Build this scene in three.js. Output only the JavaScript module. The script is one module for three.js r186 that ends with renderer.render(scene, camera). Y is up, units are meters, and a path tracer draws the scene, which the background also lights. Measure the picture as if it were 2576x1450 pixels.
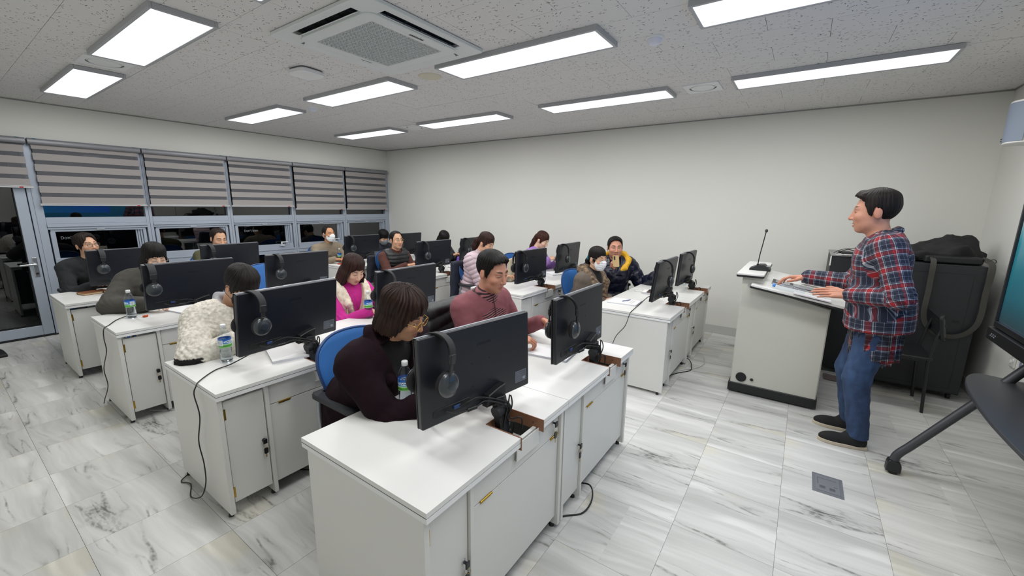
import * as THREE from 'three';
import { RoundedBoxGeometry } from 'three/addons/geometries/RoundedBoxGeometry.js';
import { mergeGeometries } from 'three/addons/utils/BufferGeometryUtils.js';
import { ImprovedNoise } from 'three/addons/math/ImprovedNoise.js';
import { RectAreaLightUniformsLib } from 'three/addons/lights/RectAreaLightUniformsLib.js';
import { FontLoader } from 'three/addons/loaders/FontLoader.js';
import { TextGeometry } from 'three/addons/geometries/TextGeometry.js';

// ---------------------------------------------------------------- camera, lights, exposure
const scene = new THREE.Scene();
scene.background = new THREE.Color().setRGB(0.004, 0.005, 0.007);           // night outside
const camera = new THREE.PerspectiveCamera(2 * Math.atan(725 / 1039.66) * 180 / Math.PI, 2576 / 1450, 0.05, 60);
camera.position.set(0, 1.65, 0);
camera.rotation.order = 'YXZ';
camera.rotation.set(-0.197208, 0.608407, 0.0132673);
const renderer = new THREE.WebGLRenderer({ antialias: true });
renderer.toneMapping = THREE.LinearToneMapping;
renderer.toneMappingExposure = 1.0;
renderer.shadowMap.enabled = true;
RectAreaLightUniformsLib.init();
const LAMP_POWER = 14.6, LAMP_GLOW = 1.05;                                    // radiance of the panels' light, glow of their diffusers
const ROOM = { x0: -7.45, x1: 1.43, z0: -5.96, z1: 0.5, h: 2.753 };
const LAMP_X = [-5.83, -3.87, -1.895, 0.035], LAMP_Z = [-1.11, -2.765, -4.36], LAMP_L = 1.36, LAMP_W = 0.31;
// each ceiling panel gets its own area light in lampPanel()

// ---------------------------------------------------------------- helpers
let seed = 7;
const rnd = () => { seed = (seed * 1664525 + 1013904223) >>> 0; return seed / 4294967296; };
const rr = (a, b) => a + (b - a) * rnd();
const V = (x, y, z) => new THREE.Vector3(x, y, z);
const noise = new ImprovedNoise();
const nz = (x, y, z) => noise.noise(x, y, z);
const fbm = (x, y, z, o = 4) => { let s = 0, a = 0.5, f = 1; for (let i = 0; i < o; i++) { s += a * nz(x * f + 3.1 * i, y * f + 1.7 * i, z * f); a *= 0.5; f *= 2.03; } return s; };
const clamp = (x, a, b) => x < a ? a : x > b ? b : x;
const lerp = (a, b, t) => a + (b - a) * t;
const smooth = (a, b, x) => { const t = clamp((x - a) / (b - a), 0, 1); return t * t * (3 - 2 * t); };
const names = {};
const numbered = n => { names[n] = (names[n] ?? -1) + 1; return names[n] ? `${n}_${String(names[n]).padStart(3, '0')}` : n; };

const mats = {};
function mat(color, roughness = 0.6, o = {}) {                                // color: hex/CSS (sRGB)
  const key = JSON.stringify([color, roughness, o], (k, v) => v && v.isTexture ? v.uuid : v);
  if (mats[key]) return mats[key];
  const { physical, ...rest } = o;
  const M = (physical || rest.transmission !== undefined || rest.clearcoat !== undefined || rest.sheen !== undefined) ? THREE.MeshPhysicalMaterial : THREE.MeshStandardMaterial;
  return mats[key] = new M({ color, roughness, side: THREE.DoubleSide, ...rest });
}
function mesh(name, geo, material, parent, kindly) {
  const m = new THREE.Mesh(Array.isArray(geo) ? merge(geo) : geo, material);
  m.name = parent === scene || !parent ? numbered(name) : name;
  m.castShadow = m.receiveShadow = true;
  (parent || scene).add(m);
  return m;
}
function merge(list) {
  list = list.map(g => { g = g.index ? g.toNonIndexed() : g; for (const k of Object.keys(g.attributes)) if (!['position', 'normal', 'uv', 'color'].includes(k)) g.deleteAttribute(k); g.clearGroups && g.clearGroups(); return g; });
  const all = k => list.every(g => g.attributes[k]);
  for (const k of ['uv', 'color']) if (!all(k)) list.forEach(g => g.deleteAttribute(k));
  return list.length === 1 ? list[0] : mergeGeometries(list);
}
function thing(name, label, category, at = [0, 0, 0], turn = 0, group) {
  const o = new THREE.Group(); o.name = numbered(name); scene.add(o);
  o.position.set(...at); o.rotation.y = turn; o.userData = { label, category };
  if (group) o.userData.group = group;
  return o;
}
function tag(o, label, category, group) { o.userData = { ...o.userData, label, category }; if (group) o.userData.group = group; return o; }
function structure(o, label) { o.userData.kind = 'structure'; if (label) o.userData.label = label; return o; }
function struct(name, label) { const o = new THREE.Group(); o.name = name; scene.add(o); return structure(o, label); }
function dup(root, label, at, turn = 0, group) {
  const r = root.clone(); r.name = numbered(root.name.replace(/_\d{3}$/, '')); scene.add(r);
  r.userData = { ...root.userData, label }; if (group) r.userData.group = group;
  if (at) r.position.set(...at); r.rotation.set(0, turn, 0);
  return r;
}
// boxes: centre and size, softened edges when c > 0
function bx(x, y, z, w, h, d, c = 0) {
  const g = c ? new RoundedBoxGeometry(w, h, d, 1, c) : new THREE.BoxGeometry(w, h, d);
  return g.translate(x, y, z);
}
const bxx = (x0, x1, y0, y1, z0, z1, c = 0) => bx((x0 + x1) / 2, (y0 + y1) / 2, (z0 + z1) / 2, Math.abs(x1 - x0), Math.abs(y1 - y0), Math.abs(z1 - z0), c);
function cyl(a, b, r0, r1 = r0, n = 16, open = false) {
  a = V(...a); b = V(...b);
  const d = b.clone().sub(a), g = new THREE.CylinderGeometry(r1, r0, d.length(), n, 1, open);
  g.applyQuaternion(new THREE.Quaternion().setFromUnitVectors(V(0, 1, 0), d.normalize()));
  return g.translate((a.x + b.x) / 2, (a.y + b.y) / 2, (a.z + b.z) / 2);
}
function tube(pts, r, n = 24, m = 8, closed = false, tension = 0.5) {
  const c = new THREE.CatmullRomCurve3(pts.map(p => p.isVector3 ? p : V(...p)), closed, 'catmullrom', tension);
  return new THREE.TubeGeometry(c, n, r, m, closed);
}
function lathe(pts, n = 24) { return new THREE.LatheGeometry(pts.map(p => new THREE.Vector2(p[0], p[1])), n); }
function rrect(w, h, r) {
  const s = new THREE.Shape(), x = -w / 2, y = -h / 2;
  s.moveTo(x + r, y); s.lineTo(x + w - r, y); s.quadraticCurveTo(x + w, y, x + w, y + r); s.lineTo(x + w, y + h - r); s.quadraticCurveTo(x + w, y + h, x + w - r, y + h);
  s.lineTo(x + r, y + h); s.quadraticCurveTo(x, y + h, x, y + h - r); s.lineTo(x, y + r); s.quadraticCurveTo(x, y, x + r, y);
  return s;
}
function extr(shape, depth, bevel = 0, steps = 6) {
  return new THREE.ExtrudeGeometry(shape, { depth, bevelEnabled: bevel > 0, bevelSize: bevel, bevelThickness: bevel, bevelSegments: 1, curveSegments: steps });
}
function dataTex(n, m, fn, srgb = true, repeat = true) {
  const d = new Uint8Array(n * m * 4);
  for (let j = 0; j < m; j++) for (let i = 0; i < n; i++) {
    const c = fn(i, j); const k = (j * n + i) * 4;
    d[k] = clamp(c[0], 0, 255); d[k + 1] = clamp(c[1], 0, 255); d[k + 2] = clamp(c[2], 0, 255); d[k + 3] = c.length > 3 ? c[3] : 255;
  }
  const t = new THREE.DataTexture(d, n, m); t.magFilter = THREE.LinearFilter; t.minFilter = THREE.LinearMipmapLinearFilter;
  if (repeat) t.wrapS = t.wrapT = THREE.RepeatWrapping;
  if (srgb) t.colorSpace = THREE.SRGBColorSpace;
  t.needsUpdate = true; return t;
}
function canvasTex(w, h, draw) {
  const c = document.createElement('canvas'); c.width = w; c.height = h; draw(c.getContext('2d'), w, h);
  const t = new THREE.CanvasTexture(c); t.colorSpace = THREE.SRGBColorSpace; return t;
}
const loader = new FontLoader();
const FONT = await loader.loadAsync('fonts/droid/droid_sans_bold.typeface.json');
const FONT_R = await loader.loadAsync('fonts/droid/droid_sans_regular.typeface.json');
function text(str, size, depth = 0.0006, font = FONT) {
  const g = new TextGeometry(str, { font, size, depth, curveSegments: 2, bevelEnabled: false });
  g.computeBoundingBox(); const b = g.boundingBox;
  return g.translate(-(b.max.x + b.min.x) / 2, -(b.max.y + b.min.y) / 2, 0);
}
const ROWS = ['lectern row', 'third row from windows', 'second row from windows', 'window row'];
const SEATS = ['fourth from white wall', 'third from white wall', 'second from white wall', 'beside the white wall'];
const where = (r, s) => `${ROWS[r]}, ${SEATS[s]}`;
// ---------------------------------------------------------------- room shell
const wallPaint = mat('#dcdcd6', 0.85, { bumpMap: dataTex(256, 256, (i, j) => { const v = 128 + 60 * fbm(i / 9, j / 9, 0, 3); return [v, v, v]; }, false), bumpScale: 0.0004 });
const wm = (name, geo, label) => { const o = mesh(name, geo, wallPaint); o.name = name; return structure(o, label); };
wm('wall_far', bxx(ROOM.x0 - 0.2, ROOM.x1 + 0.2, 0, ROOM.h + 0.1, ROOM.z0 - 0.2, ROOM.z0), 'plain white painted wall');
wm('wall_right', bxx(ROOM.x1, ROOM.x1 + 0.2, 0, ROOM.h + 0.1, ROOM.z0, ROOM.z1), 'white wall behind the presentation screen');
wm('wall_near', bxx(ROOM.x0 - 0.2, ROOM.x1 + 0.2, 0, ROOM.h + 0.1, ROOM.z1, ROOM.z1 + 0.2), 'white wall');
wm('wall_left', [bxx(ROOM.x0 - 0.2, ROOM.x0, 2.345, ROOM.h + 0.1, ROOM.z0, ROOM.z1), bxx(ROOM.x0 - 0.2, ROOM.x0, 0, 2.345, 0.16, ROOM.z1)], 'white painted wall band above the windows');
const baseMat = mat('#b9b9b6', 0.6);
for (const [n, g] of [['baseboard_far', bxx(ROOM.x0, ROOM.x1, 0, 0.11, ROOM.z0, ROOM.z0 + 0.012, 0.003)], ['baseboard_right', bxx(ROOM.x1 - 0.012, ROOM.x1, 0, 0.11, ROOM.z0 + 0.012, ROOM.z1, 0.003)], ['baseboard_near', bxx(ROOM.x0, ROOM.x1 - 0.012, 0, 0.11, ROOM.z1 - 0.012, ROOM.z1, 0.003)]]) {
  const o = mesh(n, g, baseMat); o.name = n; structure(o, 'light grey skirting strip');
}
// grey shadow-gap moulding round the ceiling
const gapMat = mat('#8f8f8c', 0.6);
[bxx(ROOM.x0, ROOM.x1, ROOM.h - 0.012, ROOM.h, ROOM.z0, ROOM.z0 + 0.012), bxx(ROOM.x1 - 0.012, ROOM.x1, ROOM.h - 0.012, ROOM.h, ROOM.z0 + 0.012, ROOM.z1), bxx(ROOM.x0, ROOM.x0 + 0.012, ROOM.h - 0.012, ROOM.h, ROOM.z0 + 0.012, ROOM.z1)].forEach((g, i) => {
  const o = mesh('trim', g, gapMat); o.name = 'trim_' + (i + 1); structure(o, 'thin grey moulding under the ceiling edge');
});

// ---- floor: square marble-print vinyl tiles
{
  const N = 1024, S = 2.4;
  const tex = dataTex(N, N, (i, j) => {
    const x = i / N * S, y = j / N * S;                                      // veins run along u
    const wx = 0.2 * fbm(x * 1.1, y * 1.6, 5.2, 3), wy = 0.11 * fbm(x * 0.9 + 7, y * 1.4, 1.3, 4) + 0.035 * fbm(x * 3.2, y * 5.1, 8.8, 3);
    const u = x + wx, v = y + wy + 0.07 * x;
    const soft = fbm(u * 0.7, v * 7, 2.1, 4), band = fbm(u * 1.1, v * 26, 4.4, 4), fine = fbm(u * 1.8, v * 64, 6.4, 3);
    const ridge = 1 - Math.abs(nz(u * 0.9, v * 11, 9.7)) * 13, ridge2 = 1 - Math.abs(nz(u * 1.4 + 4, v * 21, 3.3)) * 12;
    const broken = smooth(0.0, 0.25, fbm(x * 2.2, y * 5, 6.1, 3)), grit = smooth(-0.15, 0.25, nz(x * 42, y * 90, 0.5));
    let t = 0.772 + 0.16 * soft + 0.075 * band + 0.028 * fine;
    t -= 0.3 * Math.max(0, ridge) * broken * (0.4 + 0.6 * grit);
    t -= 0.2 * Math.max(0, ridge2) * smooth(0.02, 0.25, fbm(x * 2 + 9, y * 4, 2.2, 3)) * (0.4 + 0.6 * grit);
    t += 0.07 * smooth(0.12, 0.3, fbm(u * 1.0 + 11, v * 7.5, 7.7, 3));
    t += 0.012 * nz(x * 160, y * 160, 1);
    const warm = smooth(0.1, 0.3, fbm(x * 1.5 + 20, y * 2.4, 3.7, 3)) * 9;
    const c = clamp(t, 0.36, 0.93) * 255;
    return [c + warm * 0.25, c - warm * 0.05, c - 3 - warm];
  });
  const fm = new THREE.MeshStandardMaterial({ map: tex, roughness: 0.42, side: THREE.DoubleSide });
  const floor = struct('floor', 'grey and white marble-print floor of square tiles');
  const bed = mesh('floor_bed', bxx(ROOM.x0, ROOM.x1, -0.1, -0.004, ROOM.z0, ROOM.z1), mat('#6f6f6c', 0.8), floor);
  const p = 0.4575, X0 = -0.3786, Z0 = -0.235, gap = 0.0007;
  const geos = {};
  for (let a = -17; a <= 5; a++) for (let b = -14; b <= 3; b++) {
    const x0 = Math.max(X0 + a * p, ROOM.x0), x1 = Math.min(X0 + (a + 1) * p, ROOM.x1), z0 = Math.max(Z0 + b * p, ROOM.z0), z1 = Math.min(Z0 + (b + 1) * p, ROOM.z1);
    if (x1 - x0 < 0.01 || z1 - z0 < 0.01) continue;
    const w = x1 - x0 - 2 * gap, d = z1 - z0 - 2 * gap, v = Math.floor(rnd() * 14), key = [w.toFixed(3), d.toFixed(3), v].join();
    if (!geos[key]) {
      const g = new THREE.BoxGeometry(w, 0.004, d);
      const ou = ((v * 0.381) % 1), ov = ((v * 0.617 + 0.13) % 1), uv = g.attributes.uv, ps = g.attributes.position;
      for (let i = 0; i < uv.count; i++) uv.setXY(i, ou + ps.getX(i) / S, ov + ps.getZ(i) / S);
      geos[key] = g;
    }
    const t = mesh('floor_tile', geos[key], fm, floor); t.position.set((x0 + x1) / 2, -0.002, (z0 + z1) / 2);
  }
}
// ---- ceiling: staggered fissured boards
{
  const N = 1024, S = 1.0;
  const hgt = new Float32Array(N * N);
  for (let k = 0; k < 520; k++) {                                            // fissures: short broken worm marks
    let x = rnd() * N, y = rnd() * N, a = rr(-0.6, 0.6) + (rnd() < 0.2 ? 1.2 : 0); const L = rr(5, 19) * (rnd() < 0.5 ? 0.6 : 1), w = rr(0.5, 1.5);
    for (let s = 0; s < L; s++) {
      x += Math.cos(a); y += Math.sin(a); a += rr(-0.35, 0.35);
      for (let dj = -3; dj <= 3; dj++) for (let di = -3; di <= 3; di++) {
        const d = Math.hypot(di, dj); if (d > w + 1) continue;
        const q = ((Math.round(y) + dj + N) % N) * N + (Math.round(x) + di + N) % N; hgt[q] = Math.max(hgt[q], clamp(w + 1 - d, 0, 1));
      }
    }
  }
  for (let k = 0; k < 900; k++) { const q = Math.floor(rnd() * N * N), v = rr(0.3, 0.8); hgt[q] = v; hgt[(q + 1) % (N * N)] = v; }
  const map = dataTex(N, N, (i, j) => { const c = 214 + 7 * nz(i / 5, j / 5, 2) - 128 * hgt[j * N + i]; return [c, c - 1, c - 2]; });
  const bump = dataTex(N, N, (i, j) => { const c = 255 - 230 * hgt[j * N + i]; return [c, c, c]; }, false);
  const cm = new THREE.MeshStandardMaterial({ map, bumpMap: bump, bumpScale: 0.003, roughness: 0.9, side: THREE.DoubleSide });
  const ceil = struct('ceiling', 'suspended ceiling of staggered fissured white boards');
  mesh('ceiling_slab', bxx(ROOM.x0, ROOM.x1, ROOM.h + 0.012, ROOM.h + 0.12, ROOM.z0, ROOM.z1), mat('#777773', 0.9), ceil);
  const L = 0.65, D = 0.325, gap = 0.0011, geos = {};
  for (let r = -8; r <= 12; r++) {
    const z0 = Math.max(-3.6 + r * D, ROOM.z0), z1 = Math.min(-3.6 + (r + 1) * D, ROOM.z1);
    if (z1 - z0 < 0.01) continue;
    const off = ((r % 2) + 2) % 2 === 0 ? -0.013 : -0.338;
    for (let c = -12; c <= 3; c++) {
      const x0 = Math.max(off + c * L, ROOM.x0), x1 = Math.min(off + (c + 1) * L, ROOM.x1);
      if (x1 - x0 < 0.01) continue;
      const w = x1 - x0 - 2 * gap, d = z1 - z0 - 2 * gap, v = Math.floor(rnd() * 12), key = [w.toFixed(3), d.toFixed(3), v].join();
      if (!geos[key]) {
        const g = new THREE.BoxGeometry(w, 0.012, d), uv = g.attributes.uv, ps = g.attributes.position;
        for (let i = 0; i < uv.count; i++) uv.setXY(i, v * 0.271 % 1 + ps.getX(i) / S, v * 0.413 % 1 + ps.getZ(i) / S);
        geos[key] = g;
      }
      const t = mesh('ceiling_board', geos[key], cm, ceil); t.position.set((x0 + x1) / 2, ROOM.h + 0.006 + (rnd() < 0.12 ? 0.0015 : 0), (z0 + z1) / 2);
    }
  }
}
// ---- window wall: aluminium bays, door, night glass
const alu = mat('#a9b2bf', 0.42, { metalness: 0.25 });
const aluDark = mat('#3c4046', 0.5);
const nightGlass = mat('#aab0b4', 0.015, { transmission: 1, thickness: 0, ior: 1.75, physical: true });
const gx = ROOM.x0;
const bayZ = i => -0.87 - 1.006 * i;
const BAY_NAMES = ['beside the glass door', 'second from the glass door', 'third from the glass door', 'fourth from the glass door', 'in the corner by the white wall'];
for (let i = 0; i < 5; i++) {
  const a = bayZ(i), b = i === 4 ? ROOM.z0 : bayZ(i + 1);                      // a > b
  const w = struct('window_' + (i + 1), 'grey aluminium window bay with dark night glass, ' + BAY_NAMES[i]);
  const J = 0.035;                                                            // half mullion
  mesh('mullion', bxx(gx - 0.12, gx, 0, 2.345, a - J, a + (i ? 0 : J), 0.003), alu, w);
  mesh('mullion', bxx(gx - 0.12, gx, 0, 2.345, b, b + (i === 4 ? 0.1 : J), 0.003), alu, w);
  mesh('joint_line', bxx(gx - 0.01, gx + 0.001, 0, 2.345, b - 0.0015, b + 0.0015), aluDark, w);
  const A = a - J, B = b + (i === 4 ? 0.1 : J);
  mesh('head_rail', bxx(gx - 0.12, gx, 2.29, 2.345, B, A, 0.003), alu, w);
  mesh('transom', [bxx(gx - 0.12, gx, 1.36, 1.435, B, A, 0.004), bxx(gx - 0.11, gx + 0.018, 1.318, 1.338, B, A, 0.004), bxx(gx - 0.11, gx + 0.008, 1.338, 1.36, B, A, 0.002)], alu, w);
  mesh('sash_track', [bxx(gx - 0.1, gx + 0.004, 1.29, 1.316, B, A, 0.003), bxx(gx - 0.1, gx - 0.012, 1.262, 1.288, B + 0.02, A - 0.02, 0.003)], alu, w);
  // lower opening sash with stepped profile
  const y0 = 0.86, y1 = 1.262;
  mesh('sash', [bxx(gx - 0.09, gx - 0.008, y0, y0 + 0.075, B + 0.015, A - 0.015, 0.004), bxx(gx - 0.09, gx - 0.015, y0, y1, A - 0.06, A - 0.015, 0.004), bxx(gx - 0.09, gx - 0.015, y0, y1, B + 0.015, B + 0.05, 0.004), bxx(gx - 0.1, gx - 0.03, y0 + 0.05, y1, B + 0.055, B + 0.075, 0.003), bxx(gx - 0.1, gx - 0.04, y0 + 0.05, y1, B + 0.08, B + 0.1, 0.003), bxx(gx - 0.1, gx - 0.05, y0 + 0.05, y1, B + 0.103, B + 0.12, 0.003)], alu, w);
  mesh('sill_rail', [bxx(gx - 0.12, gx + 0.006, 0.775, 0.835, B, A, 0.004), bxx(gx - 0.12, gx + 0.016, 0.835, 0.86, B, A, 0.004)], alu, w);
  mesh('bottom_rail', bxx(gx - 0.12, gx, 0, 0.1, B, A, 0.004), alu, w);
  const h = mesh('latch_plate', bxx(gx - 0.015, gx + 0.006, 1.276, 1.288, (A + B) / 2 - 0.035, (A + B) / 2 + 0.045, 0.003), mat('#c9cdd0', 0.35, { metalness: 0.4 }), w);
  if (i > 0) {
    const hz = B + 0.22;
    mesh('handle', [bxx(gx - 0.01, gx + 0.03, 0.905, 0.925, hz - 0.035, hz + 0.035, 0.004), bxx(gx + 0.02, gx + 0.04, 0.92, 0.97, hz + 0.01, hz + 0.03, 0.004), bxx(gx + 0.022, gx + 0.04, 0.962, 0.98, hz - 0.09, hz + 0.03, 0.005)], mat('#d6d9da', 0.35), w);
  }
  for (const [p0, p1, zz0, zz1] of [[1.43, 2.3, B, A], [y0 + 0.07, y1 + 0.01, B + 0.1, A - 0.05], [0.09, 0.78, B, A]]) {
    mesh('pane', bxx(gx - 0.0605, gx - 0.06, p0, p1, zz0, zz1), nightGlass, w);
    mesh('pane', bxx(gx - 0.0845, gx - 0.084, p0, p1, zz0, zz1), nightGlass, w);
  }
}
{ // glass door in the bay by the near wall
  const d = struct('door_1', 'grey aluminium framed glass door with a silver lever handle');
  const a = 0.16, b = -0.835;
  mesh('frame', [bxx(gx - 0.12, gx, 0, 2.345, a - 0.05, a, 0.003), bxx(gx - 0.12, gx, 2.27, 2.345, b, a - 0.05, 0.003), bxx(gx - 0.12, gx - 0.004, 0, 2.27, b, b + 0.035, 0.003)], alu, d);
  mesh('leaf_frame', [bxx(gx - 0.1, gx - 0.012, 0.02, 2.26, b + 0.042, b + 0.135, 0.005), bxx(gx - 0.1, gx - 0.012, 0.02, 2.26, a - 0.14, a - 0.055, 0.005), bxx(gx - 0.1, gx - 0.012, 2.16, 2.26, b + 0.135, a - 0.14, 0.005), bxx(gx - 0.1, gx - 0.012, 0.02, 0.14, b + 0.135, a - 0.14, 0.005)], alu, d);
  mesh('seal', [bxx(gx - 0.07, gx - 0.02, 0.14, 2.16, b + 0.135, b + 0.142), bxx(gx - 0.07, gx - 0.02, 0.14, 0.147, b + 0.142, a - 0.14), bxx(gx - 0.08, gx + 0.002, 0.0, 0.018, b, a - 0.05)], mat('#15171a', 0.7), d);
  mesh('pane', bxx(gx - 0.0505, gx - 0.05, 0.14, 2.16, b + 0.135, a - 0.14), nightGlass, d);
  mesh('pane', bxx(gx - 0.0705, gx - 0.07, 0.14, 2.16, b + 0.135, a - 0.14), nightGlass, d);
  const chrome = mat('#d4d6d8', 0.22, { metalness: 0.9 });
  const hd = mesh('handle', [bx(gx - 0.008, 0.85, b + 0.085, 0.008, 0.235, 0.042, 0.0035), cyl([gx - 0.01, 0.885, b + 0.085], [gx + 0.05, 0.885, b + 0.085], 0.011), bxx(gx + 0.035, gx + 0.055, 0.875, 0.897, b + 0.075, b + 0.215, 0.006)], chrome, d);
  mesh('lever', bxx(gx - 0.145, gx - 0.125, 0.885, 0.905, b + 0.075, b + 0.2, 0.006), chrome, d);
  mesh('lock', [cyl([gx - 0.006, 0.778, b + 0.085], [gx + 0.008, 0.778, b + 0.085], 0.013)], mat('#1c1c1e', 0.4), hd);
}
// ---- zebra roller blinds
{
  const cas = mat('#85868a', 0.45, { metalness: 0.3 }), fab = mat('#a29d9b', 0.95, { transmission: 0.06, thickness: 0 }), sheer = mat('#6a6b70', 0.9, { transparent: true, opacity: 0.62 }), rail = mat('#b9b9ba', 0.4, { metalness: 0.35 }), red = mat('#b8232a', 0.5);
  const NM = ['over the glass door', 'over the window beside the glass door', 'over the second window from the glass door', 'over the third window from the glass door', 'over the fourth window from the glass door', 'over the corner window by the white wall'];
  for (let i = 0; i < 6; i++) {
    const a = i === 0 ? 0.14 : bayZ(i - 1) + 0.004, b = i === 0 ? -0.866 : Math.max(bayZ(i) + 0.004, ROOM.z0 + 0.05);
    const za = a - 0.006, zb = b + 0.004, len = za - zb, zc = (za + zb) / 2, yb = i === 0 ? 1.775 : i > 3 ? 1.528 : 1.575;
    const o = thing('zebra_blind', `grey striped roller blind ${i ? 'lowered halfway ' : ''}${NM[i]}`, 'blind', [gx + 0.06, yb, zc], 0, 'zebra roller blinds');
    const Y = y => y - yb;
    const prof = new THREE.Shape(); prof.moveTo(-0.05, 0); prof.lineTo(0.02, 0); prof.quadraticCurveTo(0.042, 0.004, 0.042, 0.03); prof.quadraticCurveTo(0.042, 0.062, 0.02, 0.066); prof.lineTo(-0.05, 0.066);
    const cg = extr(prof, len - 0.006).rotateY(0).translate(0, Y(2.268), -(len - 0.006) / 2);
    mesh('headrail', cg, cas, o);
    for (const q of [-1, 1]) mesh('bracket', bx(0.03, Y(2.336), q * (len / 2 - 0.06), 0.03, 0.004, 0.03), mat('#9fc3cf', 0.3), o);
    mesh('bottom_rail', [bx(0, 0.008, 0, 0.02, 0.018, len - 0.012, 0.004), bx(0.004, 0.022, 0, 0.012, 0.008, len - 0.02, 0.002)], rail, o);
    mesh('pull_tag', bx(0.0115, 0.008, -len / 2 + 0.1, 0.004, 0.012, 0.03, 0.001), red, o);
    mesh('sheer_fabric', bxx(-0.0025, -0.002, 0.02, Y(2.27), -len / 2 + 0.03, len / 2 - 0.03), sheer, o);
    for (let k = 0, y = 0.026; y < Y(2.26); k++, y += 0.124) {
      const top = Math.min(y + 0.078, Y(2.268)), g = new THREE.PlaneGeometry(len - 0.05, top - y, 24, 1), ps = g.attributes.position;
      for (let q = 0; q < ps.count; q++) ps.setZ(q, 0.0025 * nz(ps.getX(q) * 4, k * 3.3, i * 7.7));
      mesh('fabric_band', g.rotateY(Math.PI / 2).translate(0.001, (y + top) / 2, 0), fab, o);
    }
  }
}
// "Don't lean" lettering on the glass
{
  const lettering = mat('#8d9396', 0.8), spots = [[0, 0.76], [2, 0.70]];
  for (const [i, f] of spots) {
    const z = lerp(bayZ(i + 1), bayZ(i), f);
    const o = tag(mesh('glass_lettering', text("Don't lean", 0.034, 0.0005, FONT_R).rotateY(Math.PI / 2), lettering), `pale lettering on the glass of the window bay ${BAY_NAMES[i]}`, 'sign', 'warning lettering on the windows');
    o.position.set(gx - 0.058, 1.185, z);
  }
}
// ---------------------------------------------------------------- ceiling fittings
const white = mat('#dfe1e2', 0.45), offWhite = mat('#d9d9d4', 0.5), black = mat('#131416', 0.55), darkGrey = mat('#2a2c30', 0.5);
{
  const frameM = mat('#a9abae', 0.45), diff = new THREE.MeshStandardMaterial({ color: '#ffffff', emissive: new THREE.Color().setRGB(0.93, 0.95, 1.0), emissiveIntensity: LAMP_GLOW, roughness: 0.6, side: THREE.DoubleSide });
  const dz = ['panel row by the white wall', 'middle panel row', 'panel row by the glass door'], dx = ['first from the windows', 'second from the windows', 'third from the windows', 'fourth from the windows'];
  const bw = LAMP_L, bd = LAMP_W, f = 0.02, d = 0.034;
  const fr = merge([bxx(-bw / 2 - f, bw / 2 + f, -d, 0, bd / 2, bd / 2 + f, 0.003), bxx(-bw / 2 - f, bw / 2 + f, -d, 0, -bd / 2 - f, -bd / 2, 0.003), bxx(-bw / 2 - f, -bw / 2, -d, 0, -bd / 2, bd / 2, 0.003), bxx(bw / 2, bw / 2 + f, -d, 0, -bd / 2, bd / 2, 0.003)]);
  const df = extr(rrect(bw - 0.001, bd - 0.001, 0.012), 0.004).rotateX(Math.PI / 2).translate(0, -d + 0.008, 0);
  LAMP_Z.forEach((z, j) => LAMP_X.forEach((x, i) => {
    const o = thing('ceiling_light', `flat ceiling light, ${dz[2 - j]}, ${dx[i]}`, 'light', [x, ROOM.h, z], 0, 'flat ceiling light panels');
    mesh('frame', fr, frameM, o); mesh('diffuser', df, diff, o);
    const l = new THREE.RectAreaLight(new THREE.Color().setRGB(0.98, 0.98, 0.975), LAMP_POWER, bw, bd);
    l.position.set(0, -d - 0.004, 0); l.rotation.x = -Math.PI / 2; l.castShadow = true; o.add(l);
  }));
}
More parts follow.
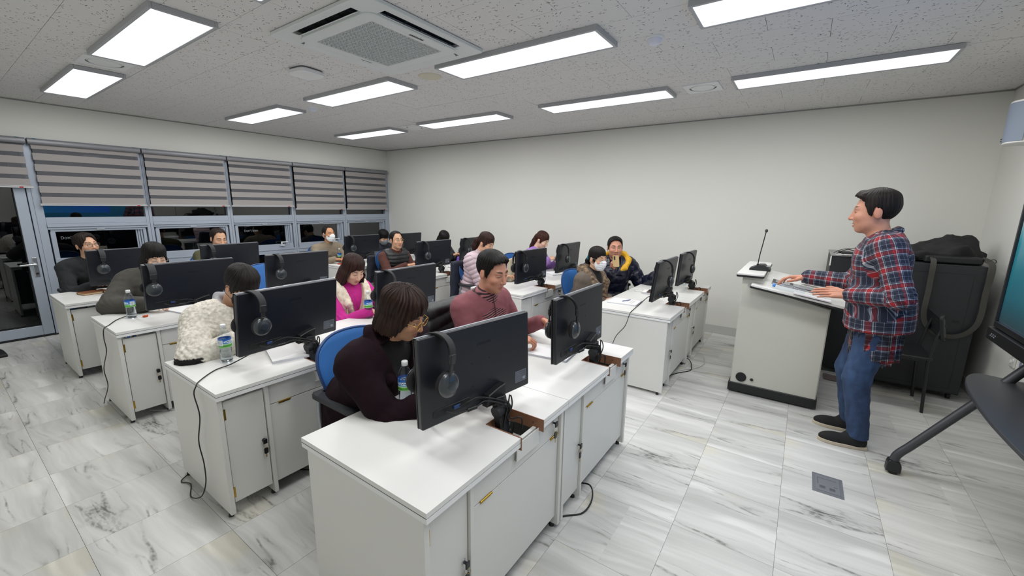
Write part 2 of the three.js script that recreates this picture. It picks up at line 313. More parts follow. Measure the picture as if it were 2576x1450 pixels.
{ // four-way ceiling air conditioner
  const o = thing('ceiling_air_conditioner', 'white four-way ceiling air conditioner with a triangular lattice grille', 'air conditioner', [-2.55, ROOM.h, -2.035]);
  const c = mat('#d3d8d8', 0.5), dk = mat('#202428', 0.6), S = 0.5, lo = -0.028;
  // outer plate: four corners and rims round the slots
  const plate = new THREE.Shape(); const q = S, r = 0.02;
  plate.moveTo(-q + r, -q); plate.lineTo(q - r, -q); plate.quadraticCurveTo(q, -q, q, -q + r); plate.lineTo(q, q - r); plate.quadraticCurveTo(q, q, q - r, q); plate.lineTo(-q + r, q); plate.quadraticCurveTo(-q, q, -q, q - r); plate.lineTo(-q, -q + r); plate.quadraticCurveTo(-q, -q, -q + r, -q);
  const cut = (x0, x1, y0, y1) => { const h = new THREE.Path(); h.moveTo(x0, y0); h.lineTo(x1, y0); h.lineTo(x1, y1); h.lineTo(x0, y1); h.lineTo(x0, y0); plate.holes.push(h); };
  for (const [a0, a1, b0, b1] of [[-0.32, 0.32, 0.365, 0.45], [-0.32, 0.32, -0.45, -0.365], [0.365, 0.45, -0.32, 0.32], [-0.45, -0.365, -0.32, 0.32]]) cut(a0, a1, b0, b1);
  mesh('outer_panel', extr(plate, 0.018, 0.003).rotateX(Math.PI / 2).translate(0, -0.006, 0), c, o);
  mesh('slot_lining', bxx(-0.47, 0.47, -0.004, -0.001, -0.47, 0.47), dk, o);
  // flaps hang open in each slot
  for (let k = 0; k < 4; k++) {
    const g = new THREE.BoxGeometry(0.63, 0.004, 0.06).rotateX(0.55).translate(0, -0.03, 0.4).rotateY(k * Math.PI / 2);
    const fl = mesh('flap', g, c, o);
    for (const x of [-0.26, -0.13, 0, 0.13, 0.26]) mesh('vane', bx(x, -0.012, 0.415, 0.004, 0.014, 0.05).rotateY(k * Math.PI / 2), mat('#3c4247', 0.5), o);
  }
  // raised centre with rounded corners and a window for the grille
  const ctr = rrect(0.75, 0.75, 0.07), hole = new THREE.Path(); const w = 0.292; hole.moveTo(-w, -w); hole.lineTo(-w, w); hole.lineTo(w, w); hole.lineTo(w, -w); hole.lineTo(-w, -w); ctr.holes.push(hole);
  mesh('centre_panel', extr(ctr, 0.022, 0.005).rotateX(Math.PI / 2).translate(0, -0.012, 0), c, o);
  mesh('filter', bxx(-0.31, 0.31, -0.02, -0.012, -0.31, 0.31), mat('#2d3236', 0.8), o);
  const bars = [], n = 17, st = 2 * w / n, y = -0.036;
  for (let k = 0; k <= n; k++) { const t = -w + k * st; bars.push(bx(0, y, t, 2 * w, 0.006, 0.0032), bx(t, y, 0, 0.0032, 0.006, 2 * w)); }
  for (let k = -n + 1; k < n; k++) { const a = Math.max(-w, -w + k * st), b = Math.min(w, w + k * st); const L = (b - a) * Math.SQRT2; if (L > 0.02) bars.push(new THREE.BoxGeometry(L, 0.006, 0.0032).rotateY(-Math.PI / 4).translate((a + b) / 2, y, (a + b) / 2 - k * st)); }
  mesh('grille', bars, mat('#ccd1d1', 0.5), o);
  const lg = mesh('logo', text('SAMSUNG', 0.018, 0.0008).rotateX(Math.PI / 2).rotateY(Math.PI / 2), dk, o); lg.position.set(0.335, -0.0405, -0.02);
  mesh('status_slit', bx(-0.335, -0.0402, -0.13, 0.004, 0.001, 0.09), dk, o);
}
{ // diffusers, detectors, access point
  const vg = [extr((() => { const s = rrect(0.3, 0.3, 0.012), h = new THREE.Path(); h.absarc(0, 0, 0.118, 0, Math.PI * 2); s.holes.push(h); return s; })(), 0.008, 0.002, 24).rotateX(Math.PI / 2)];
  const disc = lathe([[0, -0.012], [0.06, -0.014], [0.098, -0.01], [0.1, -0.004], [0.098, 0]], 36), ring = lathe([[0.118, -0.008], [0.108, 0.004], [0.104, 0.004]], 36);
  for (const [x, z, l] of [[-4.84, -1.09, 'near the glass door'], [-0.93, -4.40, 'over the aisle by the lectern'], [-4.83, -4.39, 'near the white wall'], [-2.85, -2.79, null]]) {
    if (!l) { // flush cream disc
      tag(mesh('ceiling_speaker', lathe([[0, -0.009], [0.085, -0.009], [0.1, -0.005], [0.102, 0]], 36).translate(x, ROOM.h, z), mat('#c9c5b2', 0.6)), 'flat cream round ceiling cover beside the air conditioner', 'ceiling speaker'); continue;
    }
    const o = thing('air_diffuser', `square white ceiling air outlet with a round disc, ${l}`, 'air outlet', [x, ROOM.h, z], 0, 'round air outlets');
    mesh('frame', vg, white, o); mesh('disc', disc, white, o); mesh('ring', ring, mat('#5b5f64', 0.6), o);
  }
  for (const [x, z, l] of [[-0.965, -3.0, 'between the long panels above the aisle'], [-4.93, -2.9, 'over the second row from the windows']]) {
    const o = thing('smoke_detector', `small round white smoke detector ${l}`, 'detector', [x, ROOM.h, z], 0, 'smoke detectors');
    mesh('base', lathe([[0, -0.012], [0.052, -0.012], [0.058, -0.008], [0.058, 0]], 28), white, o);
    mesh('sensor', lathe([[0, -0.045], [0.024, -0.044], [0.038, -0.036], [0.042, -0.026], [0.05, -0.02], [0.05, -0.012]], 28), mat('#d4d8e6', 0.4), o);
  }
  const a = thing('wireless_access_point', 'white curved wireless access point on the ceiling by the air conditioner', 'access point', [-3.62, ROOM.h, -2.1], 0.1);
  mesh('shell', extr(rrect(0.21, 0.21, 0.06), 0.022, 0.008, 10).rotateX(Math.PI / 2).translate(0, -0.018, 0), white, a);
  mesh('mount', extr(rrect(0.2, 0.2, 0.05), 0.014, 0.002, 10).rotateX(Math.PI / 2), mat('#55595c', 0.6), a);
  mesh('status_lamp', bx(-0.085, -0.0475, 0.02, 0.005, 0.001, 0.005), new THREE.MeshStandardMaterial({ color: '#3fae5c', emissive: '#3fae5c', emissiveIntensity: 0.6, side: THREE.DoubleSide }), a);
}
// ---------------------------------------------------------------- computer desks
const deskWhite = mat('#d3d3cf', 0.42), deskTop = mat('#dbdbd8', 0.34), edgeWhite = mat('#e2e3e3', 0.4), brown = mat('#8a6148', 0.45, { metalness: 0.15 }), gold = mat('#b8963f', 0.25, { metalness: 0.9 }), groove = mat('#55585e', 0.6), steel = mat('#b9bbbd', 0.25, { metalness: 0.9 }), keyBlack = mat('#101113', 0.4);
const DW = 0.94, DD = 0.72, DH = 0.72;
function makeDesk(first) {
  const o = thing('computer_desk', 'desk', 'desk');
  const shape = (inset) => { // local x = world x (front at 0), shape y = -z
    const s = new THREE.Shape(), i = inset, n0 = 0.52, n1 = 0.70;
    s.moveTo(-DD + i, 0.001); s.lineTo(-i, 0.001); s.lineTo(-i, n0); s.lineTo(-0.183, n0); s.lineTo(-0.183, n1); s.lineTo(-i, n1); s.lineTo(-i, DW - 0.001); s.lineTo(-DD + i, DW - 0.001); s.lineTo(-DD + i, 0.001);
    return s;
  };
  const lay = (s, y, t) => extr(s, t).rotateX(-Math.PI / 2).translate(0, y, 0);
  mesh('tabletop', lay(shape(0), DH - 0.018, 0.018), deskTop, o);
  mesh('top_groove', lay(shape(0.003), DH - 0.0215, 0.0035), groove, o);
  mesh('under_top', lay(shape(0), DH - 0.040, 0.0185), edgeWhite, o);
  const y1 = DH - 0.041, px = -0.035;
  mesh('side_panel', bxx(-DD + 0.03, -0.02, 0.025, y1, -0.03, -0.006, 0.002), deskWhite, o);
  mesh('side_panel', bxx(-DD + 0.03, -0.02, 0.025, y1, -DW + 0.006, -DW + 0.03, 0.002), deskWhite, o);
  mesh('divider', bxx(-DD + 0.12, -0.022, 0.025, y1, -0.252, -0.232, 0.002), deskWhite, o);
  mesh('back_panel', bxx(-0.34, -0.33, 0.06, y1, -0.91, -0.252), deskWhite, o);
  for (const [x, z] of [[-0.06, -0.018], [-DD + 0.07, -0.018], [-0.06, -DW + 0.018], [-DD + 0.07, -DW + 0.018], [-0.07, -0.242]]) mesh('foot', cyl([x, 0, z], [x, 0.026, z], 0.014, 0.01, 12), black, o);
  const door = mesh('door', bxx(px - 0.018, px, 0.08, 0.655, -0.228, -0.036, 0.002), deskWhite, o);
  for (const y of [0.14, 0.585]) mesh('hinge', [cyl([px + 0.002, y - 0.03, -0.032], [px + 0.002, y + 0.03, -0.032], 0.0045, 0.0045, 10), bxx(px - 0.003, px + 0.001, y - 0.03, y + 0.03, -0.044, -0.032)], gold, door);
  const lockAt = (y, z, p) => {
    const l = mesh('lock', cyl([px - 0.002, y, z], [px + 0.005, y, z], 0.0115, 0.0105, 18), steel, p);
    mesh('key', [bxx(px + 0.004, px + 0.022, y - 0.0025, y + 0.0025, z - 0.005, z + 0.005), bxx(px + 0.018, px + 0.025, y - 0.016, y + 0.012, z - 0.010, z + 0.012, 0.003)], keyBlack, l);
    mesh('key_ring', new THREE.TorusGeometry(0.012, 0.0009, 6, 20).rotateY(0.9).translate(px + 0.02, y - 0.03, z), mat('#b39a63', 0.3, { metalness: 0.8 }), l);
    mesh('spare_key', extr(rrect(0.02, 0.034, 0.008), 0.003, 0.001).rotateY(Math.PI / 2).translate(px + 0.016, y - 0.06, z - 0.001), keyBlack, l);
    mesh('key_blade', bxx(px + 0.0165, px + 0.0185, y - 0.098, y - 0.076, z - 0.003, z + 0.003), mat('#b39a63', 0.3, { metalness: 0.8 }), l);
  };
  lockAt(0.365, -0.205, door);
  const fascia = mesh('upper_panel', bxx(px - 0.018, px, 0.553, y1 - 0.002, -DW + 0.034, -0.256, 0.002), deskWhite, o);
  lockAt(0.63, -0.85, fascia);
  const flap = mesh('lower_panel', bxx(px - 0.018, px, 0.08, 0.549, -DW + 0.034, -0.256, 0.002), deskWhite, o);
  for (const z of [-0.335, -0.865]) mesh('hinge', [cyl([px + 0.003, 0.551, z - 0.035], [px + 0.003, 0.551, z + 0.035], 0.0048, 0.0048, 10), bxx(px, px + 0.0015, 0.54, 0.551, z - 0.032, z + 0.032)], gold, flap);
  // brown metal cable recess in the front edge
  const t = 0.004, n0 = -0.52, n1 = -0.70, bk = -0.183, up = DH + 0.003, dn = DH - 0.055;
  mesh('recess_edging', [bxx(bk, 0.004, dn, up, n0 - t, n0, 0.001), bxx(bk, 0.004, dn, up, n1, n1 + t, 0.001), bxx(bk, bk + t, dn, up, n1, n0, 0.001)], brown, o);
  mesh('recess_tray', [bxx(bk, -0.02, 0.60, 0.604, n1, n0), bxx(bk, bk + 0.003, 0.604, dn, n1, n0), bxx(-0.023, -0.02, 0.604, DH - 0.041, n1 + t, n0 - t)], deskWhite, o);
  mesh('screw', [cyl([-0.05, DH - 0.022, n1 + t], [-0.05, DH - 0.022, n1 + t + 0.002], 0.004, 0.004, 10)], mat('#6d4a36', 0.4, { metalness: 0.4 }), o);
  return o;
}
// near pair and far pair of every row: front edge x, z where the pair begins
const DESK = [[-0.838, -0.76, -0.838, -3.575], [-2.262, -0.715, -2.342, -3.56], [-3.93, -0.70, -3.92, -3.55], [-5.37, -0.66, -5.365, -3.56]];
const deskAt = (r, s) => s < 2 ? [DESK[r][0], DESK[r][1] - DW * s] : [DESK[r][2], DESK[r][3] - DW * (s - 2)];
let desk0 = null;
for (let r = 0; r < 4; r++) for (let s = 0; s < 4; s++) {
  const [x, z] = deskAt(r, s), label = `white computer desk, ${where(r, s)}`;
  if (!desk0) { desk0 = makeDesk(); desk0.userData.label = label; desk0.userData.group = 'white computer desks'; desk0.position.set(x, 0, z); }
  else dup(desk0, label, [x, 0, z - (s % 2) * 0.0008], 0, 'white computer desks');
}
// ---------------------------------------------------------------- monitors
const MON = [
  [[-1.064, 0.981, -1.291, 8.5, -2.2], [-1.018, 0.986, -2.171, 0, -1.8], [-1.006, 1.0, -3.95, 1, 6], [-1.054, 0.972, -5.06, 2.3, 3.7]],
  [[-2.451, 0.992, -1.209, -4.5, 7.3], [-2.513, 0.983, -2.164, -1.7, 3.8], [-2.518, 0.976, -4.008, 1.4, 0.2], [-2.472, 0.999, -4.832, -1.6, 4.5]],
  [[-4.048, 0.994, -1.227, 1.4, 7.3], [-4.137, 0.977, -2.158, 4, 6.9], [-4.15, 0.98, -4.06, 3, 6], [-4.15, 0.98, -4.9, -3, 6]],
  [[-5.74, 0.98, -1.215, 0, 5], [-5.51, 0.985, -2.09, -2, 5.7], [-5.763, 0.972, -4.063, 3, 6], [-5.62, 0.976, -4.86, 1, 6.6]],
];
const monBack = mat('#11141c', 0.38, { clearcoat: 0.15, clearcoatRoughness: 0.5 }), monDark = mat('#0d0e11', 0.5), cableM = mat('#0c0c0d', 0.5), logoM = mat('#1f232c', 0.25), stickM = mat('#ffffff', 0.5, { map: canvasTex(128, 96, (c, w, h) => { c.fillStyle = '#4a4f57'; c.fillRect(0, 0, w, h); c.strokeStyle = '#7a808a'; c.lineWidth = 3; c.strokeRect(2, 2, w - 4, h - 4); c.fillStyle = '#6f757e'; for (let i = 0; i < 8; i++) c.fillRect(10, 10 + i * 10, 40 + (i * 37) % 62, 3); c.fillStyle = '#8a9098'; c.fillRect(88, 60, 28, 24); }) });
const MW = 0.613, MH = 0.362;
function makeMonitor(lowBase, arm) {
  const o = thing('computer_monitor', 'monitor', 'monitor');                    // local: +z back, +x towards the white wall, origin at panel centre
  mesh('back_panel', extr(rrect(MW - 0.008, MH - 0.008, 0.006), 0.018, 0.004).translate(0, 0, -0.012), monBack, o);
  mesh('front_bezel', extr((() => { const s = rrect(MW, MH, 0.006), h = new THREE.Path(), a = MW / 2 - 0.007, b = MH / 2 - 0.007; h.moveTo(-a, -b + 0.008); h.lineTo(-a, b); h.lineTo(a, b); h.lineTo(a, -b + 0.008); h.lineTo(-a, -b + 0.008); s.holes.push(h); return s; })(), 0.006).translate(0, 0, -0.0225), monDark, o);
  mesh('screen', bx(0, 0.003, -0.0185, MW - 0.012, MH - 0.02, 0.004), mat('#05060a', 0.15), o);
  mesh('edge_strip', bx(0, MH / 2 + 0.0006, -0.014, MW - 0.004, 0.0012, 0.012), mat('#8c9199', 0.35, { metalness: 0.4 }), o);
  const lg = mesh('logo', text('SAMSUNG', 0.0125, 0.0005), logoM, o); lg.position.set(0.02, MH / 2 - 0.085, 0.0102);
  mesh('rating_sticker', new THREE.PlaneGeometry(0.075, 0.055).translate(MW / 2 - 0.058, -MH / 2 + 0.06, 0.0105), stickM, o);
  for (const [x, y] of [[-0.05, 0.02], [0.05, 0.02], [-0.05, -0.08], [0.05, -0.08]]) mesh('screw_hole', cyl([x, y, 0.0095], [x, y, 0.0107], 0.0038, 0.0038, 10), mat('#050506', 0.6), o);
  const rec = mesh('port_recess', extr(rrect(0.19, 0.03, 0.012), 0.003, 0.001).rotateZ(0).translate(-0.16, -MH / 2 + 0.045, 0.008), mat('#08090b', 0.5), o);
  mesh('port', [bx(-0.14, -MH / 2 + 0.045, 0.014, 0.034, 0.014, 0.01, 0.002)], mat('#27406e', 0.4), rec);
  // bracket and slanting arm down into the desk recess
  const [ax, ay, az] = arm, mx = clamp(ax, -0.12, 0.12);
  mesh('bracket', [extr((() => { const s = new THREE.Shape(); s.moveTo(-0.055, -0.05); s.lineTo(0.05, -0.05); s.lineTo(0.05, 0.02); s.lineTo(0.01, 0.012); s.lineTo(-0.045, -0.006); s.lineTo(-0.055, -0.05); return s; })(), 0.03, 0.004).translate(mx, -0.13, 0.012)], monDark, o);
  const top = V(mx + 0.01, -0.155, 0.045), bot = V(ax, ay, az), n = 12, prof = [];
  const dir = bot.clone().sub(top), sw = new THREE.Shape(); const hw = 0.026, ht = 0.014;
  sw.moveTo(-hw, -ht); sw.quadraticCurveTo(0, -ht * 1.9, hw, -ht); sw.lineTo(hw, ht); sw.lineTo(-hw, ht); sw.lineTo(-hw, -ht);
  const ag = extr(sw, dir.length(), 0.003); ag.applyMatrix4(new THREE.Matrix4().lookAt(bot, top, V(0, 0, -1)).setPosition(top.x, top.y, top.z));
  mesh('arm', [ag, cyl([ax - 0.03, ay + 0.012, az], [ax + 0.03, ay + 0.012, az], 0.02, 0.02, 16)], monDark, o);
  const mid = top.clone().lerp(bot, 0.35);
  mesh('cable_strap', cyl([mid.x - 0.036, mid.y, mid.z + 0.004], [mid.x + 0.036, mid.y + 0.012, mid.z + 0.004], 0.028, 0.028, 14), mat('#17191d', 0.6), o);
  const cb = [];
  cb.push(tube([[-0.2, -MH / 2 + 0.045, 0.018], [-0.16, -MH / 2 + 0.03, 0.04], [-0.08, -MH / 2 + 0.035, 0.06], [-0.02, -0.14, 0.06], [mid.x, mid.y + 0.03, mid.z + 0.034], [mid.x + 0.01, mid.y - 0.04, mid.z + 0.036], [bot.x + 0.035, bot.y + 0.06, bot.z + 0.03], [bot.x + 0.03, bot.y - 0.03, bot.z + 0.01]], 0.0036, 40, 6));
  cb.push(tube([[-0.13, -MH / 2 + 0.045, 0.018], [-0.1, -MH / 2 + 0.06, 0.04], [-0.04, -0.12, 0.05], [mid.x + 0.012, mid.y + 0.04, mid.z + 0.03], [mid.x + 0.02, mid.y - 0.03, mid.z + 0.036], [bot.x + 0.06, bot.y + 0.08, bot.z + 0.05], [bot.x + 0.06, bot.y + 0.01, bot.z + 0.05]], 0.0036, 40, 6));
  cb.push(tube([[mid.x - 0.01, mid.y - 0.05, mid.z + 0.03], [mid.x + 0.02, mid.y + 0.03, mid.z + 0.05], [mid.x + 0.03, mid.y + 0.075, mid.z + 0.03], [mid.x + 0.01, mid.y + 0.03, mid.z + 0.036], [mid.x - 0.02, mid.y - 0.06, mid.z + 0.035]], 0.0034, 30, 6));
  cb.push(cyl([-0.115, -MH / 2 + 0.031, 0.05], [-0.075, -MH / 2 + 0.035, 0.06], 0.0085, 0.0085, 12));
  mesh('cable', cb, cableM, o);
  return o;
}
const monObj = [];
for (let r = 0; r < 4; r++) { monObj[r] = []; for (let s = 0; s < 4; s++) {
  const [x, y, z, yaw, tilt] = MON[r][s], th = Math.PI / 2 - yaw * Math.PI / 180, [fx, dz] = deskAt(r, s);
  const m4 = new THREE.Matrix4().compose(V(x, y, z), new THREE.Quaternion().setFromEuler(new THREE.Euler(tilt * Math.PI / 180, th, 0, 'YXZ')), V(1, 1, 1));
  const foot = V(fx - 0.125, 0.66, dz - 0.575).applyMatrix4(m4.clone().invert());
  const o = makeMonitor(0, [foot.x, foot.y, foot.z]);
  o.position.set(x, y, z); o.rotation.order = 'YXZ'; o.rotation.set(tilt * Math.PI / 180, th, 0);
  tag(o, `slim black monitor, ${where(r, s)}`, 'monitor', 'monitors on the desks'); monObj[r][s] = o;
} }
// ---------------------------------------------------------------- headphones hung on monitors
const padM = mat('#1b1c1f', 0.7), hpM = mat('#17181b', 0.45), cupM = mat('#2b3136', 0.3, { clearcoat: 0.4, clearcoatRoughness: 0.2 }), cushM = mat('#141416', 0.85);
function makeHeadphones() {
  const o = thing('headphones', 'headphones', 'headphones');                    // band in the x-y plane, crown at the origin
  const R = 0.072, pts = [], sec = new THREE.Shape(); const hw = 0.02;
  sec.moveTo(-0.006, -hw); sec.quadraticCurveTo(0.011, -hw, 0.011, 0); sec.quadraticCurveTo(0.011, hw, -0.006, hw); sec.lineTo(-0.006, -hw);
  for (let i = 0; i <= 24; i++) { const a = Math.PI * i / 24; pts.push(V(Math.cos(a) * R * 0.95, -R + Math.sin(a) * R - 0.006, 0)); }
  const strip = (w, t, off, pl) => { // swept flat band
    const g = new THREE.BufferGeometry(), P = [], I = [], n = pl.length;
    pl.forEach((p, i) => { const q = pl[Math.min(i + 1, n - 1)].clone().sub(pl[Math.max(i - 1, 0)]).normalize(), nn = V(q.y, -q.x, 0); for (const [a, b] of [[-w, 0], [-w * 0.8, t], [0, t * 1.35], [w * 0.8, t], [w, 0], [w, -t * 0.5], [-w, -t * 0.5]]) { const v = p.clone().addScaledVector(nn, -(b + off)); P.push(v.x, v.y, a); } });
    const m = 7; for (let i = 0; i < n - 1; i++) for (let k = 0; k < m; k++) { const a = i * m + k, b = i * m + (k + 1) % m, c = a + m, d = b + m; I.push(a, b, c, b, d, c); }
    for (const b0 of [0, (n - 1) * m]) for (let k = 1; k < m - 1; k++) I.push(b0, b0 + k, b0 + k + 1);
    g.setAttribute('position', new THREE.Float32BufferAttribute(P, 3)); g.setIndex(I); g.computeVertexNormals(); return g;
  };
  mesh('headband', strip(0.02, 0.007, 0, pts.map(p => p.clone().add(V(0, 0.006, 0)))), padM, o);
  for (const s of [-1, 1]) {
    const ex = s * R * 0.95;
    mesh('yoke', [bx(ex, -R - 0.012, 0, 0.014, 0.036, 0.036, 0.004), bx(ex, -R - 0.045, 0, 0.006, 0.04, 0.022, 0.002), extr((() => { const q = new THREE.Shape(); q.moveTo(-0.014, 0); q.lineTo(0.014, 0); q.lineTo(0.02, -0.05); q.quadraticCurveTo(0, -0.075, -0.02, -0.05); q.lineTo(-0.014, 0); return q; })(), 0.006, 0.002).rotateY(Math.PI / 2).translate(ex + s * 0.001 - 0.003, -R - 0.055, 0)], hpM, o);
    const cup = mesh('ear_cup', lathe([[0, 0.02], [0.016, 0.0205], [0.017, 0.017], [0.03, 0.016], [0.041, 0.011], [0.045, 0.004], [0.045, 0]], 28).rotateZ(-s * Math.PI / 2), cupM, o); cup.position.set(ex - s * 0.006, -R - 0.1, 0);
    mesh('ear_cushion', new THREE.TorusGeometry(0.034, 0.0135, 10, 28).scale(1, 1, 0.9).rotateY(Math.PI / 2).translate(-s * 0.01, 0, 0), cushM, cup);
  }
  return o;
}
// where each pair hangs: row, seat, offset along the top edge from its middle, turn about the vertical, sideways tilt
const HP = [[0, 0, -0.21, 24, 12], [0, 1, -0.2, 34, 4], [0, 2, -0.12, 22, 4], [0, 3, -0.06, 20, 6], [1, 0, -0.225, 20, 6], [1, 1, -0.225, 30, 6], [1, 2, -0.235, 40, 0], [1, 3, -0.2, 36, 6], [2, 0, -0.26, 4, 2], [2, 1, -0.21, 20, 6], [2, 2, -0.2, 32, 5], [2, 3, -0.22, 34, 5], [3, 0, -0.2, 6, 4], [3, 1, -0.22, 10, 3], [3, 2, -0.23, 32, 3], [3, 3, -0.22, 20, 3]];
let hp0 = null;
for (const [r, s, off, turn, roll] of HP) {
  const label = `black headphones hung on the monitor, ${where(r, s)}`;
  let o; if (!hp0) { o = hp0 = makeHeadphones(); tag(o, label, 'headphones', 'headphones hung on the monitors'); } else o = dup(hp0, label, null, 0, 'headphones hung on the monitors');
  const m = monObj[r][s]; m.updateMatrixWorld();
  const p = V(off, MH / 2 + 0.004, -0.004).applyMatrix4(m.matrixWorld);
  o.position.copy(p); o.rotation.order = 'YXZ'; o.rotation.set(0, (MON[r][s][3] * -1 + turn) * Math.PI / 180, 0); o.rotateX(-roll * Math.PI / 180); o.scale.setScalar(1.1); for (const c of o.children) if (c.name === 'ear_cup') c.rotation.y = -turn * 0.85 * Math.PI / 180;
}
// ---------------------------------------------------------------- blue mesh chairs
const chairBlue = mat('#2f72bd', 0.6, { map: dataTex(64, 64, (i, j) => { const v = ((i % 8 < 2) || (j % 8 < 2)) ? 255 : 214; return [v, v, v]; }) }), chairNavy = mat('#2a5ea6', 0.75), chairPl = mat('#1d2026', 0.5), chairSilver = mat('#9da2a8', 0.35, { metalness: 0.6 });
chairBlue.map.repeat.set(20, 20);
function makeChair() {
  const o = thing('mesh_back_chair', 'chair', 'chair');                          // faces +x, origin on the floor under the seat
  // curved back sheet with thickness
  const back = (inset, thick) => {
    const nU = 16, nV = 12, P = [], U = [], I = [];
    for (let side = 0; side < 2; side++) for (let j = 0; j <= nV; j++) for (let i = 0; i <= nU; i++) {
      const u = i / nU * 2 - 1, v = j / nV;
      const hw = lerp(0.175, 0.232, smooth(0, 0.75, v)) - 0.02 * smooth(0.85, 1, v) - inset, ytop = 0.95 - 0.045 * u * u * u * u - 0.02 * u * u - inset;
      const y = lerp(0.505 + inset, ytop, v), z = u * hw;
      const x = -0.235 + 0.055 * u * u + 0.05 * (1 - v) * (1 - v) - 0.055 * v * v + side * thick;
      P.push(x, y, z); U.push(u * hw, y);
    }
    const W = nU + 1, off = W * (nV + 1);
    for (let j = 0; j < nV; j++) for (let i = 0; i < nU; i++) { const a = j * W + i; I.push(a, a + 1, a + W, a + 1, a + W + 1, a + W); const b = a + off; I.push(b, b + W, b + 1, b + 1, b + W, b + W + 1); }
    const rim = []; for (let i = 0; i < nU; i++) rim.push(i); for (let j = 0; j < nV; j++) rim.push(j * W + nU); for (let i = nU; i > 0; i--) rim.push(nV * W + i); for (let j = nV; j > 0; j--) rim.push(j * W);
    rim.forEach((a, k) => { const b = rim[(k + 1) % rim.length]; I.push(a, a + off, b, b, a + off, b + off); });
    const g = new THREE.BufferGeometry(); g.setAttribute('position', new THREE.Float32BufferAttribute(P, 3)); g.setAttribute('uv', new THREE.Float32BufferAttribute(U, 2)); g.setIndex(I); g.computeVertexNormals(); return { g, rim: rim.map(a => V(P[a * 3] + thick / 2, P[a * 3 + 1], P[a * 3 + 2])) };
  };
  const b = back(0, 0.012);
  mesh('backrest', b.g, chairBlue, o);
  mesh('back_frame', tube(b.rim.filter((_, i) => i % 2 === 0), 0.0085, 80, 6, true), mat('#1c3f73', 0.5), o);
  mesh('back_support', [tube([[-0.12, 0.44, 0], [-0.22, 0.46, 0], [-0.255, 0.56, 0], [-0.258, 0.7, 0]], 0.016, 20, 8), bx(-0.225, 0.52, 0, 0.02, 0.06, 0.16, 0.006)], chairPl, o);
  mesh('seat', extr(rrect(0.45, 0.46, 0.07), 0.05, 0.018, 6).rotateX(-Math.PI / 2).translate(0.02, 0.405, 0), chairNavy, o);
  mesh('seat_pan', extr(rrect(0.42, 0.43, 0.06), 0.014, 0.004).rotateX(-Math.PI / 2).translate(0.02, 0.383, 0), chairPl, o);
  for (const s of [-1, 1]) {
    const z = s * 0.262;
    mesh('armrest', [extr((() => { const q = new THREE.Shape(); q.moveTo(-0.19, -0.016); q.quadraticCurveTo(-0.2, 0.02, -0.165, 0.024); q.lineTo(0.1, 0.03); q.quadraticCurveTo(0.15, 0.024, 0.15, 0); q.quadraticCurveTo(0.145, -0.024, 0.1, -0.026); q.lineTo(-0.13, -0.024); q.quadraticCurveTo(-0.185, -0.026, -0.19, -0.016); return q; })(), 0.02, 0.005).rotateX(-Math.PI / 2).translate(0, 0.665, z), bx(-0.2, 0.672, s * 0.235, 0.03, 0.026, 0.07, 0.006)], chairPl, o);
    mesh('leg', tube([[-0.17, 0.66, z], [-0.175, 0.56, z], [-0.165, 0.46, z], [-0.18, 0.3, z], [-0.215, 0.1, z], [-0.235, 0.012, z]], 0.0135, 24, 10), chairSilver, o);
    mesh('leg', tube([[0.12, 0.66, z], [0.13, 0.5, z], [0.155, 0.3, z], [0.185, 0.1, z], [0.2, 0.012, z]], 0.0135, 24, 10), chairSilver, o);
    mesh('side_rail', [cyl([-0.168, 0.4, z], [0.142, 0.4, z], 0.011, 0.011, 10), cyl([0, 0.4, z], [0, 0.396, s * 0.2], 0.011, 0.011, 8)], chairSilver, o);
    for (const x of [-0.235, 0.2]) mesh('foot_cap', cyl([x, 0, z], [x, 0.02, z], 0.0165, 0.0165, 12), chairPl, o);
  }
  return o;
}
// chair seat centres (x, z, turn in degrees) for every place
const CHAIR = [
  [[-1.775, -1.32, 0], [-1.76, -2.24, 0], [-1.83, -4.12, 10], [-1.98, -4.95, 25]],
  [[-3.16, -1.22, 0], [-3.2, -2.14, 0], [-3.25, -4.05, 0], [-3.27, -5.0, 0]],
  [[-4.87, -1.21, 0], [-4.81, -2.23, 0], [-4.92, -4.06, 0], [-4.87, -4.95, 0]],
  [[-6.44, -1.07, 0], [-6.42, -2.25, 0], [-6.44, -3.88, 0], [-6.38, -4.85, 0]],
];
let chair0 = null;
const chairObj = [];
for (let r = 0; r < 4; r++) { chairObj[r] = []; for (let s = 0; s < 4; s++) {
  const [x, z, t] = CHAIR[r][s], label = `blue mesh-back chair, ${where(r, s)}`;
  if (!chair0) { chair0 = makeChair(); tag(chair0, label, 'chair', 'blue mesh chairs'); chair0.position.set(x, 0, z); chair0.rotation.y = -t * Math.PI / 180; chairObj[r][s] = chair0; }
  else chairObj[r][s] = dup(chair0, label, [x, 0, z], -t * Math.PI / 180, 'blue mesh chairs');
} }
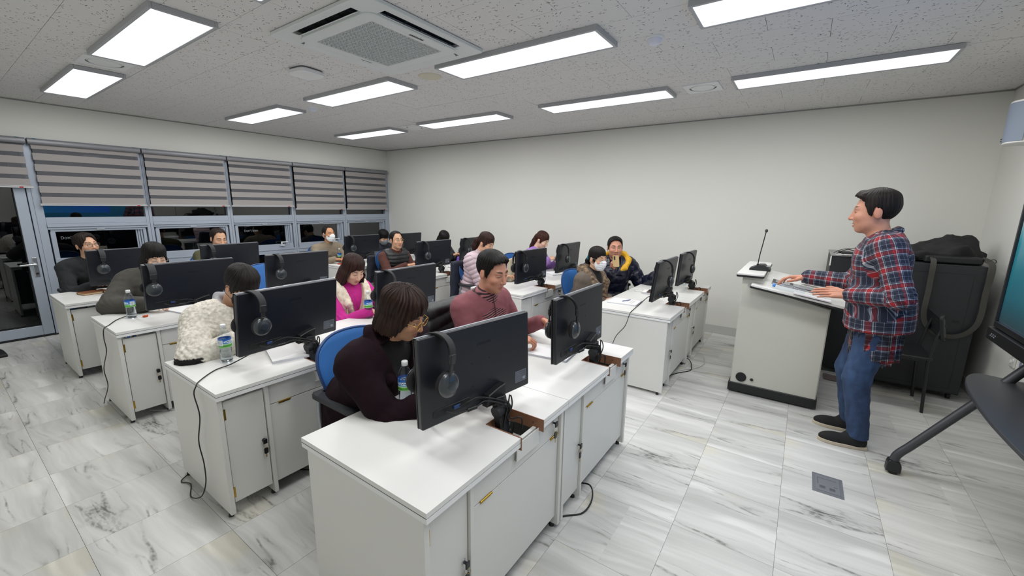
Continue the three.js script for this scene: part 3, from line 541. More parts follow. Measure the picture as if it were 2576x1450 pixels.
// ---------------------------------------------------------------- lectern, screen, cabinets
{ // lectern: side towards the camera, users stand on its +x side
  const o = thing('lectern', 'white electronic lectern on a black base with a sloping top', 'lectern', [-0.066, 0, -4.07]);
  const W = mat('#c4c4ba', 0.35), edge = mat('#101114', 0.4), top = mat('#dcdcd9', 0.3);
  const x0 = -0.31, x1 = 0.315, z0 = -0.92;
  mesh('base', extr((() => { const s = new THREE.Shape(); s.moveTo(-0.328, 0); s.lineTo(0.327, 0); s.lineTo(0.327, -z0); s.quadraticCurveTo(0, -z0 + 0.05, -0.328, -z0); s.lineTo(-0.328, 0); return s; })(), 0.072, 0.004).rotateX(-Math.PI / 2).translate(0, 0.018, 0), edge, o);
  for (const [x, z] of [[-0.27, -0.07], [0.27, -0.07], [-0.27, -0.85], [0.27, -0.85]]) mesh('caster', [cyl([x - 0.012, 0.014, z], [x + 0.012, 0.014, z], 0.014, 0.014, 14)], edge, o);
  mesh('kick_wedge', extr((() => { const s = new THREE.Shape(); s.moveTo(0, 0); s.lineTo(0.06, 0); s.lineTo(0.06, 0.14); s.lineTo(0, 0); return s; })(), 0.5, 0).rotateY(0).translate(-0.328 , 0.09, -0.72), mat('#3c3c40', 0.6), o);
  const side = new THREE.Shape(); side.moveTo(x0, 0.092); side.lineTo(x1, 0.092); side.lineTo(x1, 0.862); side.lineTo(-0.16, 0.972); side.lineTo(-0.18, 1.07); side.lineTo(x0, 1.07); side.lineTo(x0, 0.092);
  mesh('body', extr(side, -z0 - 0.04, 0.008).translate(0, 0, z0 + 0.025), W, o);
  mesh('vent', [cyl([-0.235, 0.155, -0.014], [-0.235, 0.155, 0.002], 0.042, 0.042, 32)], mat('#131416', 0.7), o);
  mesh('lock', [cyl([-0.15, 0.15, -0.014], [-0.15, 0.15, 0.003], 0.012, 0.012, 16), bx(-0.15, 0.15, 0.003, 0.03, 0.007, 0.003, 0.001)], mat('#202124', 0.4), o);
  mesh('power_button', [cyl([-0.255, 1.0, -0.014], [-0.255, 1.0, 0.004], 0.015, 0.015, 24)], mat('#b9bab6', 0.3, { metalness: 0.5 }), o);
  mesh('button_rim', new THREE.TorusGeometry(0.009, 0.0012, 6, 20).translate(-0.255, 1.0, 0.005), mat('#6c6d6c', 0.4), o);
  // front shelf (towards the class) and the sloping writing panel
  const shelf = mesh('front_shelf', extr(rrect(0.2, 1.02, 0.02), 0.014, 0.002).rotateX(-Math.PI / 2).translate(-0.26, 1.086, -0.47), top, o);
  mesh('shelf_edge', extr(rrect(0.204, 1.024, 0.022), 0.012, 0.003).rotateX(-Math.PI / 2).translate(-0.26, 1.073, -0.47), edge, shelf);
  const slope = Math.atan2(0.1, 0.62), pg = (w, d, t, y) => extr(rrect(w, d, 0.02), t, 0.002).rotateX(-Math.PI / 2).translate(0, y, 0).rotateZ(-slope).translate(0.085, 0.946, -0.46);
  const pan = mesh('writing_panel', pg(0.66, 1.16, 0.014, 0.012), top, o);
  mesh('panel_edge', pg(0.666, 1.166, 0.012, -0.001), edge, pan);
  const on = (x, y, z, g) => g.translate(x, y + 0.027, z).rotateZ(-slope).translate(0.085, 0.946, -0.46);
  mesh('pen_ledge', [on(-0.13, 0.006, 0.2, new THREE.BoxGeometry(0.028, 0.01, 0.0).scale(1, 1, 1)), on(0.02, 0.006, 0.28, bx(0, 0, 0, 0.44, 0.01, 0.022, 0.003))], mat('#a7a3a8', 0.35, { metalness: 0.4 }), o);
  mesh('control_panel', [on(0.0, 0.003, 0.12, bx(0, 0, 0, 0.4, 0.008, 0.2, 0.003))], mat('#1a1b1e', 0.35), o);
  mesh('control_screen', [on(-0.12, 0.008, 0.12, bx(0, 0, 0, 0.11, 0.003, 0.15, 0.001)), on(0.06, 0.008, 0.12, bx(0, 0, 0, 0.2, 0.003, 0.15, 0.001))], mat('#8f9194', 0.3), o);
}
{
  const k = thing('document_camera', 'black folded document camera lying on the lectern', 'document camera', [0.11, 0.985, -4.62], -0.1);
  mesh('base', [bx(0, 0.02, 0, 0.13, 0.035, 0.1, 0.008)], mat('#2b2c2e', 0.5), k); mesh('head', [bx(0.13, 0.032, 0.02, 0.15, 0.03, 0.05, 0.012)], mat('#1d1e20', 0.5), k);
}
{
  const k = thing('gooseneck_microphone', 'thin gooseneck microphone standing on the lectern', 'microphone', [-0.30, 1.102, -4.33], 0);
  const b = mat('#191a1d', 0.45);
  mesh('base', extr((() => { const s = new THREE.Shape(); s.moveTo(-0.09, 0); s.lineTo(0.07, 0); s.lineTo(0.07, 0.012); s.lineTo(0.02, 0.052); s.lineTo(-0.02, 0.05); s.lineTo(-0.09, 0.014); s.lineTo(-0.09, 0); return s; })(), 0.13, 0.002).translate(0.03, 0, -0.1), b, k);
  mesh('button_plate', bx(0.06, 0.038, -0.035, 0.07, 0.004, 0.1, 0.001).rotateZ(-0.0), mat('#7b7d80', 0.4), k);
  mesh('stem', [cyl([0, 0.0, 0.02], [0, 0.06, 0.02], 0.011, 0.009, 14), tube([[0, 0.05, 0.02], [0.006, 0.14, 0.018], [0.018, 0.24, 0.012], [0.03, 0.345, 0.005]], 0.0042, 24, 8)], b, k);
  mesh('capsule', new THREE.SphereGeometry(0.0125, 16, 12).scale(1, 1.25, 1).translate(0.032, 0.357, 0.004), mat('#37383b', 0.7), k);
}
function bottleGeo() {
  const p = [[0, 0.0], [0.02, 0.0], [0.029, 0.003], [0.033, 0.012]];
  for (let k = 0; k < 5; k++) { const y = 0.018 + k * 0.014; p.push([0.033, y], [0.0305, y + 0.004], [0.0305, y + 0.006], [0.033, y + 0.010]); }
  p.push([0.033, 0.09], [0.0325, 0.094], [0.0325, 0.148], [0.033, 0.152], [0.032, 0.166], [0.026, 0.184], [0.0165, 0.2], [0.0135, 0.205], [0.0135, 0.212]);
  return lathe(p, 28);
}
const pet = mat('#f4f8fb', 0.05, { transmission: 1, thickness: 0, ior: 1.45, physical: true }), waterM = mat('#f2f7fa', 0.02, { transmission: 1, thickness: 0.06, ior: 1.33, physical: true }), capW = mat('#e8eaee', 0.4), capB = mat('#4b8fe0', 0.4);
const labelM = mat('#ffffff', 0.4, { map: canvasTex(256, 96, (c, w, h) => {
  const g = c.createLinearGradient(0, 0, 0, h); g.addColorStop(0, '#1656b4'); g.addColorStop(0.5, '#2b86d6'); g.addColorStop(0.62, '#dff0d8'); g.addColorStop(0.7, '#67b83f'); g.addColorStop(0.85, '#3f9a2c'); g.addColorStop(1, '#bfe3b0'); c.fillStyle = g; c.fillRect(0, 0, w, h);
  for (const x of [58, 186]) { c.fillStyle = '#eaf4fb'; c.beginPath(); c.ellipse(x, 34, 40, 13, 0, 0, 7); c.fill(); c.strokeStyle = '#1c4fa0'; c.lineWidth = 4; c.beginPath(); for (let i = 0; i < 9; i++) c[i ? 'lineTo' : 'moveTo'](x - 30 + i * 7.5, 34 + (i % 2 ? 5 : -5)); c.stroke(); }
  c.fillStyle = '#e9eef2'; c.fillRect(108, 14, 34, 60); c.fillStyle = '#55708a'; for (let i = 0; i < 9; i++) c.fillRect(111, 18 + i * 6, 27, 2);
}) });
function makeBottle(cap, labelled, water) {
  const o = thing('water_bottle', 'bottle', 'bottle');
  mesh('bottle_shell', bottleGeo(), pet, o);
  if (water) mesh('water', lathe([[0, 0.004], [0.027, 0.004], [0.0295, 0.014], [0.0295, water - 0.002], [0, water]].map(p => p), 24), waterM, o);
  const c = mesh('cap', lathe([[0, 0.229], [0.013, 0.229], [0.0145, 0.226], [0.0145, 0.208], [0, 0.208]], 24), cap, o);
  if (labelled) mesh('label_band', new THREE.CylinderGeometry(0.0332, 0.0332, 0.054, 28, 1, true).rotateY(2.4).translate(0, 0.121, 0), labelM, o);
  return o;
}
const bottle0 = makeBottle(capW, true, 0.11);
[[-1.417, -1.184, 'white-capped water bottle beside the woman in the dark coat'], [-2.703, -0.937, 'white-capped water bottle before the person in the white fleece'], [-4.352, -0.89, 'white-capped water bottle by the grey coat, second row from windows'], [-2.86, -2.04, 'white-capped water bottle before the woman in the cream vest'], [-6.0, -3.80, 'white-capped water bottle before the man in the beige turtleneck'], [-1.13, -5.3, 'white-capped water bottle behind the monitors beside the white wall']].forEach(([x, z, l], i) => {
  const o = i ? dup(bottle0, l, [x, DH, z], i * 1.3, 'water bottles') : bottle0; if (!i) { tag(o, l, 'bottle', 'water bottles'); o.position.set(x, DH, z); }
});
{ const o = makeBottle(capB, false, 0); tag(o, 'empty clear bottle with a blue cap lying on the lectern', 'bottle'); o.position.set(0.07, 0.99, -4.05); o.rotation.order = 'YXZ'; o.rotation.set(0, 0.06, Math.PI / 2 - 0.16); }
{ // paper on the lectern
  const o = tag(mesh('paper_sheet', bx(0, 0.001, 0, 0.25, 0.0015, 0.12).rotateZ(-Math.atan2(0.1, 0.62)), mat('#e6e6ea', 0.7)), 'white paper sheet lying on the lectern panel', 'paper'); o.position.set(0.12, 0.969, -3.99);
}
{ // interactive display on a mobile stand
  const o = thing('presentation_screen', 'large black-framed presentation screen on a wheeled stand', 'screen', [1.0, 0, -2.63]);
  const bez = mat('#101114', 0.4), grey = mat('#45474b', 0.4, { metalness: 0.5 });
  const yb = 0.905, yt = 2.08, hz = 0.98;
  mesh('housing', [bxx(0.02, 0.09, yb + 0.03, yt, -hz, hz, 0.008)], bez, o);
  mesh('bezel', [bxx(0, 0.03, yb + 0.075, yb + 0.11, -hz, hz, 0.003), bxx(0, 0.03, yt - 0.02, yt, -hz, hz, 0.003), bxx(0, 0.03, yb + 0.11, yt - 0.02, -hz, -hz + 0.02, 0.003), bxx(0, 0.03, yb + 0.11, yt - 0.02, hz - 0.02, hz, 0.003), bxx(-0.02, 0.03, yb, yb + 0.072, -hz, hz, 0.005)], bez, o);
  const img = canvasTex(512, 300, (c, w, h) => {
    const g = c.createLinearGradient(0, 0, w, h); g.addColorStop(0, '#0a22b8'); g.addColorStop(0.45, '#0b62d8'); g.addColorStop(1, '#1596b8'); c.fillStyle = g; c.fillRect(0, 0, w, h);
    c.fillStyle = '#0d5a66'; c.fillRect(0, h * 0.72, w, h * 0.28); { const q = c.createLinearGradient(0, 0, 0, h); q.addColorStop(0, '#6d8488'); q.addColorStop(0.45, '#7f9698'); q.addColorStop(0.56, '#1d6a78'); q.addColorStop(0.85, '#124c58'); q.addColorStop(1, '#23343a'); c.fillStyle = q; c.fillRect(0, 0, w * 0.2, h); } c.fillStyle = '#9ec4ee'; c.fillRect(w * 0.36, h * 0.12, w * 0.26, h * 0.34); c.fillStyle = '#3f7fd0'; c.fillRect(w * 0.38, h * 0.15, w * 0.22, h * 0.28);
    c.fillStyle = '#d8ecff'; for (let i = 0; i < 3; i++) { c.beginPath(); c.arc(w * (0.69 + i * 0.04), h * 0.3, 6, 0, 7); c.fill(); }
  });
  const scr = new THREE.MeshStandardMaterial({ color: '#05070a', roughness: 0.25, emissive: '#ffffff', emissiveMap: img, emissiveIntensity: 1.25, side: THREE.DoubleSide });
  mesh('screen_face', new THREE.PlaneGeometry(2 * hz - 0.04, yt - yb - 0.13).rotateY(-Math.PI / 2).translate(0.012, (yt + yb + 0.09) / 2, 0), scr, o);
  const l = new THREE.RectAreaLight(new THREE.Color().setRGB(0.08, 0.3, 0.7), 0.5, 2 * hz - 0.04, yt - yb - 0.13); l.position.set(0.008, (yt + yb + 0.09) / 2, 0); l.rotation.y = Math.PI / 2; l.castShadow = true; o.add(l);
  mesh('button', [0, 1, 2, 3, 4, 5].map(i => bx(-0.021, yb + 0.03 + 0.012 * (i % 2), -hz + 0.07 + i * 0.014, 0.003, 0.006, 0.008, 0.001)), mat('#8d93a0', 0.4), o);
  for (const z of [-0.724, 0.724]) {
    mesh('leg', tube([[-0.347, 0.07, z], [-0.342, 0.115, z], [-0.322, 0.155, z], [-0.285, 0.21, z], [-0.16, 0.41, z], [-0.036, 0.608, z], [0.1, 0.83, z]], 0.024, 60, 14, false, 0.5), grey, o);
    mesh('leg', tube([[0.36, 0.075, z], [0.355, 0.14, z], [0.3, 0.3, z], [0.1, 0.85, z], [0.1, 1.3, z]], 0.024, 40, 14, false, 0.3), grey, o);
    for (const x of [-0.345, 0.362]) { const c = mesh('caster', [extr((() => { const s = new THREE.Shape(); s.moveTo(-0.032, 0.02); s.quadraticCurveTo(-0.034, 0.085, -0.02, 0.088); s.lineTo(0.022, 0.082); s.quadraticCurveTo(0.036, 0.07, 0.032, 0.02); s.lineTo(-0.032, 0.02); return s; })(), 0.05, 0.004).translate(x, 0, z - 0.025)], mat('#17181b', 0.45), o); for (const q of [-0.017, 0.017]) mesh('wheel', cyl([x, 0.027, z + q - 0.009], [x, 0.027, z + q + 0.009], 0.027, 0.027, 20), mat('#0c0c0e', 0.6), c); }
  }
  mesh('tray', extr((() => { const s = new THREE.Shape(); s.moveTo(-0.05, 0.8); s.quadraticCurveTo(-0.19, 0.76, -0.2, 0); s.quadraticCurveTo(-0.19, -0.76, -0.05, -0.8); s.lineTo(0.25, -0.72); s.lineTo(0.25, 0.72); s.lineTo(-0.05, 0.8); return s; })(), 0.016, 0.003, 14).rotateX(-Math.PI / 2).translate(0, 0.705, 0), grey, o);
  mesh('cross_bar', [cyl([0.1, 0.86, -0.724], [0.1, 0.86, 0.724], 0.02, 0.02, 12), cyl([0.1, 1.25, -0.724], [0.1, 1.25, 0.724], 0.02, 0.02, 12)], grey, o);
}
{ // wall speaker
  const o = thing('wall_speaker', 'white wall speaker with a blue-grey curved grille', 'speaker', [1.27, 2.3, -4.86]);
  const s = new THREE.Shape(); s.moveTo(0.13, -0.13); s.lineTo(0.0, -0.12); s.quadraticCurveTo(-0.1, -0.06, -0.1, 0); s.quadraticCurveTo(-0.1, 0.09, -0.04, 0.17); s.lineTo(0.13, 0.17); s.lineTo(0.13, -0.13);
  mesh('cabinet', extr(s, 0.3, 0.004, 10).rotateX(-Math.PI / 2).translate(0, -0.14, 0), mat('#dcdcdb', 0.45), o);
  const gs = []; for (let i = 0; i <= 10; i++) { const t = i / 10, p = t < 0.5 ? [lerp(-0.035, -0.104, Math.sin(t * Math.PI)), lerp(-0.11, 0, t * 2)] : [lerp(-0.104, -0.045, (t - 0.5) * 2 * (t - 0.5) * 2), lerp(0, 0.17, (t - 0.5) * 2)]; gs.push(p); }
  const P = [], I = []; gs.forEach(([x, y]) => { P.push(x - 0.004, -0.13, -y, x - 0.004, 0.15, -y); }); for (let i = 0; i < 10; i++) I.push(2 * i, 2 * i + 2, 2 * i + 1, 2 * i + 1, 2 * i + 2, 2 * i + 3);
  const g = new THREE.BufferGeometry(); g.setAttribute('position', new THREE.Float32BufferAttribute(P, 3)); g.setIndex(I); g.computeVertexNormals();
  mesh('grille', g, mat('#7f8a9a', 0.6), o);
  mesh('badge', [bx(-0.098, -0.1, -0.06, 0.012, 0.008, 0.03), bx(-0.098, -0.116, -0.06, 0.012, 0.008, 0.03)], mat('#141518', 0.5), o);
  mesh('bracket', [bx(0.1, -0.15, 0, 0.05, 0.02, 0.06, 0.004)], darkGrey, o);
}
{ // wall sockets below the screen
  for (const [z, w, l] of [[-4.62, 0.075, 'white wall socket plate with round outlets below the screen'], [-4.47, 0.06, 'narrow white wall plate below the screen']]) {
    const o = thing('wall_socket', l, 'socket', [ROOM.x1 - 0.006, 0.56, z]);
    mesh('plate', bx(0, 0, 0, 0.011, 0.13, w * 1.2, 0.003), mat('#d9d9d3', 0.4), o);
    if (w > 0.07) mesh('outlet', [[0.028, -0.01], [-0.012, 0.018], [-0.03, -0.02]].map(([y, zz]) => cyl([-0.0045, y, zz], [-0.009, y, zz], 0.014, 0.014, 16)), mat('#eeeeea', 0.4), o);
    else mesh('outlet', bx(-0.006, 0, 0, 0.004, 0.05, 0.03, 0.001), mat('#8b8fa6', 0.4), o);
  }
}
{ // tall black rack with a bag on it, low rack behind
  const bk = mat('#1d2023', 0.5), dk = mat('#121416', 0.5);
  const o = thing('equipment_cabinet', 'tall black metal equipment cabinet in the corner', 'cabinet', [0.97, 0, -5.42], 0);
  mesh('carcass', bxx(-0.32, 0.32, 0.06, 1.2, -0.4, 0.4, 0.006), bk, o);
  const d = mesh('door', bxx(-0.315, 0.315, 0.075, 1.19, 0.4, 0.412, 0.003), bk, o);
  mesh('door_seam', [bxx(-0.25, 0.25, 1.13, 1.133, 0.412, 0.4135), bxx(0.247, 0.25, 0.11, 1.13, 0.412, 0.4135), bxx(-0.25, 0.25, 0.107, 0.11, 0.412, 0.4135)], dk, d);
  mesh('lock', bx(0.2, 0.72, 0.414, 0.04, 0.018, 0.004, 0.001), dk, d);
  for (const x of [-0.27, 0.27]) for (const z of [-0.34, 0.34]) mesh('caster', [cyl([x - 0.012, 0.03, z], [x + 0.012, 0.03, z], 0.03, 0.03, 16), bx(x, 0.058, z, 0.05, 0.01, 0.05)], dk, o);
  mesh('side_handle', bx(0.322, 0.5, 0.3, 0.012, 0.12, 0.03, 0.004), dk, o);
  const r = thing('equipment_rack', 'black rack with a grey top behind the lectern', 'cabinet', [0.42, 0, -5.5], 0);
  mesh('carcass', [bxx(-0.16, 0.16, 0.05, 1.2, -0.3, 0.3, 0.006)], mat('#17191c', 0.5), r);
  mesh('top_plate', [bxx(-0.165, 0.165, 1.2, 1.215, -0.31, 0.31, 0.004)], mat('#8b8c8a', 0.4), r);
  mesh('corner_strip', [bxx(-0.166, -0.155, 1.1, 1.2, 0.285, 0.31, 0.004)], mat('#cfcfca', 0.4), r);
  for (const x of [-0.12, 0.12]) mesh('foot', cyl([x, 0, 0.25], [x, 0.05, 0.25], 0.03, 0.03, 14), mat('#8a8a88', 0.4, { metalness: 0.5 }), r);
  for (const x of [-0.12, 0.12]) mesh('foot', cyl([x, 0, -0.25], [x, 0.05, -0.25], 0.03, 0.03, 14), mat('#8a8a88', 0.4, { metalness: 0.5 }), r);
  const w = thing('adapter_cables', 'tangle of black adapters and cables on the rack top', 'cables', [0.4, 1.216, -5.38]);
  mesh('adapter', [bx(0.02, 0.012, 0.1, 0.16, 0.022, 0.07, 0.006), bx(-0.03, 0.01, -0.02, 0.1, 0.018, 0.05, 0.004)], black, w);
  mesh('cable', [tube([[-0.1, 0.006, 0.14], [-0.02, 0.05, 0.12], [0.06, 0.03, 0.05], [0.1, 0.06, 0.1], [0.14, 0.008, 0.14]], 0.004, 40, 6), tube([[-0.12, 0.005, 0.05], [-0.05, 0.04, 0.0], [0.05, 0.06, 0.1], [0.12, 0.01, 0.0]], 0.003, 40, 6)], black, w);
  const pp = tag(mesh('loose_papers', [bx(-0.02, 0.004, 0.2, 0.14, 0.002, 0.1).rotateY(0.3), bx(-0.0, 0.0015, 0.18, 0.15, 0.003, 0.12).rotateY(-0.15)], mat('#cfcfcb', 0.7)), 'white papers lying under the cables on the rack', 'paper'); pp.position.set(0.4, 1.215, -5.42);
  const pl = thing('plant_sprig', 'thin green plant sprig rising from the rack top', 'plant', [0.5, 1.216, -5.62]);
  const leafM = mat('#3f7a34', 0.6), leaf = () => { const s = new THREE.Shape(); s.moveTo(0, 0); s.quadraticCurveTo(0.02, 0.02, 0, 0.055); s.quadraticCurveTo(-0.02, 0.02, 0, 0); return extr(s, 0.0012); };
  mesh('pot', lathe([[0, 0], [0.03, 0], [0.036, 0.05], [0.032, 0.05], [0, 0.046]], 20), mat('#3a3b3d', 0.6), pl);
  mesh('stem', tube([[0, 0.04, 0], [0.02, 0.09, 0.0], [0.06, 0.13, 0.01], [0.08, 0.2, 0.01], [0.075, 0.24, 0.01]], 0.003, 20, 6), leafM, pl);
  [[0.02, 0.08, -1.2], [0.045, 0.115, 0.6], [0.06, 0.14, -1.0], [0.08, 0.19, 0.8], [0.075, 0.22, -0.9], [0.074, 0.24, 0.1]].forEach(([x, y, a], i) => mesh('leaf', leaf().rotateZ(a).rotateY(i * 0.8).translate(x, y, 0.01), leafM, pl));
}
{ // slatted black plastic chair
  const o = thing('black_side_chair', 'black slatted plastic chair in front of the cabinet', 'chair', [0.79, 0, -4.76], 0);
  const b = mat('#17191b', 0.45);
  for (const s of [-1, 1]) {
    mesh('leg', tube([[0.2, 0.0, s * 0.19], [0.185, 0.25, s * 0.188], [0.175, 0.46, s * 0.185], [0.2, 0.64, s * 0.182], [0.225, 0.76, s * 0.175]], 0.0115, 28, 10), b, o);
    mesh('leg', tube([[-0.2, 0.0, s * 0.19], [-0.185, 0.3, s * 0.187], [-0.17, 0.43, s * 0.18], [0.16, 0.445, s * 0.18]], 0.0115, 28, 10), b, o);
  }
  mesh('seat', extr(rrect(0.4, 0.4, 0.05), 0.014, 0.006).rotateX(-Math.PI / 2).translate(0, 0.455, 0), b, o);
  const bf = extr((() => { const s = rrect(0.42, 0.2, 0.035); for (let i = 0; i < 6; i++) { const h = new THREE.Path(), y = -0.072 + i * 0.026; h.moveTo(-0.17, y); h.lineTo(-0.17, y + 0.01); h.lineTo(0.17, y + 0.01); h.lineTo(0.17, y); h.lineTo(-0.17, y); s.holes.push(h); } return s; })(), 0.014, 0.004);
  const ps = bf.attributes.position; for (let i = 0; i < ps.count; i++) ps.setZ(i, ps.getZ(i) - 0.05 * (1 - Math.pow(ps.getX(i) / 0.21, 2)) * -1); bf.computeVertexNormals();
  mesh('backrest', bf.rotateX(-0.18).rotateY(Math.PI / 2).translate(0.2, 0.73, 0), b, o);
}
{ // floor socket box
  const o = thing('floor_socket_box', 'grey square floor socket box set into the tiles', 'floor box', [0.31, 0, -2.947]);
  const g = mat('#7d8086', 0.4, { metalness: 0.3 }), k = mat('#55585d', 0.5);
  mesh('frame', bxx(-0.076, 0.076, 0, 0.004, -0.106, 0.106, 0.001), g, o);
  mesh('lid', bxx(-0.06, 0.06, 0.004, 0.0062, -0.085, 0.085, 0.0008), mat('#84878d', 0.4, { metalness: 0.3 }), o);
  mesh('groove', [bxx(-0.05, 0.045, 0.0062, 0.0068, -0.055, -0.052), bxx(-0.05, -0.047, 0.0062, 0.0068, -0.055, 0.02), bxx(0.03, 0.048, 0.0062, 0.007, 0.012, 0.016), bxx(-0.04, -0.012, 0.0062, 0.0068, 0.03, 0.058), bxx(0.008, 0.036, 0.0062, 0.0068, 0.034, 0.062)], k, o);
}
{ // crumpled mauve cloth by the cabinets
  const g = new THREE.PlaneGeometry(0.36, 0.14, 40, 14).rotateX(-Math.PI / 2), ps = g.attributes.position;
  for (let i = 0; i < ps.count; i++) { const x = ps.getX(i), z = ps.getZ(i), e = smooth(0.08, 0.02, Math.abs(z)) * smooth(0.25, 0.18, Math.abs(x)); ps.setY(i, 0.004 + e * (0.028 + 0.03 * fbm(x * 9, z * 14, 2, 3))); ps.setX(i, x + 0.015 * nz(z * 20, x * 8, 1)); ps.setZ(i, z + 0.02 * nz(x * 11, z * 5, 3)); }
  g.computeVertexNormals();
  tag(mesh('crumpled_cloth', g.translate(0.52, 0, -5.0), mat('#6d5f5f', 0.9)), 'crumpled mauve cloth on the floor before the cabinets', 'cloth');
}
{ // soft black bag on the cabinet with a hanging strap
  const o = thing('black_bag', 'black soft bag slumped on the cabinet with a hanging strap', 'bag', [0.97, 1.201, -5.4]);
  const f = mat('#1b1b1d', 0.8);
  const g = new THREE.SphereGeometry(1, 48, 32), ps = g.attributes.position;
  for (let i = 0; i < ps.count; i++) {
    let x = ps.getX(i), y = ps.getY(i), z = ps.getZ(i);
    let Y = y > 0 ? Math.pow(y, 0.8) * (0.09 + 0.16 * smooth(-0.5, 0.75, x) * smooth(1.05, 0.7, x)) : y * 0.03;
    const n = fbm(x * 2.2, y * 2 + 3, z * 2.4, 3) * 0.11;
    ps.setXYZ(i, x * (0.36 + n * 0.6), Math.max(0.002, Y + 0.03 + (y > 0 ? n * 0.9 : 0)), z * (0.26 + n));
  }
  g.computeVertexNormals();
  mesh('bag_body', g, f, o);
  mesh('case', bx(0.12, 0.035, 0.2, 0.36, 0.06, 0.26, 0.015), mat('#141517', 0.6), o);
  const strap = (pts, w) => { const P = [], I = []; pts.forEach(([x, y, z]) => P.push(x - w, y, z, x + w, y, z + 0.001)); for (let i = 0; i < pts.length - 1; i++) I.push(2 * i, 2 * i + 1, 2 * i + 2, 2 * i + 1, 2 * i + 3, 2 * i + 2); const q = new THREE.BufferGeometry(); q.setAttribute('position', new THREE.Float32BufferAttribute(P, 3)); q.setIndex(I); q.computeVertexNormals(); return q; };
  const pts = []; for (let i = 0; i <= 30; i++) { const t = i / 30; pts.push(t < 0.5 ? [0.0 + 0.02 * t, lerp(0.03, -0.5, t * 2), 0.405 + 0.02] : [0, 0, 0]); }
  const c = new THREE.CatmullRomCurve3([V(-0.02, 0.05, 0.3), V(-0.02, 0.03, 0.42), V(-0.015, -0.2, 0.427), V(0.0, -0.5, 0.427), V(0.09, -0.6, 0.43), V(0.22, -0.6, 0.43), V(0.31, -0.5, 0.428), V(0.326, -0.2, 0.42), V(0.33, 0.02, 0.40), V(0.29, 0.06, 0.28)]), rib = [], n = 70;
  const P = [], I = []; for (let i = 0; i <= n; i++) { const p = c.getPoint(i / n), t = c.getTangent(i / n), s = V(t.y, -t.x, 0).normalize().multiplyScalar(0.019); if (s.length() < 0.001) s.set(0.019, 0, 0); for (const k of [-1, 1]) for (const dz of [0, 0.002]) P.push(p.x + s.x * k, p.y + s.y * k, p.z + dz); }
  for (let i = 0; i < n; i++) { const a = i * 4, b = a + 4; I.push(a, a + 2, b, a + 2, b + 2, b, a + 1, b + 1, a + 3, a + 3, b + 1, b + 3, a, b, a + 1, a + 1, b, b + 1, a + 2, a + 3, b + 2, a + 3, b + 3, b + 2); }
  const sg = new THREE.BufferGeometry(); sg.setAttribute('position', new THREE.Float32BufferAttribute(P, 3)); sg.setIndex(I); sg.computeVertexNormals();
  mesh('strap', sg, mat('#3a3935', 0.8), o);
  mesh('clip', new THREE.TorusGeometry(0.018, 0.003, 8, 20).translate(0.34, 0.045, 0.36), mat('#2a2a2c', 0.4), o);
}
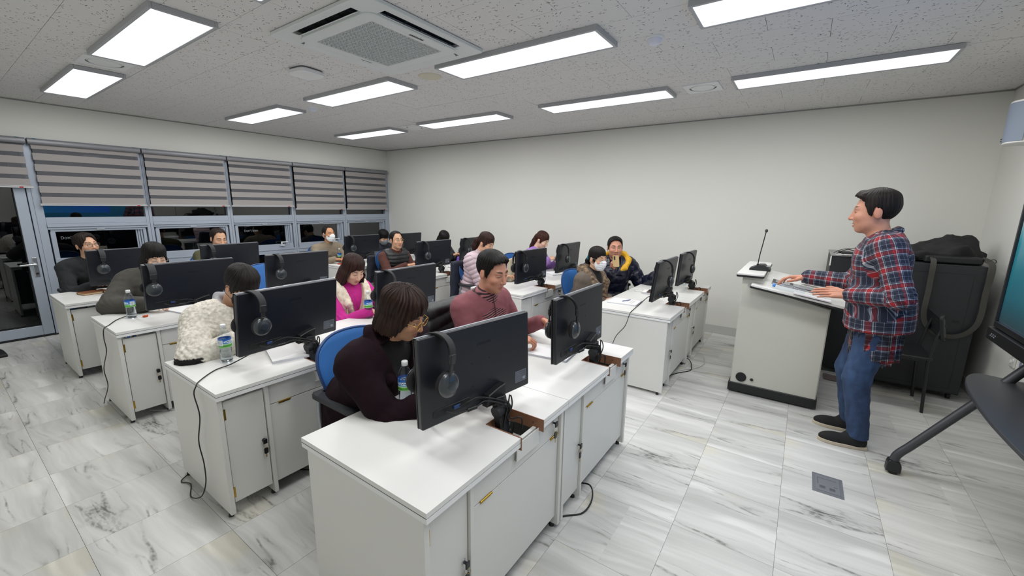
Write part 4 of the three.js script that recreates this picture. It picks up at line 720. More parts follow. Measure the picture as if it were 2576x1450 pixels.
// ---------------------------------------------------------------- people: signed-distance figures meshed with surface nets
function surfaceNet(f, lo, hi, cell) {
  const nx = Math.ceil((hi[0] - lo[0]) / cell) + 1, ny = Math.ceil((hi[1] - lo[1]) / cell) + 1, nzz = Math.ceil((hi[2] - lo[2]) / cell) + 1;
  const val = new Float32Array(nx * ny * nzz), B = 4, far = cell * 2.6 * 1.25 + 0.007;
  for (let k0 = 0; k0 < nzz; k0 += B) for (let j0 = 0; j0 < ny; j0 += B) for (let i0 = 0; i0 < nx; i0 += B) {
    const c = f(lo[0] + (i0 + 1.5) * cell, lo[1] + (j0 + 1.5) * cell, lo[2] + (k0 + 1.5) * cell), skip = Math.abs(c) > far;
    for (let k = k0; k < Math.min(k0 + B, nzz); k++) for (let j = j0; j < Math.min(j0 + B, ny); j++) for (let i = i0; i < Math.min(i0 + B, nx); i++)
      val[(k * ny + j) * nx + i] = skip ? c : f(lo[0] + i * cell, lo[1] + j * cell, lo[2] + k * cell);
  }
  const pos = [], idx = [], id = new Int32Array(nx * ny * nzz).fill(-1);
  const at = (i, j, k) => (k * ny + j) * nx + i;
  const E = [[0, 1], [0, 2], [0, 4], [1, 3], [1, 5], [2, 3], [2, 6], [3, 7], [4, 5], [4, 6], [5, 7], [6, 7]];
  const v = new Float32Array(8);
  for (let k = 0; k < nzz - 1; k++) for (let j = 0; j < ny - 1; j++) for (let i = 0; i < nx - 1; i++) {
    let m = 0;
    for (let c = 0; c < 8; c++) { v[c] = val[at(i + (c & 1), j + ((c >> 1) & 1), k + (c >> 2))]; if (v[c] < 0) m |= 1 << c; }
    if (m === 0 || m === 255) continue;
    let x = 0, y = 0, z = 0, n = 0;
    for (const [a, b] of E) {
      if (((m >> a) & 1) === ((m >> b) & 1)) continue;
      const t = v[a] / (v[a] - v[b]);
      x += (a & 1) + t * ((b & 1) - (a & 1)); y += ((a >> 1) & 1) + t * (((b >> 1) & 1) - ((a >> 1) & 1)); z += (a >> 2) + t * ((b >> 2) - (a >> 2)); n++;
    }
    id[at(i, j, k)] = pos.length / 3; pos.push(lo[0] + (i + x / n) * cell, lo[1] + (j + y / n) * cell, lo[2] + (k + z / n) * cell);
  }
  const quad = (a, b, c, d, flip) => { if (a < 0 || b < 0 || c < 0 || d < 0) return; flip ? idx.push(a, c, b, a, d, c) : idx.push(a, b, c, a, c, d); };
  for (let k = 1; k < nzz - 1; k++) for (let j = 1; j < ny - 1; j++) for (let i = 1; i < nx - 1; i++) {
    const s = val[at(i, j, k)] < 0;
    if (s !== val[at(i + 1, j, k)] < 0) quad(id[at(i, j - 1, k - 1)], id[at(i, j, k - 1)], id[at(i, j, k)], id[at(i, j - 1, k)], !s);
    if (s !== val[at(i, j + 1, k)] < 0) quad(id[at(i - 1, j, k - 1)], id[at(i - 1, j, k)], id[at(i, j, k)], id[at(i, j, k - 1)], !s);
    if (s !== val[at(i, j, k + 1)] < 0) quad(id[at(i - 1, j - 1, k)], id[at(i, j - 1, k)], id[at(i, j, k)], id[at(i - 1, j, k)], !s);
  }
  const nor = new Float32Array(pos.length), e = cell * 0.55;
  for (let q = 0; q < pos.length; q += 3) {
    const x = pos[q], y = pos[q + 1], z = pos[q + 2], d1 = f(x + e, y - e, z - e), d2 = f(x - e, y - e, z + e), d3 = f(x - e, y + e, z - e), d4 = f(x + e, y + e, z + e);
    const a = d1 - d2 - d3 + d4, b = -d1 - d2 + d3 + d4, c = -d1 + d2 - d3 + d4, l = Math.hypot(a, b, c) || 1;
    nor[q] = a / l; nor[q + 1] = b / l; nor[q + 2] = c / l;
  }
  const g = new THREE.BufferGeometry();
  g.setAttribute('position', new THREE.Float32BufferAttribute(pos, 3)); g.setAttribute('normal', new THREE.BufferAttribute(nor, 3)); g.setIndex(idx);
  return g;
}
const smin = (a, b, k) => { const h = Math.max(k - Math.abs(a - b), 0) / k; return Math.min(a, b) - h * h * k * 0.25; };
const smax = (a, b, k) => -smin(-a, -b, k);
function cap(px, py, pz, a, b, ra, rb) {
  const bx_ = b.x - a.x, by = b.y - a.y, bz = b.z - a.z, ax = px - a.x, ay = py - a.y, az = pz - a.z;
  const h = clamp((ax * bx_ + ay * by + az * bz) / (bx_ * bx_ + by * by + bz * bz + 1e-9), 0, 1);
  return Math.hypot(ax - bx_ * h, ay - by * h, az - bz * h) - (ra + (rb - ra) * h);
}
function ell(x, y, z, cx, cy, cz, rx, ry, rz) {
  x -= cx; y -= cy; z -= cz; const k0 = Math.hypot(x / rx, y / ry, z / rz), k1 = Math.hypot(x / (rx * rx), y / (ry * ry), z / (rz * rz));
  return k1 < 1e-6 ? -Math.min(rx, ry, rz) : k0 * (k0 - 1) / k1;
}
function paint(g, fn) { const p = g.attributes.position, c = new Float32Array(p.count * 3); for (let i = 0; i < p.count; i++) { const q = fn(p.getX(i), p.getY(i), p.getZ(i)); c[3 * i] = q[0]; c[3 * i + 1] = q[1]; c[3 * i + 2] = q[2]; } g.setAttribute('color', new THREE.BufferAttribute(c, 3)); return g; }
const lin = h => { const c = new THREE.Color(h); return [c.r, c.g, c.b]; };
const mix3 = (a, b, t) => [lerp(a[0], b[0], t), lerp(a[1], b[1], t), lerp(a[2], b[2], t)];
const box3 = g => { g.computeBoundingBox(); return g.boundingBox; };

// ---- head, in its own axes: +z face, +y up, +x the person's left; origin between the ears
function skullField(o) {
  const w = o.w ?? 1, j = o.jaw ?? 1, L = o.len ?? 1;
  return (x, y, z) => {
    let d = ell(x, y, z, 0, 0.036, -0.014, 0.0765 * w, 0.087, 0.097);
    d = smin(d, ell(x, y, z, 0, -0.03 * L, 0.03, 0.063 * w * (0.6 + 0.4 * j), 0.084 * L, 0.064), 0.03);
    d = smin(d, ell(x, y, z, 0, -0.066 * L, 0.028, 0.052 * j * w, 0.042, 0.052), 0.02);
    return smin(d, ell(x, y, z, 0, -0.094 * L, 0.062, 0.024 * j, 0.018, 0.019), 0.022);
  };
}
function headField(o) {
  const sk = skullField(o), L = o.len ?? 1, m = o.male ? 1 : 0, sm = o.smile ?? 0, nose = o.nose ?? 1;
  const A = (x, y, z) => V(x, y, z);
  const n0 = A(0, 0.014, 0.089), n1 = A(0, -0.03, 0.101 + 0.004 * nose), b0 = A(-0.036, 0.027, 0.076), b1 = A(0.036, 0.027, 0.076), mw = 0.02 + 0.005 * sm, my = -0.0615 * L;
  const u0 = A(-mw, my + 0.005 * sm, 0.079 - 0.004 * sm), u1 = A(0, my + 0.001 - 0.002 * sm, 0.091), u2 = A(mw, my + 0.005 * sm, 0.079 - 0.004 * sm), l0 = A(-mw * 0.75, my - 0.009, 0.08), l1 = A(0, my - 0.0105 - 0.003 * sm, 0.0895), l2 = A(mw * 0.75, my - 0.009, 0.08);
  return (x, y, z) => {
    let d = sk(x, y, z); if (d > 0.045) return d;
    const ax = Math.abs(x);
    d = smin(d, ell(ax, y, z, 0.036, -0.024, 0.062, 0.026, 0.022 + 0.003 * sm, 0.026), 0.02);           // cheeks
    d = smin(d, cap(x, y, z, b0, b1, 0.0115 + 0.0025 * m, 0.0115 + 0.0025 * m), 0.014);                // brow
    d = smax(d, -ell(ax, y, z, 0.031, 0.008, 0.106, 0.019, 0.0115, 0.017), 0.012);                     // eye sockets
    d = smin(d, ell(ax, y, z, 0.031, 0.0075, 0.0765, 0.0165, 0.0115, 0.0115), 0.004);                  // lids
    d = smin(d, cap(x, y, z, n0, n1, 0.007, 0.0125), 0.012); d = smin(d, ell(ax, y, z, 0.0125, -0.034, 0.094, 0.0085, 0.0075, 0.011), 0.006);
    d = smax(d, -ell(ax, y, z, 0.0065, -0.0425, 0.1, 0.003, 0.004, 0.004), 0.003);
    d = smin(d, Math.min(cap(x, y, z, u0, u1, 0.0036, 0.0058), cap(x, y, z, u1, u2, 0.0058, 0.0036)), 0.004);
    d = smin(d, Math.min(cap(x, y, z, l0, l1, 0.0042, 0.0068), cap(x, y, z, l1, l2, 0.0068, 0.0042)), 0.003);
    d = smax(d, -ell(x, y, z, 0, my - 0.0042 + 0.004 * sm * (x * x / (mw * mw)), 0.094, mw * 0.95, 0.0012 + 0.0022 * sm, 0.01), 0.002);
    // ears
    let e = ell(ax - 0.12 * (z + 0.012), y, z, 0.0765 * (o.w ?? 1), -0.004, -0.014, 0.0085, 0.031, 0.0195); e = smax(e, -ell(ax, y, z, 0.0905 * (o.w ?? 1), 0.0, -0.01, 0.006, 0.017, 0.0095), 0.005);
    d = smin(d, e, 0.006);
    return smin(d, cap(x, y, z, A0, A1, 0.052, 0.056), 0.025);                                        // neck root
  };
}
const A0 = new THREE.Vector3(0, -0.06, -0.018), A1 = new THREE.Vector3(0, -0.13, -0.03);
function surfaceZ(f, x, y) { let z = 0.14; for (let i = 0; i < 60; i++) { const d = f(x, y, z); if (d < 0.0004) break; z -= Math.max(d * 0.8, 0.0004); } return z; }
function buildHead(o, cell) {
  const f = headField(o), L = o.len ?? 1, skin = lin(o.skin), lip = mix3(lin(o.lip ?? '#a8574f'), skin, 0.25), brow = lin(o.hairColor ?? '#1c1714'), my = -0.0615 * L, sm = o.smile ?? 0, mw = 0.02 + 0.005 * sm;
  let g = surfaceNet(f, [-0.105, -0.155, -0.13], [0.105, 0.135, 0.13], cell);
  paint(g, (x, y, z) => {
    const ax = Math.abs(x); let c = skin;
    const n = 1 + 0.05 * nz(x * 60, y * 60, z * 60) + 0.04 * nz(x * 18, y * 18, z * 18); c = [c[0] * n, c[1] * n, c[2] * n];
    const red = Math.exp(-((ax - 0.04) ** 2 / 0.0006 + (y + 0.03) ** 2 / 0.0006)) * (z > 0.03 ? 0.35 : 0) + Math.exp(-(ax * ax / 0.0002 + (y + 0.034) ** 2 / 0.0003)) * (z > 0.09 ? 0.35 : 0) + (ax > 0.078 ? 0.3 : 0);
    c = [c[0] * (1 + 0.06 * red), c[1] * (1 - 0.16 * red), c[2] * (1 - 0.14 * red)];
    if (z > 0.06) {
      const dl = Math.hypot(Math.max(ax - mw * 0.7, 0), (y - (my - 0.005) - 0.1 * sm * ax) * 1.0), l = smooth(0.0125, 0.007, dl); c = mix3(c, lip, l * 0.9);
      const by = 0.03 + 0.006 * Math.sin(clamp((ax - 0.014) / 0.034, 0, 1) * 2.2), bt = (o.male ? 0.0052 : 0.0036) * (1 - 0.5 * smooth(0.03, 0.05, ax));
      const bb = smooth(bt + 0.002, bt - 0.0005, Math.abs(y - by)) * smooth(0.011, 0.015, ax) * smooth(0.052, 0.046, ax); c = mix3(c, brow, bb * 0.85);
    }
    return c;
  });
  return { g, f };
}
function eyesFor(o, f, parent, M4, closed) {
  const white_ = mat('#d9d2cb', 0.3), iris = mat('#1a1210', 0.2), lash = mat('#17110f', 0.7);
  for (const s of [-1, 1]) {
    const x = s * 0.031, y = 0.0065, z = surfaceZ(f, x, y);
    const lid = tube([-1, -0.5, 0, 0.5, 1].map(t => { const X = x + t * 0.0145, Y = y + (closed ? -0.001 : 0.0042) * (1 - t * t) + s * t * 0.001 * (closed ? -1 : 1); return V(X, Y, surfaceZ(f, X, Y) + 0.0006); }), 0.0011, 10, 5).applyMatrix4(M4);
    if (!closed) {
      const e = mesh('eye', new THREE.SphereGeometry(1, 16, 10).scale(0.0125, (o.eye ?? 0.0042), 0.004).translate(x, y, z - 0.0018).applyMatrix4(M4), white_, parent);
      mesh('iris', new THREE.SphereGeometry(1, 12, 10).scale(0.0048, Math.min(0.0046, (o.eye ?? 0.0042) * 1.02), 0.0032).translate(x + (o.look ?? 0) * 0.004, y + 0.0003, z - 0.0003).applyMatrix4(M4), iris, e);
    }
    mesh('eyelash', lid, lash, parent);
  }
}
// ---- hair styles: hairline height for an azimuth (0 front .. pi back), thickness, hanging length
const HAIRLINE = {
  short: [[0, 0.1], [0.35, 0.096], [0.6, 0.082], [0.8, 0.055], [0.95, 0.025], [1.12, -0.02], [1.28, -0.02], [1.4, 0.03], [1.75, 0.02], [1.95, -0.035], [2.5, -0.075], [3.15, -0.085]],
  receding: [[0, 0.102], [0.3, 0.106], [0.6, 0.1], [0.85, 0.065], [1.0, 0.025], [1.14, -0.02], [1.28, -0.02], [1.4, 0.03], [1.75, 0.02], [1.95, -0.035], [2.5, -0.075], [3.15, -0.085]],
  fringe: [[0, 0.036], [0.5, 0.034], [0.75, 0.024], [0.95, 0.0], [1.15, -0.025], [1.28, -0.02], [1.4, 0.02], [1.75, 0.01], [1.95, -0.045], [2.5, -0.085], [3.15, -0.09]],
  bob: [[0, 0.046], [0.45, 0.04], [0.7, 0.022], [0.85, -0.02], [1.0, -0.075], [1.25, -0.1], [3.15, -0.11]],
  long: [[0, 0.055], [0.4, 0.048], [0.65, 0.025], [0.82, -0.02], [0.98, -0.1], [1.2, -0.19], [3.15, -0.22]],
  layered: [[0, 0.052], [0.35, 0.046], [0.6, 0.03], [0.8, 0.004], [0.95, -0.03], [1.1, -0.066], [1.4, -0.085], [3.15, -0.1]],
  parted: [[0, 0.1], [0.25, 0.088], [0.5, 0.05], [0.75, 0.012], [0.95, -0.02], [1.2, -0.05], [1.35, 0.0], [1.7, 0.005], [2.0, -0.05], [2.6, -0.085], [3.15, -0.09]],
  pulled: [[0, 0.055], [0.4, 0.045], [0.65, 0.03], [0.85, 0.01], [1.0, -0.03], [1.2, -0.045], [1.35, 0.0], [1.7, 0.005], [2.0, -0.05], [2.6, -0.085], [3.15, -0.09]],
};
function buildHair(o, cell) {
  const h = o.hair, T = HAIRLINE[h.style], sk = skullField(o), hang = h.style === 'bob' || h.style === 'long' || h.style === 'layered', low = T[T.length - 1][1], part = h.part ?? 0;
  const line = p => { let i = 1; while (i < T.length - 1 && T[i][0] < p) i++; return lerp(T[i - 1][1], T[i][1], clamp((p - T[i - 1][0]) / (T[i][0] - T[i - 1][0]), 0, 1)); };
  const tail = (h.tail || []).map(p => [V(p[0], p[1], p[2]), p[3]]);
  const f = (x, y, z) => {
    const az = Math.atan2(Math.abs(x), z + 0.012), yy = hang ? Math.max(y, 0.008) : y, up = smooth(-0.02, 0.1, y), r = Math.hypot(x, z + 0.014);
    let d0 = sk(x * (hang && y < 0.008 ? 1 - (h.flare ?? 0.06) * smooth(0, -0.15, y) : 1), yy, hang && y < 0 ? Math.min(z, 0.055) : z);
    if (d0 > 0.08 && !tail.length) return d0 - 0.03;
    let th = (h.thick ?? 0.01) * (0.55 + 0.45 * up) + (h.top ?? 0.006) * smooth(0.05, 0.115, y) + (h.quiff ?? 0) * smooth(0.5, 1, z / 0.09 + 0.15) * smooth(0.06, 0.1, y) + (hang ? (h.side ?? 0.016) * smooth(0.03, -0.03, y) : 0);
    const a = Math.atan2(x, z - 0.0 + 0.03), st = nz(a * 9 + part * 3, r * 9 + y * 5, 3.3) * 0.6 + 0.4 * Math.sin(a * 34 + 4 * nz(x * 14, y * 14, z * 14)) + 0.7 * nz(x * 26, y * 8, z * 26);
    th += (h.rough ?? 0.0016) * st;
    let yh = line(az) + (h.jag ?? 0.006) * nz(a * 16, 2.2, 0.7) + 0.004 * Math.sin(a * 41);
    if (part) yh += part * 0.012 * Math.sign(x) * smooth(0.9, 0.2, az);
    let d = smax(d0 - th, (yh - y) * 0.75, 0.008);
    if (hang) d = smax(d, low - y + (h.jag ?? 0.006) * 2 * nz(x * 30, 1.1, z * 30), 0.012);
    for (let i = 0; i < tail.length - 1; i++) d = smin(d, cap(x, y, z, tail[i][0], tail[i + 1][0], tail[i][1], tail[i + 1][1]) + (h.rough ?? 0.003) * 1.5 * Math.sin(Math.atan2(x - tail[i][0].x, z - tail[i][0].z) * 9 + 3 * nz(x * 30, y * 10, z * 30)), 0.012);
    return d;
  };
  const lo = [-0.15, Math.min(low, ...tail.map(t => t[0].y - t[1]), -0.1) - 0.03, Math.min(-0.16, ...tail.map(t => t[0].z - t[1] - 0.01))], hi = [0.15, 0.17, 0.15];
  const g = surfaceNet(f, lo, hi, cell), c0 = lin(h.color), c1 = lin(h.light ?? h.color);
  { const p = g.attributes.position, uv = new Float32Array(p.count * 2); for (let i = 0; i < p.count; i++) { const x = p.getX(i), y = p.getY(i), z = p.getZ(i); uv[2 * i] = (Math.abs(Math.atan2(x, z + 0.03)) + 0.3 * y) / Math.PI; uv[2 * i + 1] = y * 3 + Math.hypot(x, z) * 2; } g.setAttribute('uv', new THREE.BufferAttribute(uv, 2)); }
  return paint(g, (x, y, z) => { const a = Math.atan2(x, z + 0.03), t = clamp(0.5 + 0.7 * nz(a * 14, y * 8, z * 6) + 0.3 * nz(a * 50, y * 3, 1), 0, 1); return mix3(c0, c1, t); });
}
// ---- hand: wrist at the origin, fingers along +z, palm down; thumb towards +x when side = 1
function handGeo(pose, side, cell = 0.0034) {
  const bend = { flat: [0.12, 0.15, 0.1], relaxed: [0.35, 0.45, 0.3], curl: [0.75, 0.9, 0.55], grip: [0.95, 1.0, 0.6], type: [0.15, 0.75, 0.5] }[pose], thumbIn = { flat: 0, relaxed: 0.3, curl: 0.7, grip: 0.9, type: 0.4 }[pose];
  const segs = [];
  const F = [[0.029, 0.088, [0.038, 0.024, 0.02], 0.0086], [0.01, 0.092, [0.042, 0.027, 0.021], 0.0088], [-0.009, 0.089, [0.039, 0.025, 0.02], 0.0084], [-0.027, 0.081, [0.031, 0.02, 0.018], 0.0075]];
  F.forEach(([x, z, ph, r], i) => {
    let p = V(x * side, 0.0, z), a = 0, sp = (x - 0.001) * 0.9 * side; segs.push([V(x * side * 0.62, 0, 0.02), p.clone(), 0.0125, r * 1.18]);
    ph.forEach((l, k) => { a += bend[k] * (0.92 + 0.06 * i); const q = p.clone().add(V(Math.sin(sp) * l * Math.cos(a), -Math.sin(a) * l, Math.cos(sp) * Math.cos(a) * l)); segs.push([p, q, r * (1 - 0.09 * k), r * (0.92 - 0.09 * k)]); p = q; });
  });
  const palm = [[V(0.014 * side, -0.001, -0.015), V(0.022 * side, -0.003, 0.075), 0.016, 0.0135], [V(-0.01 * side, -0.001, -0.015), V(-0.02 * side, -0.002, 0.07), 0.0155, 0.013]];
  const t0 = V(0.026 * side, -0.008, 0.022), t1 = V((0.05 - 0.014 * thumbIn) * side, -0.016 - 0.012 * thumbIn, 0.052), t2 = V((0.06 - 0.03 * thumbIn) * side, -0.02 - 0.018 * thumbIn, 0.081), t3 = V((0.062 - 0.04 * thumbIn) * side, -0.022 - 0.022 * thumbIn, 0.103);
  const th = [[V(0.012 * side, -0.004, 0.004), t0, 0.014, 0.014], [t0, t1, 0.0135, 0.0105], [t1, t2, 0.0102, 0.0095], [t2, t3, 0.0093, 0.0078]];
  const f = (x, y, z) => {
    let d = 1; for (const s of palm) d = smin(d, cap(x, y, z, ...s), 0.014);
    let e = 1; for (const s of segs) e = Math.min(e, cap(x, y, z, ...s)); d = smin(d, e, 0.006);
    let t = 1; for (const s of th) t = smin(t, cap(x, y, z, ...s), 0.006); return smin(d, t, 0.008);
  };
  return surfaceNet(f, [-0.09, -0.12, -0.04], [0.09, 0.03, 0.2], cell);
}
const handCache = {};
const hand = (pose, side, cell) => handCache[pose + side + cell] ??= handGeo(pose, side, cell);
function basis(phi, pitch = 0, roll = 0) { // columns: left, up, forward
  const f = V(Math.cos(phi) * Math.cos(pitch), Math.sin(pitch), Math.sin(phi) * Math.cos(pitch));
  let l = V(0, 1, 0).cross(f).normalize(), u = f.clone().cross(l);
  if (roll) { const q = new THREE.Quaternion().setFromAxisAngle(f, roll); l.applyQuaternion(q); u.applyQuaternion(q); }
  return { l, u, f, m: new THREE.Matrix4().makeBasis(l, u, f) };
}
const RAD = Math.PI / 180;
function ik(s, w, a, b, pole) {
  const d = w.clone().sub(s); let L = d.length(); const mx = (a + b) * 0.995; if (L > mx) { w = s.clone().addScaledVector(d, mx / L); L = mx; }
  const n = w.clone().sub(s).normalize(), x = (L * L + a * a - b * b) / (2 * L), h = Math.sqrt(Math.max(a * a - x * x, 0));
  const p = pole.clone().addScaledVector(n, -pole.dot(n)).normalize();
  return { e: s.clone().addScaledVector(n, x).addScaledVector(p, h), w };
}
function person(sp) {
  const o = thing('person', sp.label, 'person', [sp.hip[0], 0, sp.hip[1]], 0);
  if (sp.group) o.userData.group = sp.group;
  const off = V(sp.hip[0], 0, sp.hip[1]), k = sp.scale ?? 1.05, body = basis(sp.body * RAD), fat = sp.fat ?? 0, male = sp.head_.male;
  const cellB = sp.cell ?? 0.011, cellH = sp.cellHead ?? 0.0036;
  const H = V(...sp.head).sub(off), hb = basis(sp.face[0] * RAD, sp.face[1] * RAD, (sp.face[2] ?? 0) * RAD), hs = (sp.headScale ?? 1.0);
  const headM = hb.m.clone().scale(V(hs, hs, hs)).setPosition(H);
  const hip = V(0, sp.stand ? 0.97 : 0.575, 0).add(sp.hipShift ? V(...sp.hipShift) : V(0, 0, 0)), { l, f } = body;
  const neckTop = V(0, -0.11, -0.025).applyMatrix4(headM);
  const N = sp.neck ? V(...sp.neck).sub(off) : neckTop.clone().addScaledVector(V(0, -1, 0), sp.neckLen ?? 0.07).addScaledVector(f, -0.03);
  const sdir = N.clone().sub(hip).normalize(), sl = sp.shoulder ? V(...sp.shoulder).normalize() : l.clone(), fw = sl.clone().cross(sdir).normalize(), sw = (sp.sw ?? (male ? 0.185 : 0.162)) * k;
  const S = [1, -1].map(q => N.clone().addScaledVector(sl, q * sw).addScaledVector(sdir, -0.05).add(sp.shrug ? V(0, sp.shrug[q > 0 ? 0 : 1], 0) : V(0, 0, 0)));
  const arms = [0, 1].map(i => { const q = i ? -1 : 1, W = V(...sp.wrists[i]).sub(off), pole = sp.poles?.[i] ? V(...sp.poles[i]) : V(0, -1, 0).addScaledVector(sl, q * 0.55).addScaledVector(f, -0.35); return { s: S[i], ...ik(S[i], W, 0.285 * k, 0.255 * k, pole) }; });
  const chest = N.clone().lerp(hip, 0.3), waist = N.clone().lerp(hip, 0.66);
  const wide = male ? 1 : 0.93;
  const torso = t => [
    [hip.clone().addScaledVector(l, 0.07), hip.clone().addScaledVector(l, -0.07), (0.122 + fat * 0.6) * k * wide + t], [waist.clone().addScaledVector(sl, 0.055).addScaledVector(fw, 0.012 + fat * 0.5), waist.clone().addScaledVector(sl, -0.055).addScaledVector(fw, 0.012 + fat * 0.5), (0.114 + fat) * k * wide + t],
    [chest.clone().addScaledVector(sl, 0.078 * wide).addScaledVector(fw, 0.012), chest.clone().addScaledVector(sl, -0.078 * wide).addScaledVector(fw, 0.012), (0.117 + fat * 0.5) * k * wide + t],
    [S[0].clone().addScaledVector(sl, -0.03), S[1].clone().addScaledVector(sl, 0.03), 0.066 * k * wide + t], [N.clone().addScaledVector(sdir, -0.01), S[0].clone().lerp(N, 0.35), 0.052 * k + t * 0.6], [N.clone().addScaledVector(sdir, -0.01), S[1].clone().lerp(N, 0.35), 0.052 * k + t * 0.6],
  ];
  const frame = new THREE.Matrix4().makeBasis(sl, sdir, fw).setPosition(N), inv = frame.clone().invert(), ie = inv.elements;
  const loc = (x, y, z) => [ie[0] * x + ie[4] * y + ie[8] * z + ie[12], ie[1] * x + ie[5] * y + ie[9] * z + ie[13], ie[2] * x + ie[6] * y + ie[10] * z + ie[14]];
  const ar = { u0: 0.056 * k * wide, u1: 0.047 * k * wide, f0: 0.046 * k * wide, f1: 0.033 * k };
  // ---- garments: one field each over torso and, if asked, arms
  function garment(c) {
    const t = c.t ?? 0.008, T = torso(t), aLen = c.sleeve ?? 0.97, bones = [];
    if (c.arms !== false) arms.forEach(a => { const we = a.e.clone().lerp(a.w, aLen); bones.push([a.s, a.e, ar.u0 + t * (c.sleeveT ?? 1), ar.u1 + t * (c.sleeveT ?? 1)]); bones.push([a.e, we, ar.f0 + t * (c.sleeveT ?? 1), ar.f1 + t * (c.sleeveT ?? 1) + 0.004]); });
    const nk = c.neck ? [N.clone().addScaledVector(sdir, -0.02), neckTop.clone().lerp(N, 1 - c.neck), 0.062 * k + t * 0.4, 0.058 * k + t * 0.3] : null;
    const hem = c.hem ?? -0.52, amp = c.wrinkle ?? 0.005, fq = c.wf ?? 13, puff = c.puff ?? 0, pitch = c.pitch ?? 0.06, seedN = sp.hip[0] * 3.7 + sp.hip[1] * 1.3;
    const skirt = c.skirt ? [hip.clone().addScaledVector(sdir, 0.05), hip.clone().addScaledVector(sdir, -c.skirt).addScaledVector(f, 0.02)] : null;
    const sk2 = skirt ? [1, -1].map(q => [skirt[0].clone().addScaledVector(l, q * 0.06), skirt[1].clone().addScaledVector(l, q * 0.07)]) : [];
    const field = (x, y, z) => {
      let d = 1; for (const s of T) d = smin(d, cap(x, y, z, s[0], s[1], s[2], s[2]), 0.07);
      for (const [A, B] of sk2) { d = smin(d, cap(x, y, z, A, B, 0.13 * k + t + fat, (c.skirtR ?? 0.135) * k + t + fat), 0.05); }
      let v = 0, vp = null; const [lx, ly, lz] = loc(x, y, z); v = ly;
      let a = 1, av = 0; for (let i = 0; i < bones.length; i++) { const b = bones[i], q = cap(x, y, z, b[0], b[1], b[2], b[3]); if (q < a) { av = (x - b[0].x) * (b[1].x - b[0].x) + (y - b[0].y) * (b[1].y - b[0].y) + (z - b[0].z) * (b[1].z - b[0].z); av /= b[1].distanceTo(b[0]); } a = i % 2 ? smin(a, q, 0.03) : Math.min(a, q); }
      if (a < d) v = av;
      d = smin(d, a, 0.028);
      if (nk) d = smin(d, cap(x, y, z, ...nk), 0.02);
      if (d > 0.05 || d < -0.05) return d;
      if (puff) d -= puff * Math.pow(Math.abs(Math.sin(Math.PI * v / pitch)), 0.55) - puff * 0.5;
      d -= amp * (nz(x * fq + seedN, y * fq * 1.25, z * fq) + 0.55 * nz(x * fq * 2.3, y * fq * 2.1 + seedN, z * fq * 2.3));
      // diagonal drag folds at elbow and armpit
      if (c.folds !== 0 && bones.length) for (const b of arms) { const r = Math.hypot(x - b.e.x, y - b.e.y, z - b.e.z); if (r < 0.13) d -= (c.folds ?? 0.005) * smooth(0.13, 0.03, r) * Math.sin((x * 0.6 + y * 1.3 - z * 0.5) * 150 + 3 * nz(x * 12, y * 12, z * 12)); }
      if (c.fuzz) d -= c.fuzz * (nz(x * 85, y * 85, z * 85) + 0.6 * nz(x * 150, y * 150, z * 150));
      if (c.vneck) { const [dp, w] = c.vneck, cut = Math.max(Math.abs(lx) - w * clamp((ly + dp) / dp, 0, 1.25), 0.02 - lz, -dp - ly); d = smax(d, -cut, 0.006); }
      if (c.armhole) { for (let i = 0; i < 2; i++) { const A = arms[i].s, q = i ? -1 : 1, out = (lx * q) - (sw - 0.012); d = smax(d, out, 0.02); } }
      if (!skirt || c.hem) d = smax(d, hem - ly, 0.008);
      if (c.neckCut !== undefined) d = smax(d, -Math.max(Math.hypot(lx, lz - 0.01) - (c.neckR ?? 0.088), c.neckCut - ly), 0.012);
      return d;
    };
    const all = [...T.map(s => [s[0], s[2]]), ...T.map(s => [s[1], s[2]]), ...bones.flatMap(b => [[b[0], b[2]], [b[1], b[3]]]), ...(nk ? [[nk[1], nk[2]]] : []), ...(skirt ? [[skirt[1], 0.24]] : [])];
    const lo = [0, 1, 2].map(i => Math.min(...all.map(([p, r]) => p.getComponent(i) - r)) - 0.035), hi = [0, 1, 2].map(i => Math.max(...all.map(([p, r]) => p.getComponent(i) + r)) + 0.035);
    lo[1] = Math.max(lo[1], 0.05);
    let g = surfaceNet(field, lo, hi, c.cell ?? cellB);
    const segsUV = [[hip, N, 0.15 * k], ...bones.map(b => [b[0], b[1], b[2]])];
    if (c.uv) g = boneUV(g, segsUV, fw, c.split);
    if (c.tint) paint(g, (x, y, z) => c.tint(...loc(x, y, z), x, y, z, arms));
    return g;
  }
